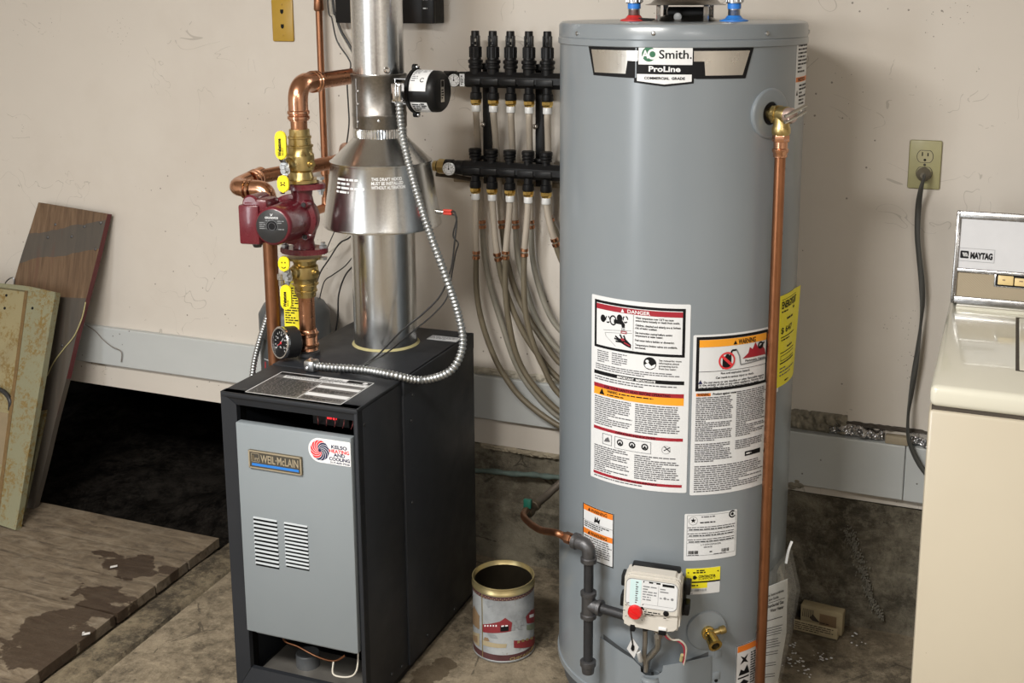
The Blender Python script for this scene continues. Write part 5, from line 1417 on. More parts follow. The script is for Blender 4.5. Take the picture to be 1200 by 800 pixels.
# tap, steam and scalded hand
for x, y, r in ((.145, .115, .0065), (.33, .098, .0065)): pr.disc(x, y, r, 'ink', 2, 14, 0, 0, 360, 1.25); 
for x, y in ((.20, .115), (.39, .10)):
    for k in range(3): pr.disc(x, y, .0062, 'ink', 2, 10, .004, k*120, k*120+80, 1.3)
pr.disc(.26, .115, .0085, 'ink', 2, 18, .006, 0, 360, 1.3)
pr.P([(.27, .108), (.36, .108), (.385, .125), (.385, .145), (.355, .145), (.35, .130), (.27, .128)], 'ink', 3)
for k in range(3): pr.line(.355+k*.013, .148, .355+k*.013, .163, .0015, 'ink_grey', 2)
pr.frame(.345, .162, .405, .176, .008, 'ink_red', 3)
pr.line(.15, .175, .45, .155, .0008, 'ink_grey', 2); pr.line(.17, .187, .46, .168, .0008, 'ink_grey', 2); pr.line(.17, .187, .18, .205, .0008, 'ink_grey', 2); pr.line(.18, .205, .29, .25, .0008, 'ink_grey', 2)
pr.P([(.33, .205), (.39, .20), (.45, .228), (.45, .248), (.40, .24), (.34, .225)], 'ink', 2)
for x0, y0, x1, y1 in ((.33, .21, .285, .195), (.34, .215, .275, .208), (.35, .222, .29, .222), (.36, .205, .335, .183), (.39, .205, .375, .185)): pr.line(x0, y0, x1, y1, .0036, 'ink', 2)
pr.P([(.34, .205), (.37, .20), (.39, .212), (.36, .216)], 'ink_red', 3); pr.line(.38, .222, .44, .235, .003, 'ink_red', 3)
y_ = .088
for g_ in (('Water temperature over 125\u00b0F can cause', 'severe burns instantly or death from scalds.'), ('Children, disabled and elderly are at highest', 'risk of being scalded.'), ('See instruction manual before setting', 'temperature at water heater.'), ('Feel water before bathing or showering.',), ('Temperature limiting valves are available,', 'see manual.')):
    for s_ in g_: pr.text(s_, .49, y_, .0043, 'ink', 'l', pr.W*.0094*len(s_), 2, .02); y_ += .0145
    y_ += .010
pr.greek(.08, .285, .22, .355, .0045, 'ink_soft', .45, 2); pr.greek(.25, .283, .42, .355, .0045, 'ink_soft', .45, 2); pr.greek(.06, .358, .93, .395, .0045, 'ink_soft', .45, 2)
pr.disc(.635, .315, .0135, 'ink', 2, 24); pr.disc(.61, .305, .0036, 'white', 3, 12); pr.P([(.585, .325), (.62, .312), (.65, .328), (.69, .315), (.68, .335), (.64, .345), (.60, .338)], 'white', 3)
for k, s_ in enumerate(('See manual for more', 'information about', 'preventing burns', 'from hot water.')): pr.text(s_, .72, .300+.0145*k, .0042, 'ink', 'l', pr.W*.0108*len(s_), 2, .01)
pr.R(.04, .400, .955, .420, 'ink', 1); pr.text('IMPORTANT  IMPORTANTE', .5, .4165, .0046, 'white', 'c', pr.W*.38, 2, .03)
pr.greek(.05, .425, .93, .462, .0052, 'ink_soft', .45, 2)
pr.R(.04, .468, .955, .490, 'ink_red', 1); pr.text('FOR YOUR SAFETY READ BEFORE OPERATING', .5, .4865, .0055, 'ink', 'c', pr.W*.66, 2, .02)
pr.R(.04, .490, .955, .530, 'ink_orange', 1); tri(pr, .14, .524, .06, 'ink'); pr.text('WARNING:', .20, .508, .006, 'ink', 'l', pr.W*.12, 2, .03); pr.greek(.33, .495, .9, .51, .0052, 'ink', .5, 2); pr.greek(.20, .512, .5, .527, .0052, 'ink', .5, 2)
pr.greek(.05, .535, .47, .70, .0046, 'ink_soft', .5, 2, .5, .10); pr.greek(.50, .535, .93, .70, .0046, 'ink_soft', .5, 2, .5, .10)
pr.R(.04, .705, .955, .722, 'ink_red', 1); pr.text('OPERATING INSTRUCTIONS', .5, .7195, .0045, 'ink', 'c', pr.W*.40, 2, .02)
pr.frame(.15, .735, .26, .795, .006, 'ink_grey', 2); pr.frame(.29, .735, .66, .80, .005, 'ink_grey', 2)
for x in (.35, .475, .60): pr.disc(x, .765, .0075, 'ink', 2, 14, .0048); pr.P([(x-.02, .775), (x+.02, .775), (x, .757)], 'ink', 2)
pr.P([(.17, .78), (.24, .775), (.22, .75), (.19, .76)], 'ink_soft', 2); pr.line(.78, .75, .84, .78, .002, 'ink'); pr.line(.84, .755, .78, .775, .002, 'ink'); pr.disc(.80, .77, .009, 'ink_grey', 2, 14, .0082)
pr.greek(.05, .805, .45, .955, .0046, 'ink_soft', .5, 2, .5, .10); pr.greek(.50, .81, .93, .955, .0046, 'ink_soft', .5, 2, .5, .10)
pr.R(.04, .957, .955, .972, 'ink_red', 1); pr.text('TO TURN OFF GAS TO APPLIANCE', .5, .970, .0040, 'ink', 'c', pr.W*.44, 2, .02)
pr.greek(.05, .975, .93, .997, .0046, 'ink_soft', .5, 2)
pr.done('label_print', lb)
# ---- warning label at its right
lb, pr = hlabel('warning_label', (814.5, 391), (901, 384), (806.5, 578), (894, 568), 'label_white', .003, 'tall white label headed WARNING')
pr.frame(.035, .012, .99, .345, .035, 'ink', 1); pr.R(.07, .031, .955, .075, 'ink_orange', 2); tri(pr, .50, .070, .05, 'ink'); pr.text('WARNING', .54, .071, .0105, 'ink', 'l', pr.W*.24, 3, .03)
pr.disc(.40, .165, .0185, 'ink_bright_red', 3, 30, .0148); pr.P([(.315, .135), (.345, .128), (.485, .193), (.455, .202)], 'ink_bright_red', 4)
pr.P([(.345, .215), (.455, .215), (.455, .14), (.43, .135), (.42, .125), (.39, .125), (.38, .137), (.345, .14)], 'ink', 2)
pr.line(.44, .14, .46, .105, .004, 'ink', 2); pr.line(.46, .105, .52, .105, .004, 'ink', 2); pr.line(.52, .105, .56, .145, .003, 'ink_grey', 2); pr.line(.56, .145, .58, .20, .003, 'ink_grey', 2); pr.line(.58, .20, .95, .19, .003, 'ink_grey', 2)
pr.P([(.60, .165), (.68, .135), (.70, .10), (.74, .115), (.78, .075), (.82, .11), (.88, .10), (.93, .13), (.95, .165)], 'ink_red', 2); pr.disc(.86, .10, .008, 'ink', 3, 14, .004); pr.line(.84, .115, .92, .085, .004, 'ink', 3)
pr.text('Flammable Vapors', .64, .187, .0045, 'ink', 'l', pr.W*.3, 2, .02)
pr.line(.05, .225, .96, .225, .0009, 'ink', 2); pr.text('Fire and explosion hazard.', .52, .247, .0046, 'ink', 'c', pr.W*.38, 2, .02); pr.text('Can result in serious injury or death.', .52, .272, .0046, 'ink', 'c', pr.W*.5, 2, .02)
tri(pr, .09, .30, .05, 'ink_navy'); pr.text('Do not store or use gasoline or other flammable vapors', .13, .298, .0046, 'ink', 'l', pr.W*.80, 2, .02); pr.text('in the vicinity of this or any other appliance. Storage of or', .08, .314, .0046, 'ink', 'l', pr.W*.85, 2, .02); pr.text('use of gasoline can result in serious injury or death.', .08, .330, .0046, 'ink', 'l', pr.W*.78, 2, .02)
pr.R(.045, .358, .215, .377, 'ink_deep_orange', 1); pr.text('WARNING:', .06, .374, .006, 'ink', 'l', pr.W*.14, 2, .02); pr.text('Product against water', .24, .372, .0048, 'ink', 'l', pr.W*.30, 2, .03)
pr.greek(.045, .380, .50, .66, .0042, 'ink_soft', .55, 2, .5, .07); pr.greek(.54, .36, .97, .66, .0042, 'ink_soft', .55, 2, .5, .07)
pr.greek(.045, .67, .50, .80, .0042, 'ink_soft', .55, 2, .5, .07); pr.greek(.54, .67, .97, .74, .0042, 'ink_soft', .55, 2, .5, .07)
pr.R(.68, .755, .92, .785, 'ink', 1); pr.greek(.70, .76, .82, .782, .006, 'white', .5, 2)
pr.greek(.045, .81, .97, .985, .0046, 'ink_soft', .5, 2, .5, .08); pr.done('label_print', lb)
# ---- small orange warning label by the gas pipe
lb, pr = hlabel('small_warning_label', (684, 588.5), (720, 602), (683, 652), (718.5, 663), 'label_white', .002, 'small white label with two orange bands')
pr.frame(0, 0, 1, 1, .025, 'ink', 1)
for y0 in (.015, .45):
    pr.R(.03, y0, .97, y0+.10, 'ink_deep_orange', 2); pr.text('WARNING', .55, y0+.085, .0075, 'ink', 'c', pr.W*.52, 3, .02); tri(pr, .24, y0+.085, .09, 'ink')
pr.P([(.40, .28), (.44, .16), (.48, .22), (.52, .15), (.54, .22), (.60, .17), (.57, .28), (.50, .25)], 'ink', 2)
pr.line(.03, .30, .97, .30, .0007, 'ink', 2); pr.greek(.06, .31, .95, .44, .0046, 'ink', .5, 2); pr.greek(.06, .565, .95, .97, .0052, 'ink_soft', .5, 2); pr.done('label_print', lb)
# ---- white rating plate
lb, pr = hlabel('rating_plate', (803.5, 601), (864, 597), (800, 655), (861.5, 652), 'label_white', .003, 'white rating plate with a star in one corner')
pr.frame(.045, .03, .975, .90, .007, 'ink_grey', 1)
st = [];
for k in range(10): a = math.radians(90+36*k); r = .006 if k % 2 == 0 else .0025; st.append((.155+r*math.cos(a)/pr.W, .14-r*math.sin(a)/pr.H))
for k in range(0, 10): pr.P([st[k], st[(k+1) % 10], (.155, .14)], 'ink', 2)
pr.disc(.155, .15, .0095, 'ink_soft', 1, 22, .0088); pr.disc(.90, .08, .0085, 'ink', 1, 20, .0055, 50, 330); pr.disc(.90, .08, .0035, 'ink', 1, 12)
pr.greek(.30, .05, .72, .085, .0045, 'ink_soft', .5, 2); pr.greek(.28, .17, .75, .215, .0045, 'ink', .6, 2)
for y0 in (.27, .40, .53):
    pr.greek(.06, y0, .96, y0+.04, .0040, 'ink_soft', .45, 2, 1, 0, .02); pr.greek(.08, y0+.045, .94, y0+.085, .0045, 'ink', .5, 2, 1, 0, .02); pr.line(.05, y0+.095, .96, y0+.095, .0006, 'ink_grey', 1)
pr.text('A. O. SMITH CORPORATION', .49, .685, .0040, 'ink', 'c', pr.W*.38, 2); pr.greek(.36, .70, .62, .735, .0042, 'ink_soft', .5, 2)
for x0, n in ((.08, 11), (.70, 9)):
    for k in range(n): w_ = random.choice((.006, .010, .014)); pr.R(x0+k*.0165, .79, x0+k*.0165+w_, .86, 'ink', 2)
pr.greek(.07, .865, .40, .895, .0040, 'ink_soft', .5, 2); pr.greek(.55, .865, .95, .895, .0040, 'ink_soft', .5, 2); pr.greek(.47, .80, .55, .83, .005, 'ink', .5, 2); pr.done('label_print', lb)
# ---- yellow contractor sticker
lb, pr = hlabel('contractor_sticker', (804, 666.5), (844, 662.5), (803, 696.5), (843, 693), 'label_white', .002, 'small yellow and white sticker')
pr.R(.0, .0, 1, .50, 'ink_yellow', 1); pr.R(0, .50, 1, .555, 'ink', 2); pr.R(.01, .56, .62, .77, 'ink_yellow', 1)
pr.P([(.05, .12), (.05, .19), (.10, .155)], 'ink', 2); pr.P([(.95, .12), (.95, .19), (.90, .155)], 'ink', 2)
pr.greek(.30, .05, .68, .11, .0045, 'ink', .6, 2); pr.greek(.2, .12, .80, .19, .0050, 'ink', .6, 2)
pr.P([(.20, .30), (.26, .26), (.33, .36), (.26, .43), (.20, .40)], 'ink', 2); pr.greek(.03, .33, .16, .40, .006, 'ink', .5, 2)
pr.text('CONTRACTOR', .36, .36, .0052, 'ink', 'l', pr.W*.50, 2, .04); pr.text('SUPPORT', .36, .45, .0046, 'ink', 'l', pr.W*.50, 2, .0)
pr.greek(.10, .60, .52, .74, .006, 'ink', .5, 2)
for k in range(18): pr.R(.05+k*.031, .80, .05+k*.031+random.choice((.010, .016, .022)), .89, 'ink_grey', 2)
pr.greek(.05, .92, .30, .97, .004, 'ink_soft', .5, 2); pr.done('label_print', lb)
# ---- yellow energy guide peeling at its corner
a0, z1 = hhit(914.5, 347); z0 = hhit(909, 455)[1]; a1, _ = hhit(934.2, 345)
EGW = .118; EGH = z1-z0
def egfn(u, v, d):
    r = HR+.0012+d+max(0, u-.085)*max(0, v/EGH-.78)*1.1; return hp(a0-.012+u/HR, z0+v+.18*0+u*.0, r)
eg = sheet(egfn, EGW, EGH, 'ink_yellow', 'energy_guide', heater, .0004, 0, 16, 'bright yellow energy label with a curling edge')
pr = Print(egfn, EGW, EGH)
pr.text('ENERGYGUIDE', .08, .145, EGH*.075, 'ink', 'l', EGW*.82, 2, .03); pr.line(.08, .05, .9, .05, .001, 'ink'); pr.greek(.08, .165, .5, .215, .006, 'ink', .5, 2); pr.greek(.6, .17, .8, .2, .007, 'ink', .6, 2)
pr.greek(.3, .255, .8, .285, .007, 'ink', .6, 2); pr.text('$ 647', .08, .415, EGH*.062, 'ink', 'l', EGW*.50, 2, .02); pr.line(.08, .46, .92, .46, .002, 'ink', 2); pr.greek(.1, .475, .7, .51, .006, 'ink', .5, 2)
pr.greek(.35, .57, .8, .60, .006, 'ink', .6, 2); pr.line(.08, .63, .92, .63, .002, 'ink', 2); pr.frame(.10, .66, .9, .72, .012, 'ink', 2); pr.line(.08, .745, .92, .745, .003, 'ink', 2); pr.greek(.08, .78, .9, .92, .0075, 'ink_soft', .4, 2); pr.greek(.3, .94, .6, .97, .006, 'ink', .5, 2)
pr.done('label_print', eg)
bm = None
fn2 = hfn(a0-.035, z0-.0); s2 = sheet(hfn(hhit(905, 400)[0], hhit(908, 460)[1]), .03, hhit(905, 380)[1]-hhit(908, 460)[1], 'label_white', 'sticker_backing', heater)
# ---- notice at the upper right edge
a0, z1 = hhit(934, 49); z0 = hhit(931, 130)[1]
fnp = hfn(a0, z0); nt = sheet(fnp, .10, z1-z0, 'label_white', 'side_notice', heater, .0004, 0, 14)
pr = Print(fnp, .10, z1-z0); pr.greek(.08, .03, .95, .50, .0075, 'ink', .5, 1); pr.R(.0, .515, 1, .585, 'ink_deep_orange', 1); pr.text('NOTICE', .12, .575, .007, 'ink', 'l', .05, 2, .03); pr.greek(.2, .61, .95, .98, .0075, 'ink', .5, 1); pr.P([(.04, .78), (.14, .78), (.09, .70)], 'ink', 1); pr.done('label_print', nt)
# ---- pictogram label low on the right
a0, z1 = hhit(863, 757); z0 = hhit(862, 800)[1]-.03; a1, _ = hhit(882, 757)
fnp = hfn(a0, z0); nt = sheet(fnp, .075, z1-z0, 'label_white', 'pictogram_label', heater, .0004, .002, 12)
pr = Print(fnp, .075, z1-z0); pr.frame(0, 0, 1, 1, .02, 'ink', 1); pr.R(.04, .02, .96, .14, 'ink_deep_orange', 2)
pr.P([(.15, .22), (.30, .28), (.45, .22), (.36, .32), (.46, .40), (.30, .36), (.15, .40), (.24, .31)], 'ink', 2); pr.P([(.10, .62), (.18, .50), (.30, .55), (.42, .44), (.52, .62)], 'ink', 2); pr.R(.08, .66, .5, .69, 'ink', 2); pr.P([(.10, .80), (.3, .72), (.5, .80), (.3, .9)], 'ink', 2); pr.greek(.55, .2, .95, .9, .006, 'ink', .5, 2); pr.done('label_print', nt)

# ---- temperature and pressure relief valve with its discharge pipe
at_, zt_ = hhit(902.5, 133); N = hn(at_); T = ht(at_)
bm = NB(); lathe(bm, hp(at_, zt_, HR-.010), N, [(.004, .050), (.0105, .051), (.013, .049), (.014, .046), (.014, .024), (.010, .022), (.010, .019)], 40, cap0=False, cap1=False); lathe(bm, hp(at_, zt_, HR), N, [(-.005, .022), (.002, .022)], 30, 1); obj('relief_escutcheon', bm, ['heater_enamel', 'ink'], heater)
trv = thing('relief_valve', 'brass relief valve with a chrome test lever high on the heater', 'valve', tuple(hp(at_, zt_, HR+.05)))
O = hp(at_, zt_, HR-.008)
bm = NB(); lathe(bm, O, N, [(0, .014), (.022, .0145), (.023, .018), (.028, .018), (.029, .0155), (.036, .0165), (.052, .0172), (.055, .014)], 28)
PO = hp(at_, zt_, HR+.031)
lathe(bm, PO, (0, 0, -1), [(0, .016), (.022, .0165), (.026, .0185), (.036, .0185), (.040, .0165)], 28)
lathe(bm, hp(at_, zt_, HR+.012), N, [(0, .0195), (.012, .0195)], 6)
obj('valve_body', bm, 'brass', trv)
ND = (N*.35+T*.9).normalized()
bm = NB(); lathe(bm, PO+N*.006, N, [(.006, .0155), (.018, .016), (.024, .013), (.026, .006)], 24); obj('valve_cap', bm, 'valve_tag' if 'valve_tag' in MAT else P('valve_tag', (.55, .42, .38), .35, .8), trv)
bm = NB(); c = PO+N*.026+V(0, 0, .0)
for off in (.006, -.006):
    a_ = c-T*.020+V(0, 0, -.006)+V(0, 0, off); b_ = c+T*.026+N*.012+V(0, 0, .014)+V(0, 0, off); sweep(bm, [a_, a_.lerp(b_, .5)+N*.002, b_], .0035, 8)
sweep(bm, [c+T*.018+N*.008+V(0, 0, .018), c+T*.018+N*.008+V(0, 0, -.002)], .002, 6)
obj('test_lever', bm, 'chrome', trv)
dp_ = thing('discharge_pipe', 'long copper discharge pipe hanging from the relief valve to the floor', 'pipe', (PO.x, PO.y, .0))
zc = PO.z-.040
bm = NB(); lathe(bm, (PO.x, PO.y, 0), Z, [(zc+.002, .0150), (zc+.0055, .0152)], 24); obj('thread_tape', bm, 'ring_blue', dp_)
bm = NB(); lathe(bm, (PO.x, PO.y, zc), (0, 0, -1), [(0, .0165), (.002, .0172), (.012, .0172), (.014, .0155)], 6); lathe(bm, (PO.x, PO.y, zc), (0, 0, -1), [(.012, .0140), (.026, .0140), (.028, .0165), (.033, .0165), (.036, .0140), (.044, .0140), (.045, .0115)], 24); obj('adapter', bm, 'copper_bright', dp_)
bm = NB(); cyl(bm, (PO.x, PO.y, zc-.03), (PO.x, PO.y, .05), .0112, 20); obj('copper_tube', bm, 'copper_brown', dp_)

# ---- gas control
ac, zc = hhit(764, 706, HR+.075); N = hn(ac); T = ht(ac)
roll = math.radians(-2.0); Tx = T*math.cos(roll)+V(0, 0, 1)*math.sin(roll); Uz = V(0, 0, 1)*math.cos(roll)-T*math.sin(roll)
GO = hp(ac, zc, HR+.022); MG = basis(GO, Tx, Uz, N)
gc = thing('gas_control', 'ivory gas control with a red dial on the lower front of the heater', 'gas valve', tuple(GO))
DPT = .058; s = (GO+N*DPT-CAM).length/1375.1
gw, gh = 64*s, 68*s
bm = NB(); MB_ = basis(GO-Tx*gw/2-Uz*gh/2, Tx, Uz, N)
prism(bm, [(.0, .010), (.008, 0), (gw*.70, 0), (gw-.008, .003), (gw, .012), (gw, gh-.010), (gw-.010, gh), (.010, gh), (0, gh-.010)], .044, MB_ @ Matrix.Translation((0, 0, .010)), 0, .005)
cv = obj('cover', bm, 'control_ivory', gc, 30)
bm = NB()
prism(bm, [(.006, gh*.26), (gw*.10, gh*.20), (gw*.26, gh*.20), (gw*.36, gh*.30), (gw*.42, gh*.335), (gw-.003, gh*.335), (gw-.003, gh-.010), (gw-.010, gh-.003), (.010, gh-.003), (.004, gh-.010)], .009, MB_ @ Matrix.Translation((0, 0, .051)), 0, .0025)
obj('raised_face', bm, 'control_ivory', cv, 30)
bm = NB(); M7 = MB_
box(bm, (-.004, .02, -.016), (gw+.006, gh-.030, .012), .004, M7)
for x in (-.010, gw+.004):
    for y in (gh*.25, gh*.62): box(bm, (x, y, .0), (x+.012, y+gh*.20, .030), .003, M7)
box(bm, (.010, gh-.024, .0), (gw*.94, gh+.001, .026), .004, M7)
obj('rear_shell', bm, 'black_plastic', gc)
bm = NB(); lathe(bm, MB_ @ V(gw*.5, gh*.5, 0), -N, [(0, .03), (.05, .03)], 24); obj('mounting_shank', bm, 'steel', gc)
kp = MB_ @ V(gw*.225, gh*.335, .058)
bm = NB(); lathe(bm, kp, N, [(0, .0155), (.010, .0148), (.013, .0125)], 32); box(bm, (-.011, -.0018, 0), (.011, .0018, .0155), .001, basis(kp, (Tx-Uz*.55).normalized(), (Uz+Tx*.55).normalized(), N)); kb = obj('temperature_dial', bm, 'dial_red', gc)
bm = NB(); lathe(bm, MB_ @ V(gw*.76, gh*.375, .059), N, [(0, .006), (.002, .006), (.003, .004)], 18); obj('status_button', bm, 'ink', gc)
bm = NB(); box(bm, (gw*.14, -.008, .030), (gw*.23, .008, .055), .002, MB_); box(bm, (gw*.64, -.006, .028), (gw*.78, .008, .056), .002, MB_); box(bm, (gw*.36, -.004, .030), (gw*.46, .003, .05), .001, MB_); obj('plug_socket', bm, 'ink', gc)
bm = NB(); box(bm, (gw*.64, .006, .030), (gw*.78, .012, .0575), .001, MB_); obj('socket_lip', bm, 'white', gc)
fnp = lambda u, v, d: MB_ @ V(.005+u, gh*.42+v, .0603+d)
pr = Print(fnp, gw-.012, gh*.50)
pts = rrect(gw-.012, gh*.50, .012, 6); ins = [(.0012+x*(1-.0024/(gw-.012)), .0012+y*(1-.0024/(gh*.5))) for x, y in pts]
for k in range(len(pts)): j = (k+1) % len(pts); pr.poly([pts[k], pts[j], ins[j], ins[k]], 'ink_grey', 1)
pr.poly(ins, 'label_white', 1)
pr.R(.08, .04, .30, .97, 'ink_cyan', 2); pr.greek(.19, .08, .24, .9, .005, 'ink_soft', .5, 3); pr.R(.33, .04, .66, .10, 'ink', 2); pr.R(.70, .06, .93, .15, 'ink', 2); pr.R(.35, .045, .44, .10, 'label_white', 3); pr.R(.52, .05, .58, .10, 'label_white', 3)
pr.greek(.33, .18, .60, .80, .0058, 'ink_grey', .45, 2); pr.line(.63, .14, .63, .86, .0006, 'ink_grey', 2); pr.greek(.66, .20, .93, .42, .0058, 'ink_grey', .45, 2); pr.disc(.76, .56, .003, 'ink_grey', 2, 12); pr.disc(.90, .56, .003, 'ink_grey', 2, 12); pr.greek(.66, .53, .73, .58, .005, 'ink_grey', .5, 2); pr.greek(.80, .53, .87, .58, .005, 'ink_grey', .5, 2); pr.line(.33, .86, .93, .86, .0006, 'ink_grey', 2)
pr.done('instruction_label', gc)
pr = Print(lambda u, v, d: MB_ @ V(u, v, .0604+d), gw, gh)
for k in range(9): a = math.radians(215-k*33); pr.line(.225+.021*math.cos(a)/gw, .665-.021*math.sin(a)/gh, .225+.025*math.cos(a)/gw, .665-.025*math.sin(a)/gh, .0012, 'ink', 1)
pr.greek(.38, .625, .66, .70, .0046, 'ink', .5, 1); pr.greek(.08, .51, .32, .545, .0040, 'ink', .5, 1); pr.greek(.72, .69, .80, .715, .004, 'ink', .5, 1); pr.disc(.34, .585, .003, 'ink', 1, 8); pr.disc(.365, .605, .002, 'ink', 1, 8); pr.done('cover_print', gc)
# tubes, wires and tag below it
def gp(x, y, dz): d = ray(x, y); o = GO+N*dz; t = N.dot(o-CAM)/N.dot(d); return CAM+d*t
bm = NB(); sweep(bm, smooth_path([gp(756, 738, .02), gp(756, 752, .015), gp(755, 768, .006), gp(757, 782, .0)], 6), .0055, 10)
obj('pilot_tube', bm, 'burner_tin', gc)
bm = NB(); sweep(bm, smooth_path([gp(770, 738, .02), gp(770.5, 750, .018), gp(770, 758, .012), gp(764, 766, .006), gp(758, 774, .0), gp(757, 786, .0)], 6), .0078, 12)
lathe(bm, gp(771, 741, .02), (0, 0, -1), [(0, .010), (.010, .010)], 6); obj('burner_tube', bm, 'steel', gc)
bm = NB(); sweep(bm, smooth_path([gp(776, 739, .03), gp(783, 748, .03), gp(793, 750, .026), gp(801, 757, .018), gp(802, 770, .006), gp(800, 778, .0)], 6), .002, 6, 0); sweep(bm, smooth_path([gp(779, 740, .03), gp(787, 749, .03), gp(797, 750, .026), gp(804, 758, .018), gp(803, 770, .006), gp(801, 779, .0)], 6), .002, 6, 1); obj('lead', bm, ['wire_red', 'wire_white'], gc)
bm = NB(); lathe(bm, gp(799.5, 767, .008), gp(797.5, 777, .0)-gp(799.5, 767, .008), [(0, .004), (.018, .004)], 8); obj('lead_connector', bm, 'putty', gc)
bm = NB(); sweep(bm, smooth_path([gp(739, 736, .036), gp(740, 745, .04), gp(742, 756, .036), gp(746, 766, .024)], 6), .0018, 6); obj('lead', bm, 'cord_black', gc)
bm = NB(); q = [gp(741, 747, .040), gp(748.5, 758, .034), gp(743, 771, .032), gp(734.5, 760, .040)]; d = N*.001
vs = [bm.verts.new(p) for p in q]+[bm.verts.new(p-d) for p in q]; bm.faces.new(vs[:4]); bm.faces.new(vs[4:][::-1])
for i in range(4): j = (i+1) % 4; bm.faces.new((vs[i], vs[4+i], vs[4+j], vs[j]))
wt = obj('wire_tag', bm, 'white', gc, None)
u_ = (q[1]-q[0]); v_ = (q[0]-q[3]); pr = Print(lambda u, v, d: q[3]+u_*u+v_*v+N*(.0006+d), 1, 1)
pr.P([(.25, .35), (.55, .25), (.72, .5), (.6, .7), (.35, .68)], 'ink', 1); pr.done('tag_print', wt)
bm = NB(); lathe(bm, gp(748, 763, .028), gp(753, 782, .012)-gp(748, 763, .028), [(0, .0052), (.028, .0055), (.030, .004)], 12); obj('ignitor_sleeve', bm, 'nylon_white', gc)
# ---- drain valve with dished escutcheon
ad, zd = hhit(828, 738); N = hn(ad); T = ht(ad)
ds = s
bm = NB(); lathe(bm, hp(ad, zd, HR-.012), N, [(.006, .0435), (.0125, .0450), (.0155, .043), (.019, .030), (.021, .018)], 40, cap0=False); obj('drain_escutcheon', bm, 'heater_enamel', heater)
drv = thing('drain_valve', 'small brass drain valve on a round dished plate low on the heater', 'valve', tuple(hp(ad, zd, HR+.02)))
O = hp(ad, zd, HR+.004); DN_ = (N+T*.10+V(0, 0, -.30)).normalized()
bm = NB(); lathe(bm, O, N, [(0, .015), (.012, .015), (.013, .012), (.024, .012)], 20); lathe(bm, O+N*.020, DN_, [(-.006, .012), (.010, .0115), (.011, .0135), (.022, .0135), (.023, .0150), (.028, .0150), (.029, .0092), (.022, .0090)], 24, cap1=True)
obj('valve_body', bm, 'brass_bright', drv)
bm = NB(); lathe(bm, O+N*.020+DN_*.0222, DN_, [(0, .0094), (.002, .0092)], 18); obj('bore', bm, 'ink', drv)
bm = NB(); q0 = O+N*.016+T*.008+V(0, 0, .004); lathe(bm, q0, T+V(0, 0, .25), [(0, .006), (.014, .006), (.015, .0085), (.026, .0085), (.028, .007)], 14); obj('drain_handle', bm, 'brass', drv)
# ---- bottom access door bowed out from the jacket, with its tube notch
def door_edge(x): return [(703, 746.5), (712, 753), (722, 760), (732, 766.5), (742, 772.5), (750.5, 781), (751, 787), (756, 791), (763, 792), (771, 791), (776, 787), (777, 780), (790, 778), (803, 775.5), (817, 772.5), (834, 768.5)]
bm = NB(); topv = []; botv = []; ro = HR+.016
ed = door_edge(0)
pts = []
for (xa, ya), (xb, yb_) in zip(ed, ed[1:]):
    for k in range(3): pts.append((xa+(xb-xa)*k/3, ya+(yb_-ya)*k/3))
pts.append(ed[-1])
for k, (x, y) in enumerate(pts):
    t = k/(len(pts)-1); bow = .030*min(1, min(t, 1-t)*7); r = HR+.002+bow
    a, z = hhit(x, y, r); topv.append(bm.verts.new(hp(a, z, r))); botv.append(bm.verts.new(hp(a, .062, r)))
for i in range(len(topv)-1): bm.faces.new((botv[i], botv[i+1], topv[i+1], topv[i]))
rr_ = bmesh.ops.extrude_face_region(bm, geom=bm.faces[:])
for v in [e for e in rr_['geom'] if isinstance(e, bmesh.types.BMVert)]:
    n_ = V(v.co.x-HC.x, v.co.y-HC.y, 0).normalized(); v.co -= n_*.0016
dr = obj('access_door', bm, 'heater_enamel', heater, 30)
aw, zw = hhit(763, 790, HR+.02); 
bm = NB(); c = hp(aw, 0, HR+.022); lathe(bm, c, Z, [(.062, .020), (zw-.014, .020), (zw-.012, .0215), (zw-.006, .0215), (zw-.004, .020), (zw+.002, .020)], 24, cap1=False); obj('tube_shroud', bm, 'heater_enamel', dr)
bm = NB()
for (xa, ya) in ((842, 767), (840, 792)): a, z = hhit(xa, ya); box(bm, (-.009, -.006, 0), (.006, .010, .0015), .0005, basis(hp(a, z, HR), ht(a), (0, 0, 1), hn(a)))
obj('door_latch', bm, 'heater_enamel', dr)
bm = NB(); a, z = hhit(839, 797); lathe(bm, hp(a, z, HR), hn(a), [(0, .004), (.001, .004)], 10); obj('latch_hole', bm, 'ink', dr)
bm = NB(); a0, z0 = hhit(707, 752, HR+.001); a1, _ = hhit(830, 770, HR+.001)
g = [[bm.verts.new(hp(a0+(a1-a0)*i/14, zz_, HR+.0008)) for zz_ in (.065, min(hhit(*pts[min(len(pts)-1, int(i/14*(len(pts)-1)))], HR)[1]+.012, 9))] for i in range(15)]
for a, b in zip(g, g[1:]): bm.faces.new((a[0], b[0], b[1], a[1]))
obj('burner_opening', bm, 'tank_dark', heater)

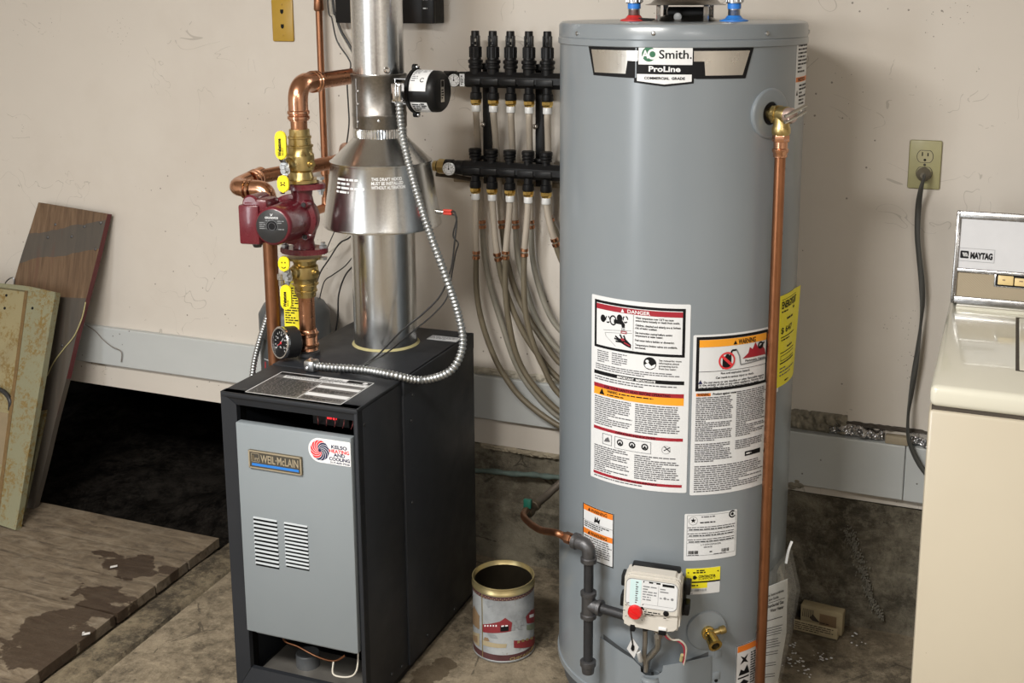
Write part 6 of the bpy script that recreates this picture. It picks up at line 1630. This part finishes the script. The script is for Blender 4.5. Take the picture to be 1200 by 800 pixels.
# ---- black iron gas pipe
NG = hn(hhit(690, 700)[0]); gpl = lambda x, y, r=HR+.050: hp(*hhit(x, y, r), r)
pa, pb = gpl(690, 652), gpl(692, 775)
gx, gy = pa.x, pa.y
gas = thing('gas_pipe', 'black iron gas drip leg with tee, elbow and cap in front of the heater', 'pipe', (gx, gy, pb.z))
zE, zT, zB = zat(690, 640, pa), zat(691, 708, pa), zat(692, 775, pa)
bm = NB(); cyl(bm, (gx, gy, zB), (gx, gy, zE-.02), .0105, 18); obj('pipe_nipple', bm, 'black_iron', gas)
bm = NB(); lathe(bm, (gx, gy, zT), Z, [(-.032, .0145), (-.030, .0175), (-.022, .0175), (-.020, .0150), (.020, .0150), (.022, .0175), (.030, .0175), (.032, .0145)], 20)
tv = (GO-V(gx, gy, GO.z)); tdir = MB_ @ V(0, gh*.40, .02)-V(gx, gy, zT); tdir.z = 0; tL = tdir.length; tdir.normalize()
lathe(bm, (gx, gy, zT), tdir, [(0, .0145), (.022, .0145), (.024, .0175), (.032, .0175), (.033, .012)], 20); obj('tee', bm, 'iron_grey', gas)
bm = NB(); cyl(bm, V(gx, gy, zT), V(gx, gy, zT)+tdir*(tL+.004), .0105, 18); obj('pipe_nipple', bm, 'black_iron', gas)
bm = NB(); lathe(bm, (gx, gy, zB-.006), Z, [(-.022, .008), (-.020, .0130), (-.004, .0150), (-.002, .0175), (.008, .0175), (.010, .0140)], 20); obj('pipe_cap', bm, 'iron_grey', gas)
ldir = (gpl(655, 628)-V(gx, gy, zE)); ldir.z = .02; ldir.normalize()
ldir = V(-.95, .28, .05).normalized()
bm = NB(); E0 = V(gx, gy, zE); sweep(bm, fillet([E0-V(0, 0, .034), E0+V(0, 0, .002), E0+ldir*.036], .026, 10), .0148, 20)
lathe(bm, E0-V(0, 0, .036), Z, [(0, .0160), (.001, .0178), (.010, .0178), (.012, .0155)], 20); lathe(bm, E0+ldir*.040, -ldir, [(0, .0160), (.001, .0178), (.010, .0178), (.012, .0155)], 20); obj('elbow', bm, 'iron_grey', gas)
bm = NB(); f0 = E0+ldir*.036; lathe(bm, f0, ldir, [(0, .0100), (.010, .0100), (.011, .0125), (.026, .0125), (.030, .0095), (.036, .0085)], 6); fl = obj('flare_fitting', bm, 'copper_dull', gas)
sup_ = thing('gas_supply_tube', 'tarnished copper gas tube with a small green-handled cock beside the heater', 'pipe', tuple(at(622, 600, -.20)))
f1 = f0+ldir*.034
bm = NB(); end = at(619, 601, -.20)
sweep(bm, smooth_path([f1, f1+ldir*.02, at(634, 621, f1.y+.09), at(621, 613, f1.y+.17), at(613.5, 604, f1.y+.25), at(617, 597, -.21)], 10), .0082, 14); obj('copper_tube', bm, 'copper_dull', sup_)
c0, c1 = at(614, 604, -.22), at(629, 590, -.17)
bm = NB(); d = c1-c0; lathe(bm, c0, d, [(0, .0125), (.012, .0140), (.014, .0165), (.026, .0165), (.028, .0135), (.042, .0135), (.044, .0155), (.054, .0150), (.056, .010)], 12); obj('gas_cock', bm, P('cock_bronze', (.13, .105, .075), .5, .7, .3, 40), sup_)
bm = NB(); hc = c0.lerp(c1, .35); hh = at(618.5, 590, hc.y-.012); box(bm, (hh.x-.011, hh.y-.006, hh.z-.012), (hh.x+.011, hh.y+.006, hh.z+.013), .003); cyl(bm, hh, hc, .005, 10); obj('cock_handle', bm, 'valve_green', sup_)
bm = NB(); sweep(bm, smooth_path([c1, at(640, 581, -.13), at(652, 570, -.10), at(675, 552, -.06), at(700, 540, -.02), at(712, 536, -.012)], 8), .0105, 14); obj('steel_pipe', bm, P('old_pipe', (.12, .10, .08), .6, .5, .3, 40), sup_)

# ---- booklet in a clear bag hung on the heater's right side
ab = hhit(900, 740)[0]
mb = thing('manual_bag', 'clear plastic bag holding a white booklet against the right of the heater', 'bag', tuple(hp(ab, .35, HR+.02)))
# booklet: hangs in a plane turned to the room, leaning on the jacket
def yy(x): return -.485+.055*(x-880)/55*1.6
def patch(pts_l, pts_r, n=8, off=0, bulge=.0, jit=0):
    bm = NB(); rows = []
    for (xl, yl_), (xr, yr) in zip(pts_l, pts_r):
        rows.append([at(xl+(xr-xl)*k/n, yl_+(yr-yl_)*k/n, yy(xl+(xr-xl)*k/n)-off-bulge*math.sin(PI*k/n)+jit*noise.noise((xl+(xr-xl)*k/n*.2, yl_*.08, off*50))) for k in range(n+1)])
    # resample down the rows
    out = []
    for a, b in zip(rows, rows[1:]):
        for q in range(5): out.append([p.lerp(r_, q/5) for p, r_ in zip(a, b)])
    out.append(rows[-1]); vs = [[bm.verts.new(p) for p in r_] for r_ in out]
    for a, b in zip(vs, vs[1:]):
        for k in range(n): bm.faces.new((a[k], a[k+1], b[k+1], b[k]))
    return bm, rows
bm, _ = patch([(884, 694), (884, 745), (881, 830)], [(921.5, 679), (920, 742), (905, 830)], 8, 0, .006)
r_ = bmesh.ops.extrude_face_region(bm, geom=bm.faces[:])
for v in [e for e in r_['geom'] if isinstance(e, bmesh.types.BMVert)]: v.co += V(.002, .006, 0)
bk = obj('booklet', bm, 'paper', mb, 60)
def bfn(u, v, d):                                      # u, v normalised over the booklet
    xl = 884-3*v; xr = 921.5-16.5*max(0, v-.36)/.64*1.0; yl_ = 694+136*v; yr = 679+151*v
    x = xl+(xr-xl)*u; y = yl_+(yr-yl_)*u; p = at(x, y, yy(x)-.006*math.sin(PI*u)); return p+(CAM-p).normalized()*(.0012+d)
pr = Print(lambda u, v, d: bfn(u, 1-v, d), 1, 1)
def bl_(y, x0, x1, th, m='ink'): pr.P([(x0, y), (x1, y), (x1, y+th), (x0, y+th)], m, 1)
def btext(s_, x, y, h, wd): pr.text(s_, x, y, h, 'ink', 'l', wd, 1, .03)
btext('Installation Instructions', .14, .085, .020, .78); btext('& Use & Care Guide', .14, .120, .020, .62); bl_(.135, .12, .95, .004)
btext('Residential Gas', .42, .175, .024, .50); btext('Water Heater', .50, .215, .024, .42)
bl_(.275, .12, .88, .006); 
for y in (.34, .36, .38, .40, .44, .46, .48, .50, .54, .56, .63, .65, .72, .74): bl_(y, .12, .90-.1*random.random(), .006, 'ink_soft')
pr.done('booklet_print', bk)
bm, _ = patch([(879, 699), (882, 705), (884, 745), (880, 830)], [(927, 640), (938, 690), (930, 735), (908, 830)], 12, .012, .012, .006)
b2, _ = patch([(888, 706), (890, 720), (890, 745), (884, 830)], [(924, 646), (934, 690), (927, 735), (906, 830)], 12, -.018, -.004, .004)
tmp = bpy.data.meshes.new('tmp'); b2.to_mesh(tmp); b2.free(); bm.from_mesh(tmp); bpy.data.meshes.remove(tmp)
obj('plastic_sleeve', bm, 'bag', mb, 60)
bm = NB(); ahk = at(925, 640, -.40); sweep(bm, smooth_path([at(921, 660, -.41), at(924, 645, -.40), at(928, 634, -.39)]), .003, 8, flat=(1, .3, 0)); obj('bag_strap', bm, 'paper', mb)

# ================================================================== TIN CAN
CC = V(-1.063, -.431, 0); CR = .0755; CH = .192
can = thing('tin_can', 'old open tin with a winter village print standing on the floor by the heater', 'tin', tuple(CC))
def chit(x, y):
    d = ray(x, y); ox, oy = CAM.x-CC.x, CAM.y-CC.y
    A = d.x**2+d.y**2; B = 2*(ox*d.x+oy*d.y); C_ = ox*ox+oy*oy-CR*CR
    t = (-B-math.sqrt(max(0, B*B-4*A*C_)))/(2*A); p = CAM+d*t; return math.atan2(p.y-CC.y, p.x-CC.x), p.z
bm = NB(); lathe(bm, CC, Z, [(.001, CR-.002), (.001, CR+.001), (.004, CR+.0015), (.006, CR), (CH-.020, CR)], 64, cap1=False); obj('wall', bm, 'can_print', can)
bm = NB(); lathe(bm, CC, Z, [(CH-.020, CR+.0004), (CH-.019, CR+.002), (CH-.015, CR+.002), (CH-.013, CR+.0004), (CH-.004, CR-.0008), (CH-.002, CR+.0012), (CH, CR+.0008), (CH, CR-.0015), (CH-.006, CR-.003), (CH-.010, CR-.005)], 64, cap0=False, cap1=False); obj('rim', bm, 'can_gold', can)
bm = NB(); lathe(bm, CC, Z, [(CH-.010, CR-.0045), (CH-.012, CR-.003), (.004, CR-.003)], 64, cap0=False, cap1=True); obj('inside', bm, 'can_inside', can)
ca0 = chit(591, 730)[0]-math.radians(110); cf = lambda u, v, d: V(CC.x+(CR+.0003+d)*math.cos(ca0+u/CR), CC.y+(CR+.0003+d)*math.sin(ca0+u/CR), v)
CW = math.radians(220)*CR; CHH = CH-.02
pr = Print(cf, CW, CHH)
UX = lambda x, y=735: (chit(x, y)[0]-ca0)*CR/CW
UY = lambda x, y: 1-chit(x, y)[1]/CHH
pr.R(0, .88, 1, .99, 'can_band', 1); pr.R(0, .005, 1, .055, 'can_band', 1)
for k in range(60): pr.R(k/60, .02+.015*(k % 2), k/60+.008, .03+.015*(k % 2), 'can_tan', 2)
pr.text('CHICAGO', UX(597), .965, .0070, 'can_gold', 'l', (UX(622)-UX(597))*CW, 2, .03); pr.greek(UX(622), .905, UX(630), .97, .010, 'can_gold', .7, 2)
def cq(pts, m, layer=1): pr.P([(UX(x, y), UY(x, y)) for x, y in pts], m, layer)
cq([(566, 731), (585, 728), (585, 741), (566, 740)], 'can_red', 2); cq([(584, 729), (592, 723.5), (600, 729), (599, 739), (584, 741)], 'can_red', 2); cq([(586.5, 733), (596, 732), (596, 738.5), (586.5, 739.5)], 'ink', 3); cq([(587.5, 732.5), (590.5, 732), (590.5, 733.5), (587.5, 734)], 'white', 4); cq([(592, 732), (595, 731.7), (595, 733.2), (592, 733.5)], 'white', 4)
for k in range(5): cq([(568+k*3.2, 732+.4*k*-.2), (569.5+k*3.2, 731.8), (569.5+k*3.2, 733.6), (568+k*3.2, 733.8)], 'white', 3)
cq([(553.5, 716), (556, 709), (562, 721), (562, 737), (553.5, 728)], 'can_brown', 2); cq([(553.5, 738), (562, 742), (562, 757), (553.5, 748)], 'can_tan', 2); cq([(555, 743), (560, 745), (560, 753), (555, 749)], 'can_brown', 3)
cq([(616, 722), (622, 714.5), (628.5, 712), (628.5, 728), (617, 730)], 'can_red', 2); cq([(620, 720), (625, 718.5), (625, 722), (620, 723.5)], 'white', 3); cq([(617, 732), (628, 728), (628, 736), (617, 738)], 'can_green', 2)
cq([(602, 750), (628, 743), (628.5, 753), (602, 758.5)], 'can_red', 2); 
for k in range(4): cq([(606+k*5, 750.5-k*1.4), (609+k*5, 749.8-k*1.4), (609+k*5, 752.6-k*1.4), (606+k*5, 753.4-k*1.4)], 'can_gold', 3)
cq([(566, 749), (594, 754), (593, 758.5), (566, 755)], 'can_tan', 2); cq([(568, 746), (572, 747), (574, 751), (567, 750)], 'can_brown', 2)
for x, y in ((601, 734), (605, 731), (609, 733), (603, 728), (611, 728)): cq([(x-2.5, y+4), (x+2.5, y+4), (x, y-4)], 'can_shade', 2)
cq([(600, 722), (612, 714), (620, 716), (616, 722), (604, 727)], 'can_shade', 1); cq([(568, 704), (577, 702), (580, 708), (572, 712)], 'can_shade', 1); cq([(570, 741), (580, 743), (584, 748), (575, 747)], 'can_shade', 2)
pr.done('village_print', can)
bm = NB(); a = chit(565, 700)[0]; box(bm, (-.0012, .005, 0), (.0012, CH-.02, .0012), .0004, basis(V(CC.x+CR*math.cos(a), CC.y+CR*math.sin(a), 0), ht(a), (0, 0, 1), hn(a))); obj('seam', bm, 'can_gold', can)

# ================================================================== SMALL CARTON AND SCRAPS BY THE FOUNDATION
c0, c1, c2, c3 = atz(932, 738, 0), atz(981, 750, 0), at(938, 709, -.055), at(987, 716, -.055)
ctn = thing('carton', 'small stained printed carton lying against the concrete wall', 'carton', tuple(c0.lerp(c1, .5)))
U = (c1-c0).normalized(); Wc = (c1-c0).length; BK = V(-U.y, U.x, 0)
bm = NB(); Mc = basis(c0+BK*.022, U, (0, 0, 1), -BK if True else BK)
Mc = basis(c0, U, BK, (0, 0, 1))
box(bm, (.006, .022, .001), (Wc+.006, .052, .062), .002, Mc); cb_ = obj('box', bm, 'carton', ctn)
bm = NB(); box(bm, (-.004, -.001, .001), (Wc, .002, .030), .0008, Mc); box(bm, (-.004, 0, .001), (Wc, .03, .004), .0008, Mc); ff = obj('open_flap', bm, 'carton', ctn)
pr = Print(flatfn(c0-BK*.0014-U*.004+V(0, 0, .002), U, (0, 0, 1)), Wc, .028); pr.greek(.03, .08, .97, .95, .0055, 'carton_dark', .45, 1); pr.done('flap_print', ff)
pr = Print(flatfn(c0+BK*.0216+U*.006+V(0, 0, .001), U, (0, 0, 1)), Wc, .06)
for k in range(8): pr.line(.06+k*.035, .12, .05+k*.037, .5, .0016, 'carton_dark')
pr.R(.46, .2, .86, .75, 'can_brown', 1); pr.greek(.48, .55, .84, .75, .006, 'carton_dark', .4, 2); pr.P([(.22, .5), (.30, .3), (.36, .42), (.48, .62), (.30, .6)], 'carton_dark', 2); pr.done('carton_print', cb_)
bm = NB()
for (x, y) in ((925, 770), (930, 764), (935, 774), (962, 770), (966, 771), (958, 766), (945, 784), (940, 776), (948, 790), (928, 757), (1004, 745), (1005, 755), (920, 778)):
    p = atz(x, y, .002); [ball(bm, p+V(random.gauss(0, .008), random.gauss(0, .008), 0), random.uniform(.0008, .0026), 6, 0, (1.5, 1, .7)) for _ in range(5)]
o = obj('plaster_crumbs', bm, 'debris_white'); tag(o, 'scatter of white plaster crumbs on the floor right of the heater', 'debris'); o['kind'] = 'stuff'
for (x, y, lab) in ((133.5, 664, 'tiny white paint chip on the upper wet stain of the planks'), (101, 743, 'bent white scrap on the lower wet stain of the planks')):
    bm = NB(); p = atz(x, y, .012); box(bm, (-.010, -.004, 0), (.010, .004, .003), .001, basis(p, V(.8, .6, .1), V(-.6, .8, 0)))
    if y > 700: box(bm, (-.010, -.004, 0), (-.004, .012, .003), .001, basis(p, V(.8, .6, .1), V(-.6, .8, 0)))
    tag(obj('paint_chip', bm, 'debris_white'), lab, 'scrap')
bm = NB(); yp = -.03; pts = [at(540, 551, yp), at(575, 552, yp), at(600, 555, yp), at(625, 556, yp), at(640, 558, yp), at(665, 560, yp), at(700, 566, yp)]
sweep(bm, smooth_path(pts, 8), lambda t: .0075+.0012*math.sin(t*40), 10); tag(obj('corroded_pipe', bm, 'green_pipe'), 'green corroded copper pipe running along the concrete wall', 'pipe')

# ================================================================== WASHER
WX0, WX1, WYF, WYB = -.091, .585, -.81, -.175
wm = thing('washing_machine', 'old cream top-loading washer with chrome-edged console', 'washer', ((WX0+WX1)/2, (WYF+WYB)/2, 0))
zg = at(1090, 477.5, WYF).z
bm = NB(); box(bm, (WX0, WYF, .03), (WX1, WYB, zg-.004), .007); obj('cabinet', bm, 'washer_enamel', wm)
bm = NB(); box(bm, (WX0+.004, WYF+.006, zg-.006), (WX1-.004, WYB, zg+.002)); box(bm, (WX0+.03, WYF+.03, 0), (WX1-.03, WYB-.03, .03)); obj('seam_gasket', bm, 'washer_gap', wm)
zt_ = zg+.040
bm = NB(); box(bm, (WX0, WYF, zg+.001), (WX1, WYB, zt_), .012, None, 0, 4); tp_ = obj('top', bm, 'washer_top', wm)
l0, l1 = atz(1187, 372, zt_), atz(1193.5, 434, zt_)
bm = NB(); box(bm, (l1.x, l1.y, zt_-.004), (WX1-.07, l0.y, zt_+.0012), .004, None, 0, 3); ld = obj('lid', bm, 'washer_top', wm)
bm = NB(); box(bm, (l1.x-.005, l1.y-.004, zt_-.002), (WX1-.065, l0.y+.004, zt_+.0003)); obj('lid_gap', bm, 'washer_gap', tp_)
bm = NB(); box(bm, (WX0+.016, -.262, zt_-.002), (WX1-.016, -.21, zt_+.006), .003); obj('console_foot', bm, 'washer_top', wm)
K0 = V(WX0+.004, -.236, zt_+.006); kt = at(1116.5, 246, -.195); KV = V(0, kt.y+.236-.0, kt.z-K0.z); KH = KV.length; KV.normalize(); KU = V(1, 0, 0); KN = KU.cross(KV); KW = WX1-WX0-.008
if KN.y > 0: KN = -KN
MK = basis(K0, KU, KV, KN)
con = bm = NB(); box(bm, (0, 0, -.050), (KW, KH, -.004), .006, MK); obj('console', bm, 'steel', wm)
bm = NB()
for a, b in (((0, 0, -.01), (KW, .080*KH, .004)), ((0, .915*KH, -.01), (KW, KH, .004)), ((0, 0, -.01), (.010, KH, .004)), ((KW-.010, 0, -.01), (KW, KH, .004)), ((0, .335*KH, -.01), (KW, .385*KH, .003))): box(bm, a, b, .0025, MK)
obj('chrome_frame', bm, P('worn_chrome', (.27, .265, .26), .26, 1, .5, 30), wm)
bm = NB(); box(bm, (.009, .38*KH, -.008), (KW-.009, .92*KH, 0), 0, MK); wp = obj('upper_panel', bm, 'washer_white', wm)
bm = NB(); box(bm, (.009, .075*KH, -.008), (KW-.009, .345*KH, -.001), 0, MK); wv = obj('control_strip', bm, 'washer_weave', wm)
def kuv(x, y): d = ray(x, y); t = KN.dot(K0-CAM)/KN.dot(d); p = CAM+d*t-K0; return p.dot(KU), p.dot(KV)
bu0, bv0 = kuv(1125, 302); bu1, bv1 = kuv(1135.5, 294); mu0, mv0 = kuv(1137, 301.5); mu1, _ = kuv(1163, 303.5)
pr = Print(lambda u, v, d: K0+KU*u+KV*v+KN*(.0006+d), 1, 1)
pr.frame(bu0-.004, 1-(bv1+.006), mu1+.004, 1-(bv0-.006), .0006, 'ink_grey', 1)
pr.poly([(bu0+x, bv0+y) for x, y in rrect(bu1-bu0, bv1-bv0, .002, 3)], 'ink', 1)
for k in range(4): xx = bu0+(bu1-bu0)*(.22+.15*k); pr.poly([(xx, bv1-.004), (xx+.0015, bv1-.004), (xx+.005, bv0+.004), (xx+.0035, bv0+.004)], 'white', 2)
pr.text('MAYTAG', mu0, 1-(bv0+.001), (bv1-bv0)*.78, 'ink', 'l', mu1-mu0, 1, .055)
pr.done('name_badge', wp, 'black and white name badge')
gu0, gv0 = kuv(1167, 334); _, gv1 = kuv(1167, 321.5)
bm = NB(); box(bm, (gu0-.004, gv0-.003, -.002), (KW-.10, gv1+.003, .0025), .001, MK); obj('button_bezel', bm, 'worn_chrome', wv)
bm = NB(); box(bm, (gu0-.001, gv0-.001, 0), (KW-.105, gv1+.001, .0032), 0, MK); obj('button_recess', bm, 'ink', wv)
for k in range(8):
    bm = NB(); u = gu0+.003+k*.033; dz = .004 if k % 2 == 0 else .0; box(bm, (u, gv0+.002, .001), (u+.031, gv1-.001-(.003 if k else 0), .007+dz), .0015, MK); bt = obj('push_button', bm, 'washer_button', wv)
    pr = Print(lambda u_, v_, d: K0+KU*(u+u_)+KV*(gv0+v_)+KN*(.0072+dz+d), .031, gv1-gv0); pr.greek(.3, .30, .7, .75, .006, 'can_brown', .4, 1); pr.done('button_print', bt)

# ================================================================== OLD BOARD AND METAL PANELS LEANING AT THE LEFT
TL, TR = at(45, 237, -.034), at(126, 250.5, -.034); BR = atz(37, 606, .022); BR.y = -.275; BR = at(37, 606, -.275); 
rightv = (BR-TR); BL = TL+rightv*1.02
N0 = (TR-TL).cross(BR-TR).normalized()
if N0.y > 0: N0 = -N0
bd = thing('leaning_board', 'brown pine board with dark bands and a red painted edge leaning on the wall', 'board', tuple((BL+BR)/2))
bm = NB(); front = []; n = 24
for i in range(n+1):
    t = i/n; l = TL.lerp(BL, t); r_ = TR.lerp(BR, t); wv_ = .004*noise.noise((t*6, 0, 0)); front.append((l+(r_-l).normalized()*(wv_-(.016*math.sin(min(1, t*4)*PI/2) if t < .5 else .016)), r_+(r_-l).normalized()*.006*noise.noise((t*4, 3, 0))))
fa = [(bm.verts.new(a), bm.verts.new(b)) for a, b in front]; ba = [(bm.verts.new(a-N0*.020), bm.verts.new(b-N0*.020)) for a, b in front]
for i in range(n):
    bm.faces.new((fa[i][0], fa[i+1][0], fa[i+1][1], fa[i][1])); bm.faces.new((ba[i][0], ba[i][1], ba[i+1][1], ba[i+1][0]))
    bm.faces.new((fa[i][1], fa[i+1][1], ba[i+1][1], ba[i][1])).material_index = 1 if i < 13 else 0; bm.faces.new((fa[i][0], ba[i][0], ba[i+1][0], fa[i+1][0]))
bm.faces.new((fa[0][0], fa[0][1], ba[0][1], ba[0][0])); bm.faces.new((fa[n][0], ba[n][0], ba[n][1], fa[n][1]))
bo = obj('plank_body', bm, ['board', 'board_red_edge'], bd, None)
bm = NB()
for (x, y) in ((65, 263), (99, 265.5), (56, 278), (84, 277), (118, 261), (112, 292), (73, 405)):
    d = ray(x, y); t = N0.dot(TL-CAM)/N0.dot(d); screw(bm, CAM+d*t, N0, .0045)
obj('nail_head', bm, 'iron_grey', bo)
bm = NB(); sweep(bm, smooth_path([CAM+ray(x, y)*(N0.dot(TL-CAM)/N0.dot(ray(x, y)))+N0*.003 for x, y in ((101, 354), (97, 372), (88, 393), (76, 408), (64, 424), (56, 440))]), .002, 6); obj('dried_drip', bm, 'putty', bo)
# rusty metal door with a turned-out edge
mp = thing('locker_door', 'rusty cream metal cabinet panel leaning in front of the brown board', 'metal door', (-2.74, -.38, .02))
LPN = V(0, -.684, .25).normalized(); LV = V(0, .25, .684).normalized()
def lp(x, y, off=0): d = ray(x, y); o = V(0, -.40, .02)+LPN*off; t = LPN.dot(o-CAM)/LPN.dot(d); return CAM+d*t
def slab_px(bm, pts, off, th, mi=0):
    a = [bm.verts.new(lp(x, y, off)) for x, y in pts]; b = [bm.verts.new(lp(x, y, off)-LPN*th) for x, y in pts]
    bm.faces.new(a).material_index = mi; bm.faces.new(b[::-1]).material_index = mi
    for i in range(len(pts)): j = (i+1) % len(pts); bm.faces.new((a[i], b[i], b[j], a[j])).material_index = mi
PX_ = lambda p: p
bm = NB(); LT = lp(34, 340); LB = lp(2, 600)
def ext(p, dx): return p+V(dx, 0, 0)
poly = [LT, LB, ext(LB, -.50), ext(LT, -.50)]
def slabw(bm, pts, off, th):
    a = [bm.verts.new(p+LPN*off) for p in pts]; b = [bm.verts.new(p+LPN*(off-th)) for p in pts]
    bm.faces.new(a); bm.faces.new(b[::-1])
    for i in range(len(pts)): j = (i+1) % len(pts); bm.faces.new((a[i], b[i], b[j], a[j]))
slabw(bm, poly, -.010, .004); face = obj('panel_face', bm, 'rusty_cream', mp, None)
RT_, RB_ = lp(66, 344), lp(19.5, 621); CB = lp(-1.5, 614)
bm = NB(); slabw(bm, [LT, CB, RB_, RT_], .004, .022); obj('flange', bm, 'rusty_green', mp, None)
bm = NB(); slabw(bm, [ext(LT, -.012), ext(CB, -.012), ext(CB, .001), ext(LT, .001)], .0055, .020); obj('rusted_seam', bm, 'rust', mp, None)
bm = NB(); slabw(bm, [ext(LT, -.50)+LV*.012, ext(LT, -.50), RT_-LV*.002, RT_+LV*.004, LT+LV*.012], .006, .024); obj('top_fold', bm, 'rusty_green', mp, None)
bm = NB()
for x, y in ((7.5, 346), (5.5, 361), (38, 361)): p = lp(x, y, .0045 if x > 30 else -.0095); lathe(bm, p, LPN, [(0, .0045), (.0006, .0045)], 12)
obj('screw_hole', bm, 'ink', mp)
bm = NB(); slabw(bm, [lp(7, 484), lp(4, 545), ext(lp(4, 545), -.12), ext(lp(7, 484), -.12)], -.0088, .001); obj('cutout_backing', bm, P('bare_tan', (.22, .17, .10), .7, 0, .3, 20), face, None)  # tan area that shows through the hole in the panel
bm = NB(); sweep(bm, smooth_path([lp(-20, 452, .004), lp(-4, 455, .004), lp(6, 460, .004), lp(12, 470, .004), lp(12, 480, -.004)]), .007, 10); obj('rubber_edge', bm, 'cord_black', face)
wire('wire_loop', 'thin grey wire loop sticking up behind the rusty metal panel', [at(2, 340, -.10), at(8, 329, -.10), at(15, 325, -.10), at(17, 332, -.10), at(15, 340, -.10)], .0022, 'steel', 'wire')
ms = thing('metal_strip', 'narrow green metal strip standing between the rusty panel and the brown board', 'strip', tuple(at(28, 606, -.33)))
bm = NB(); a = [at(53, 481, -.20), at(25.5, 606, -.31), at(22, 606, -.31), at(46, 482, -.20)]
vs = [bm.verts.new(p) for p in a]+[bm.verts.new(p+V(0, .012, 0)) for p in a]; bm.faces.new(vs[:4]); bm.faces.new(vs[4:][::-1])
for i in range(4): j = (i+1) % 4; bm.faces.new((vs[i], vs[4+i], vs[4+j], vs[j]))
obj('strip_body', bm, 'rusty_green', ms, None)
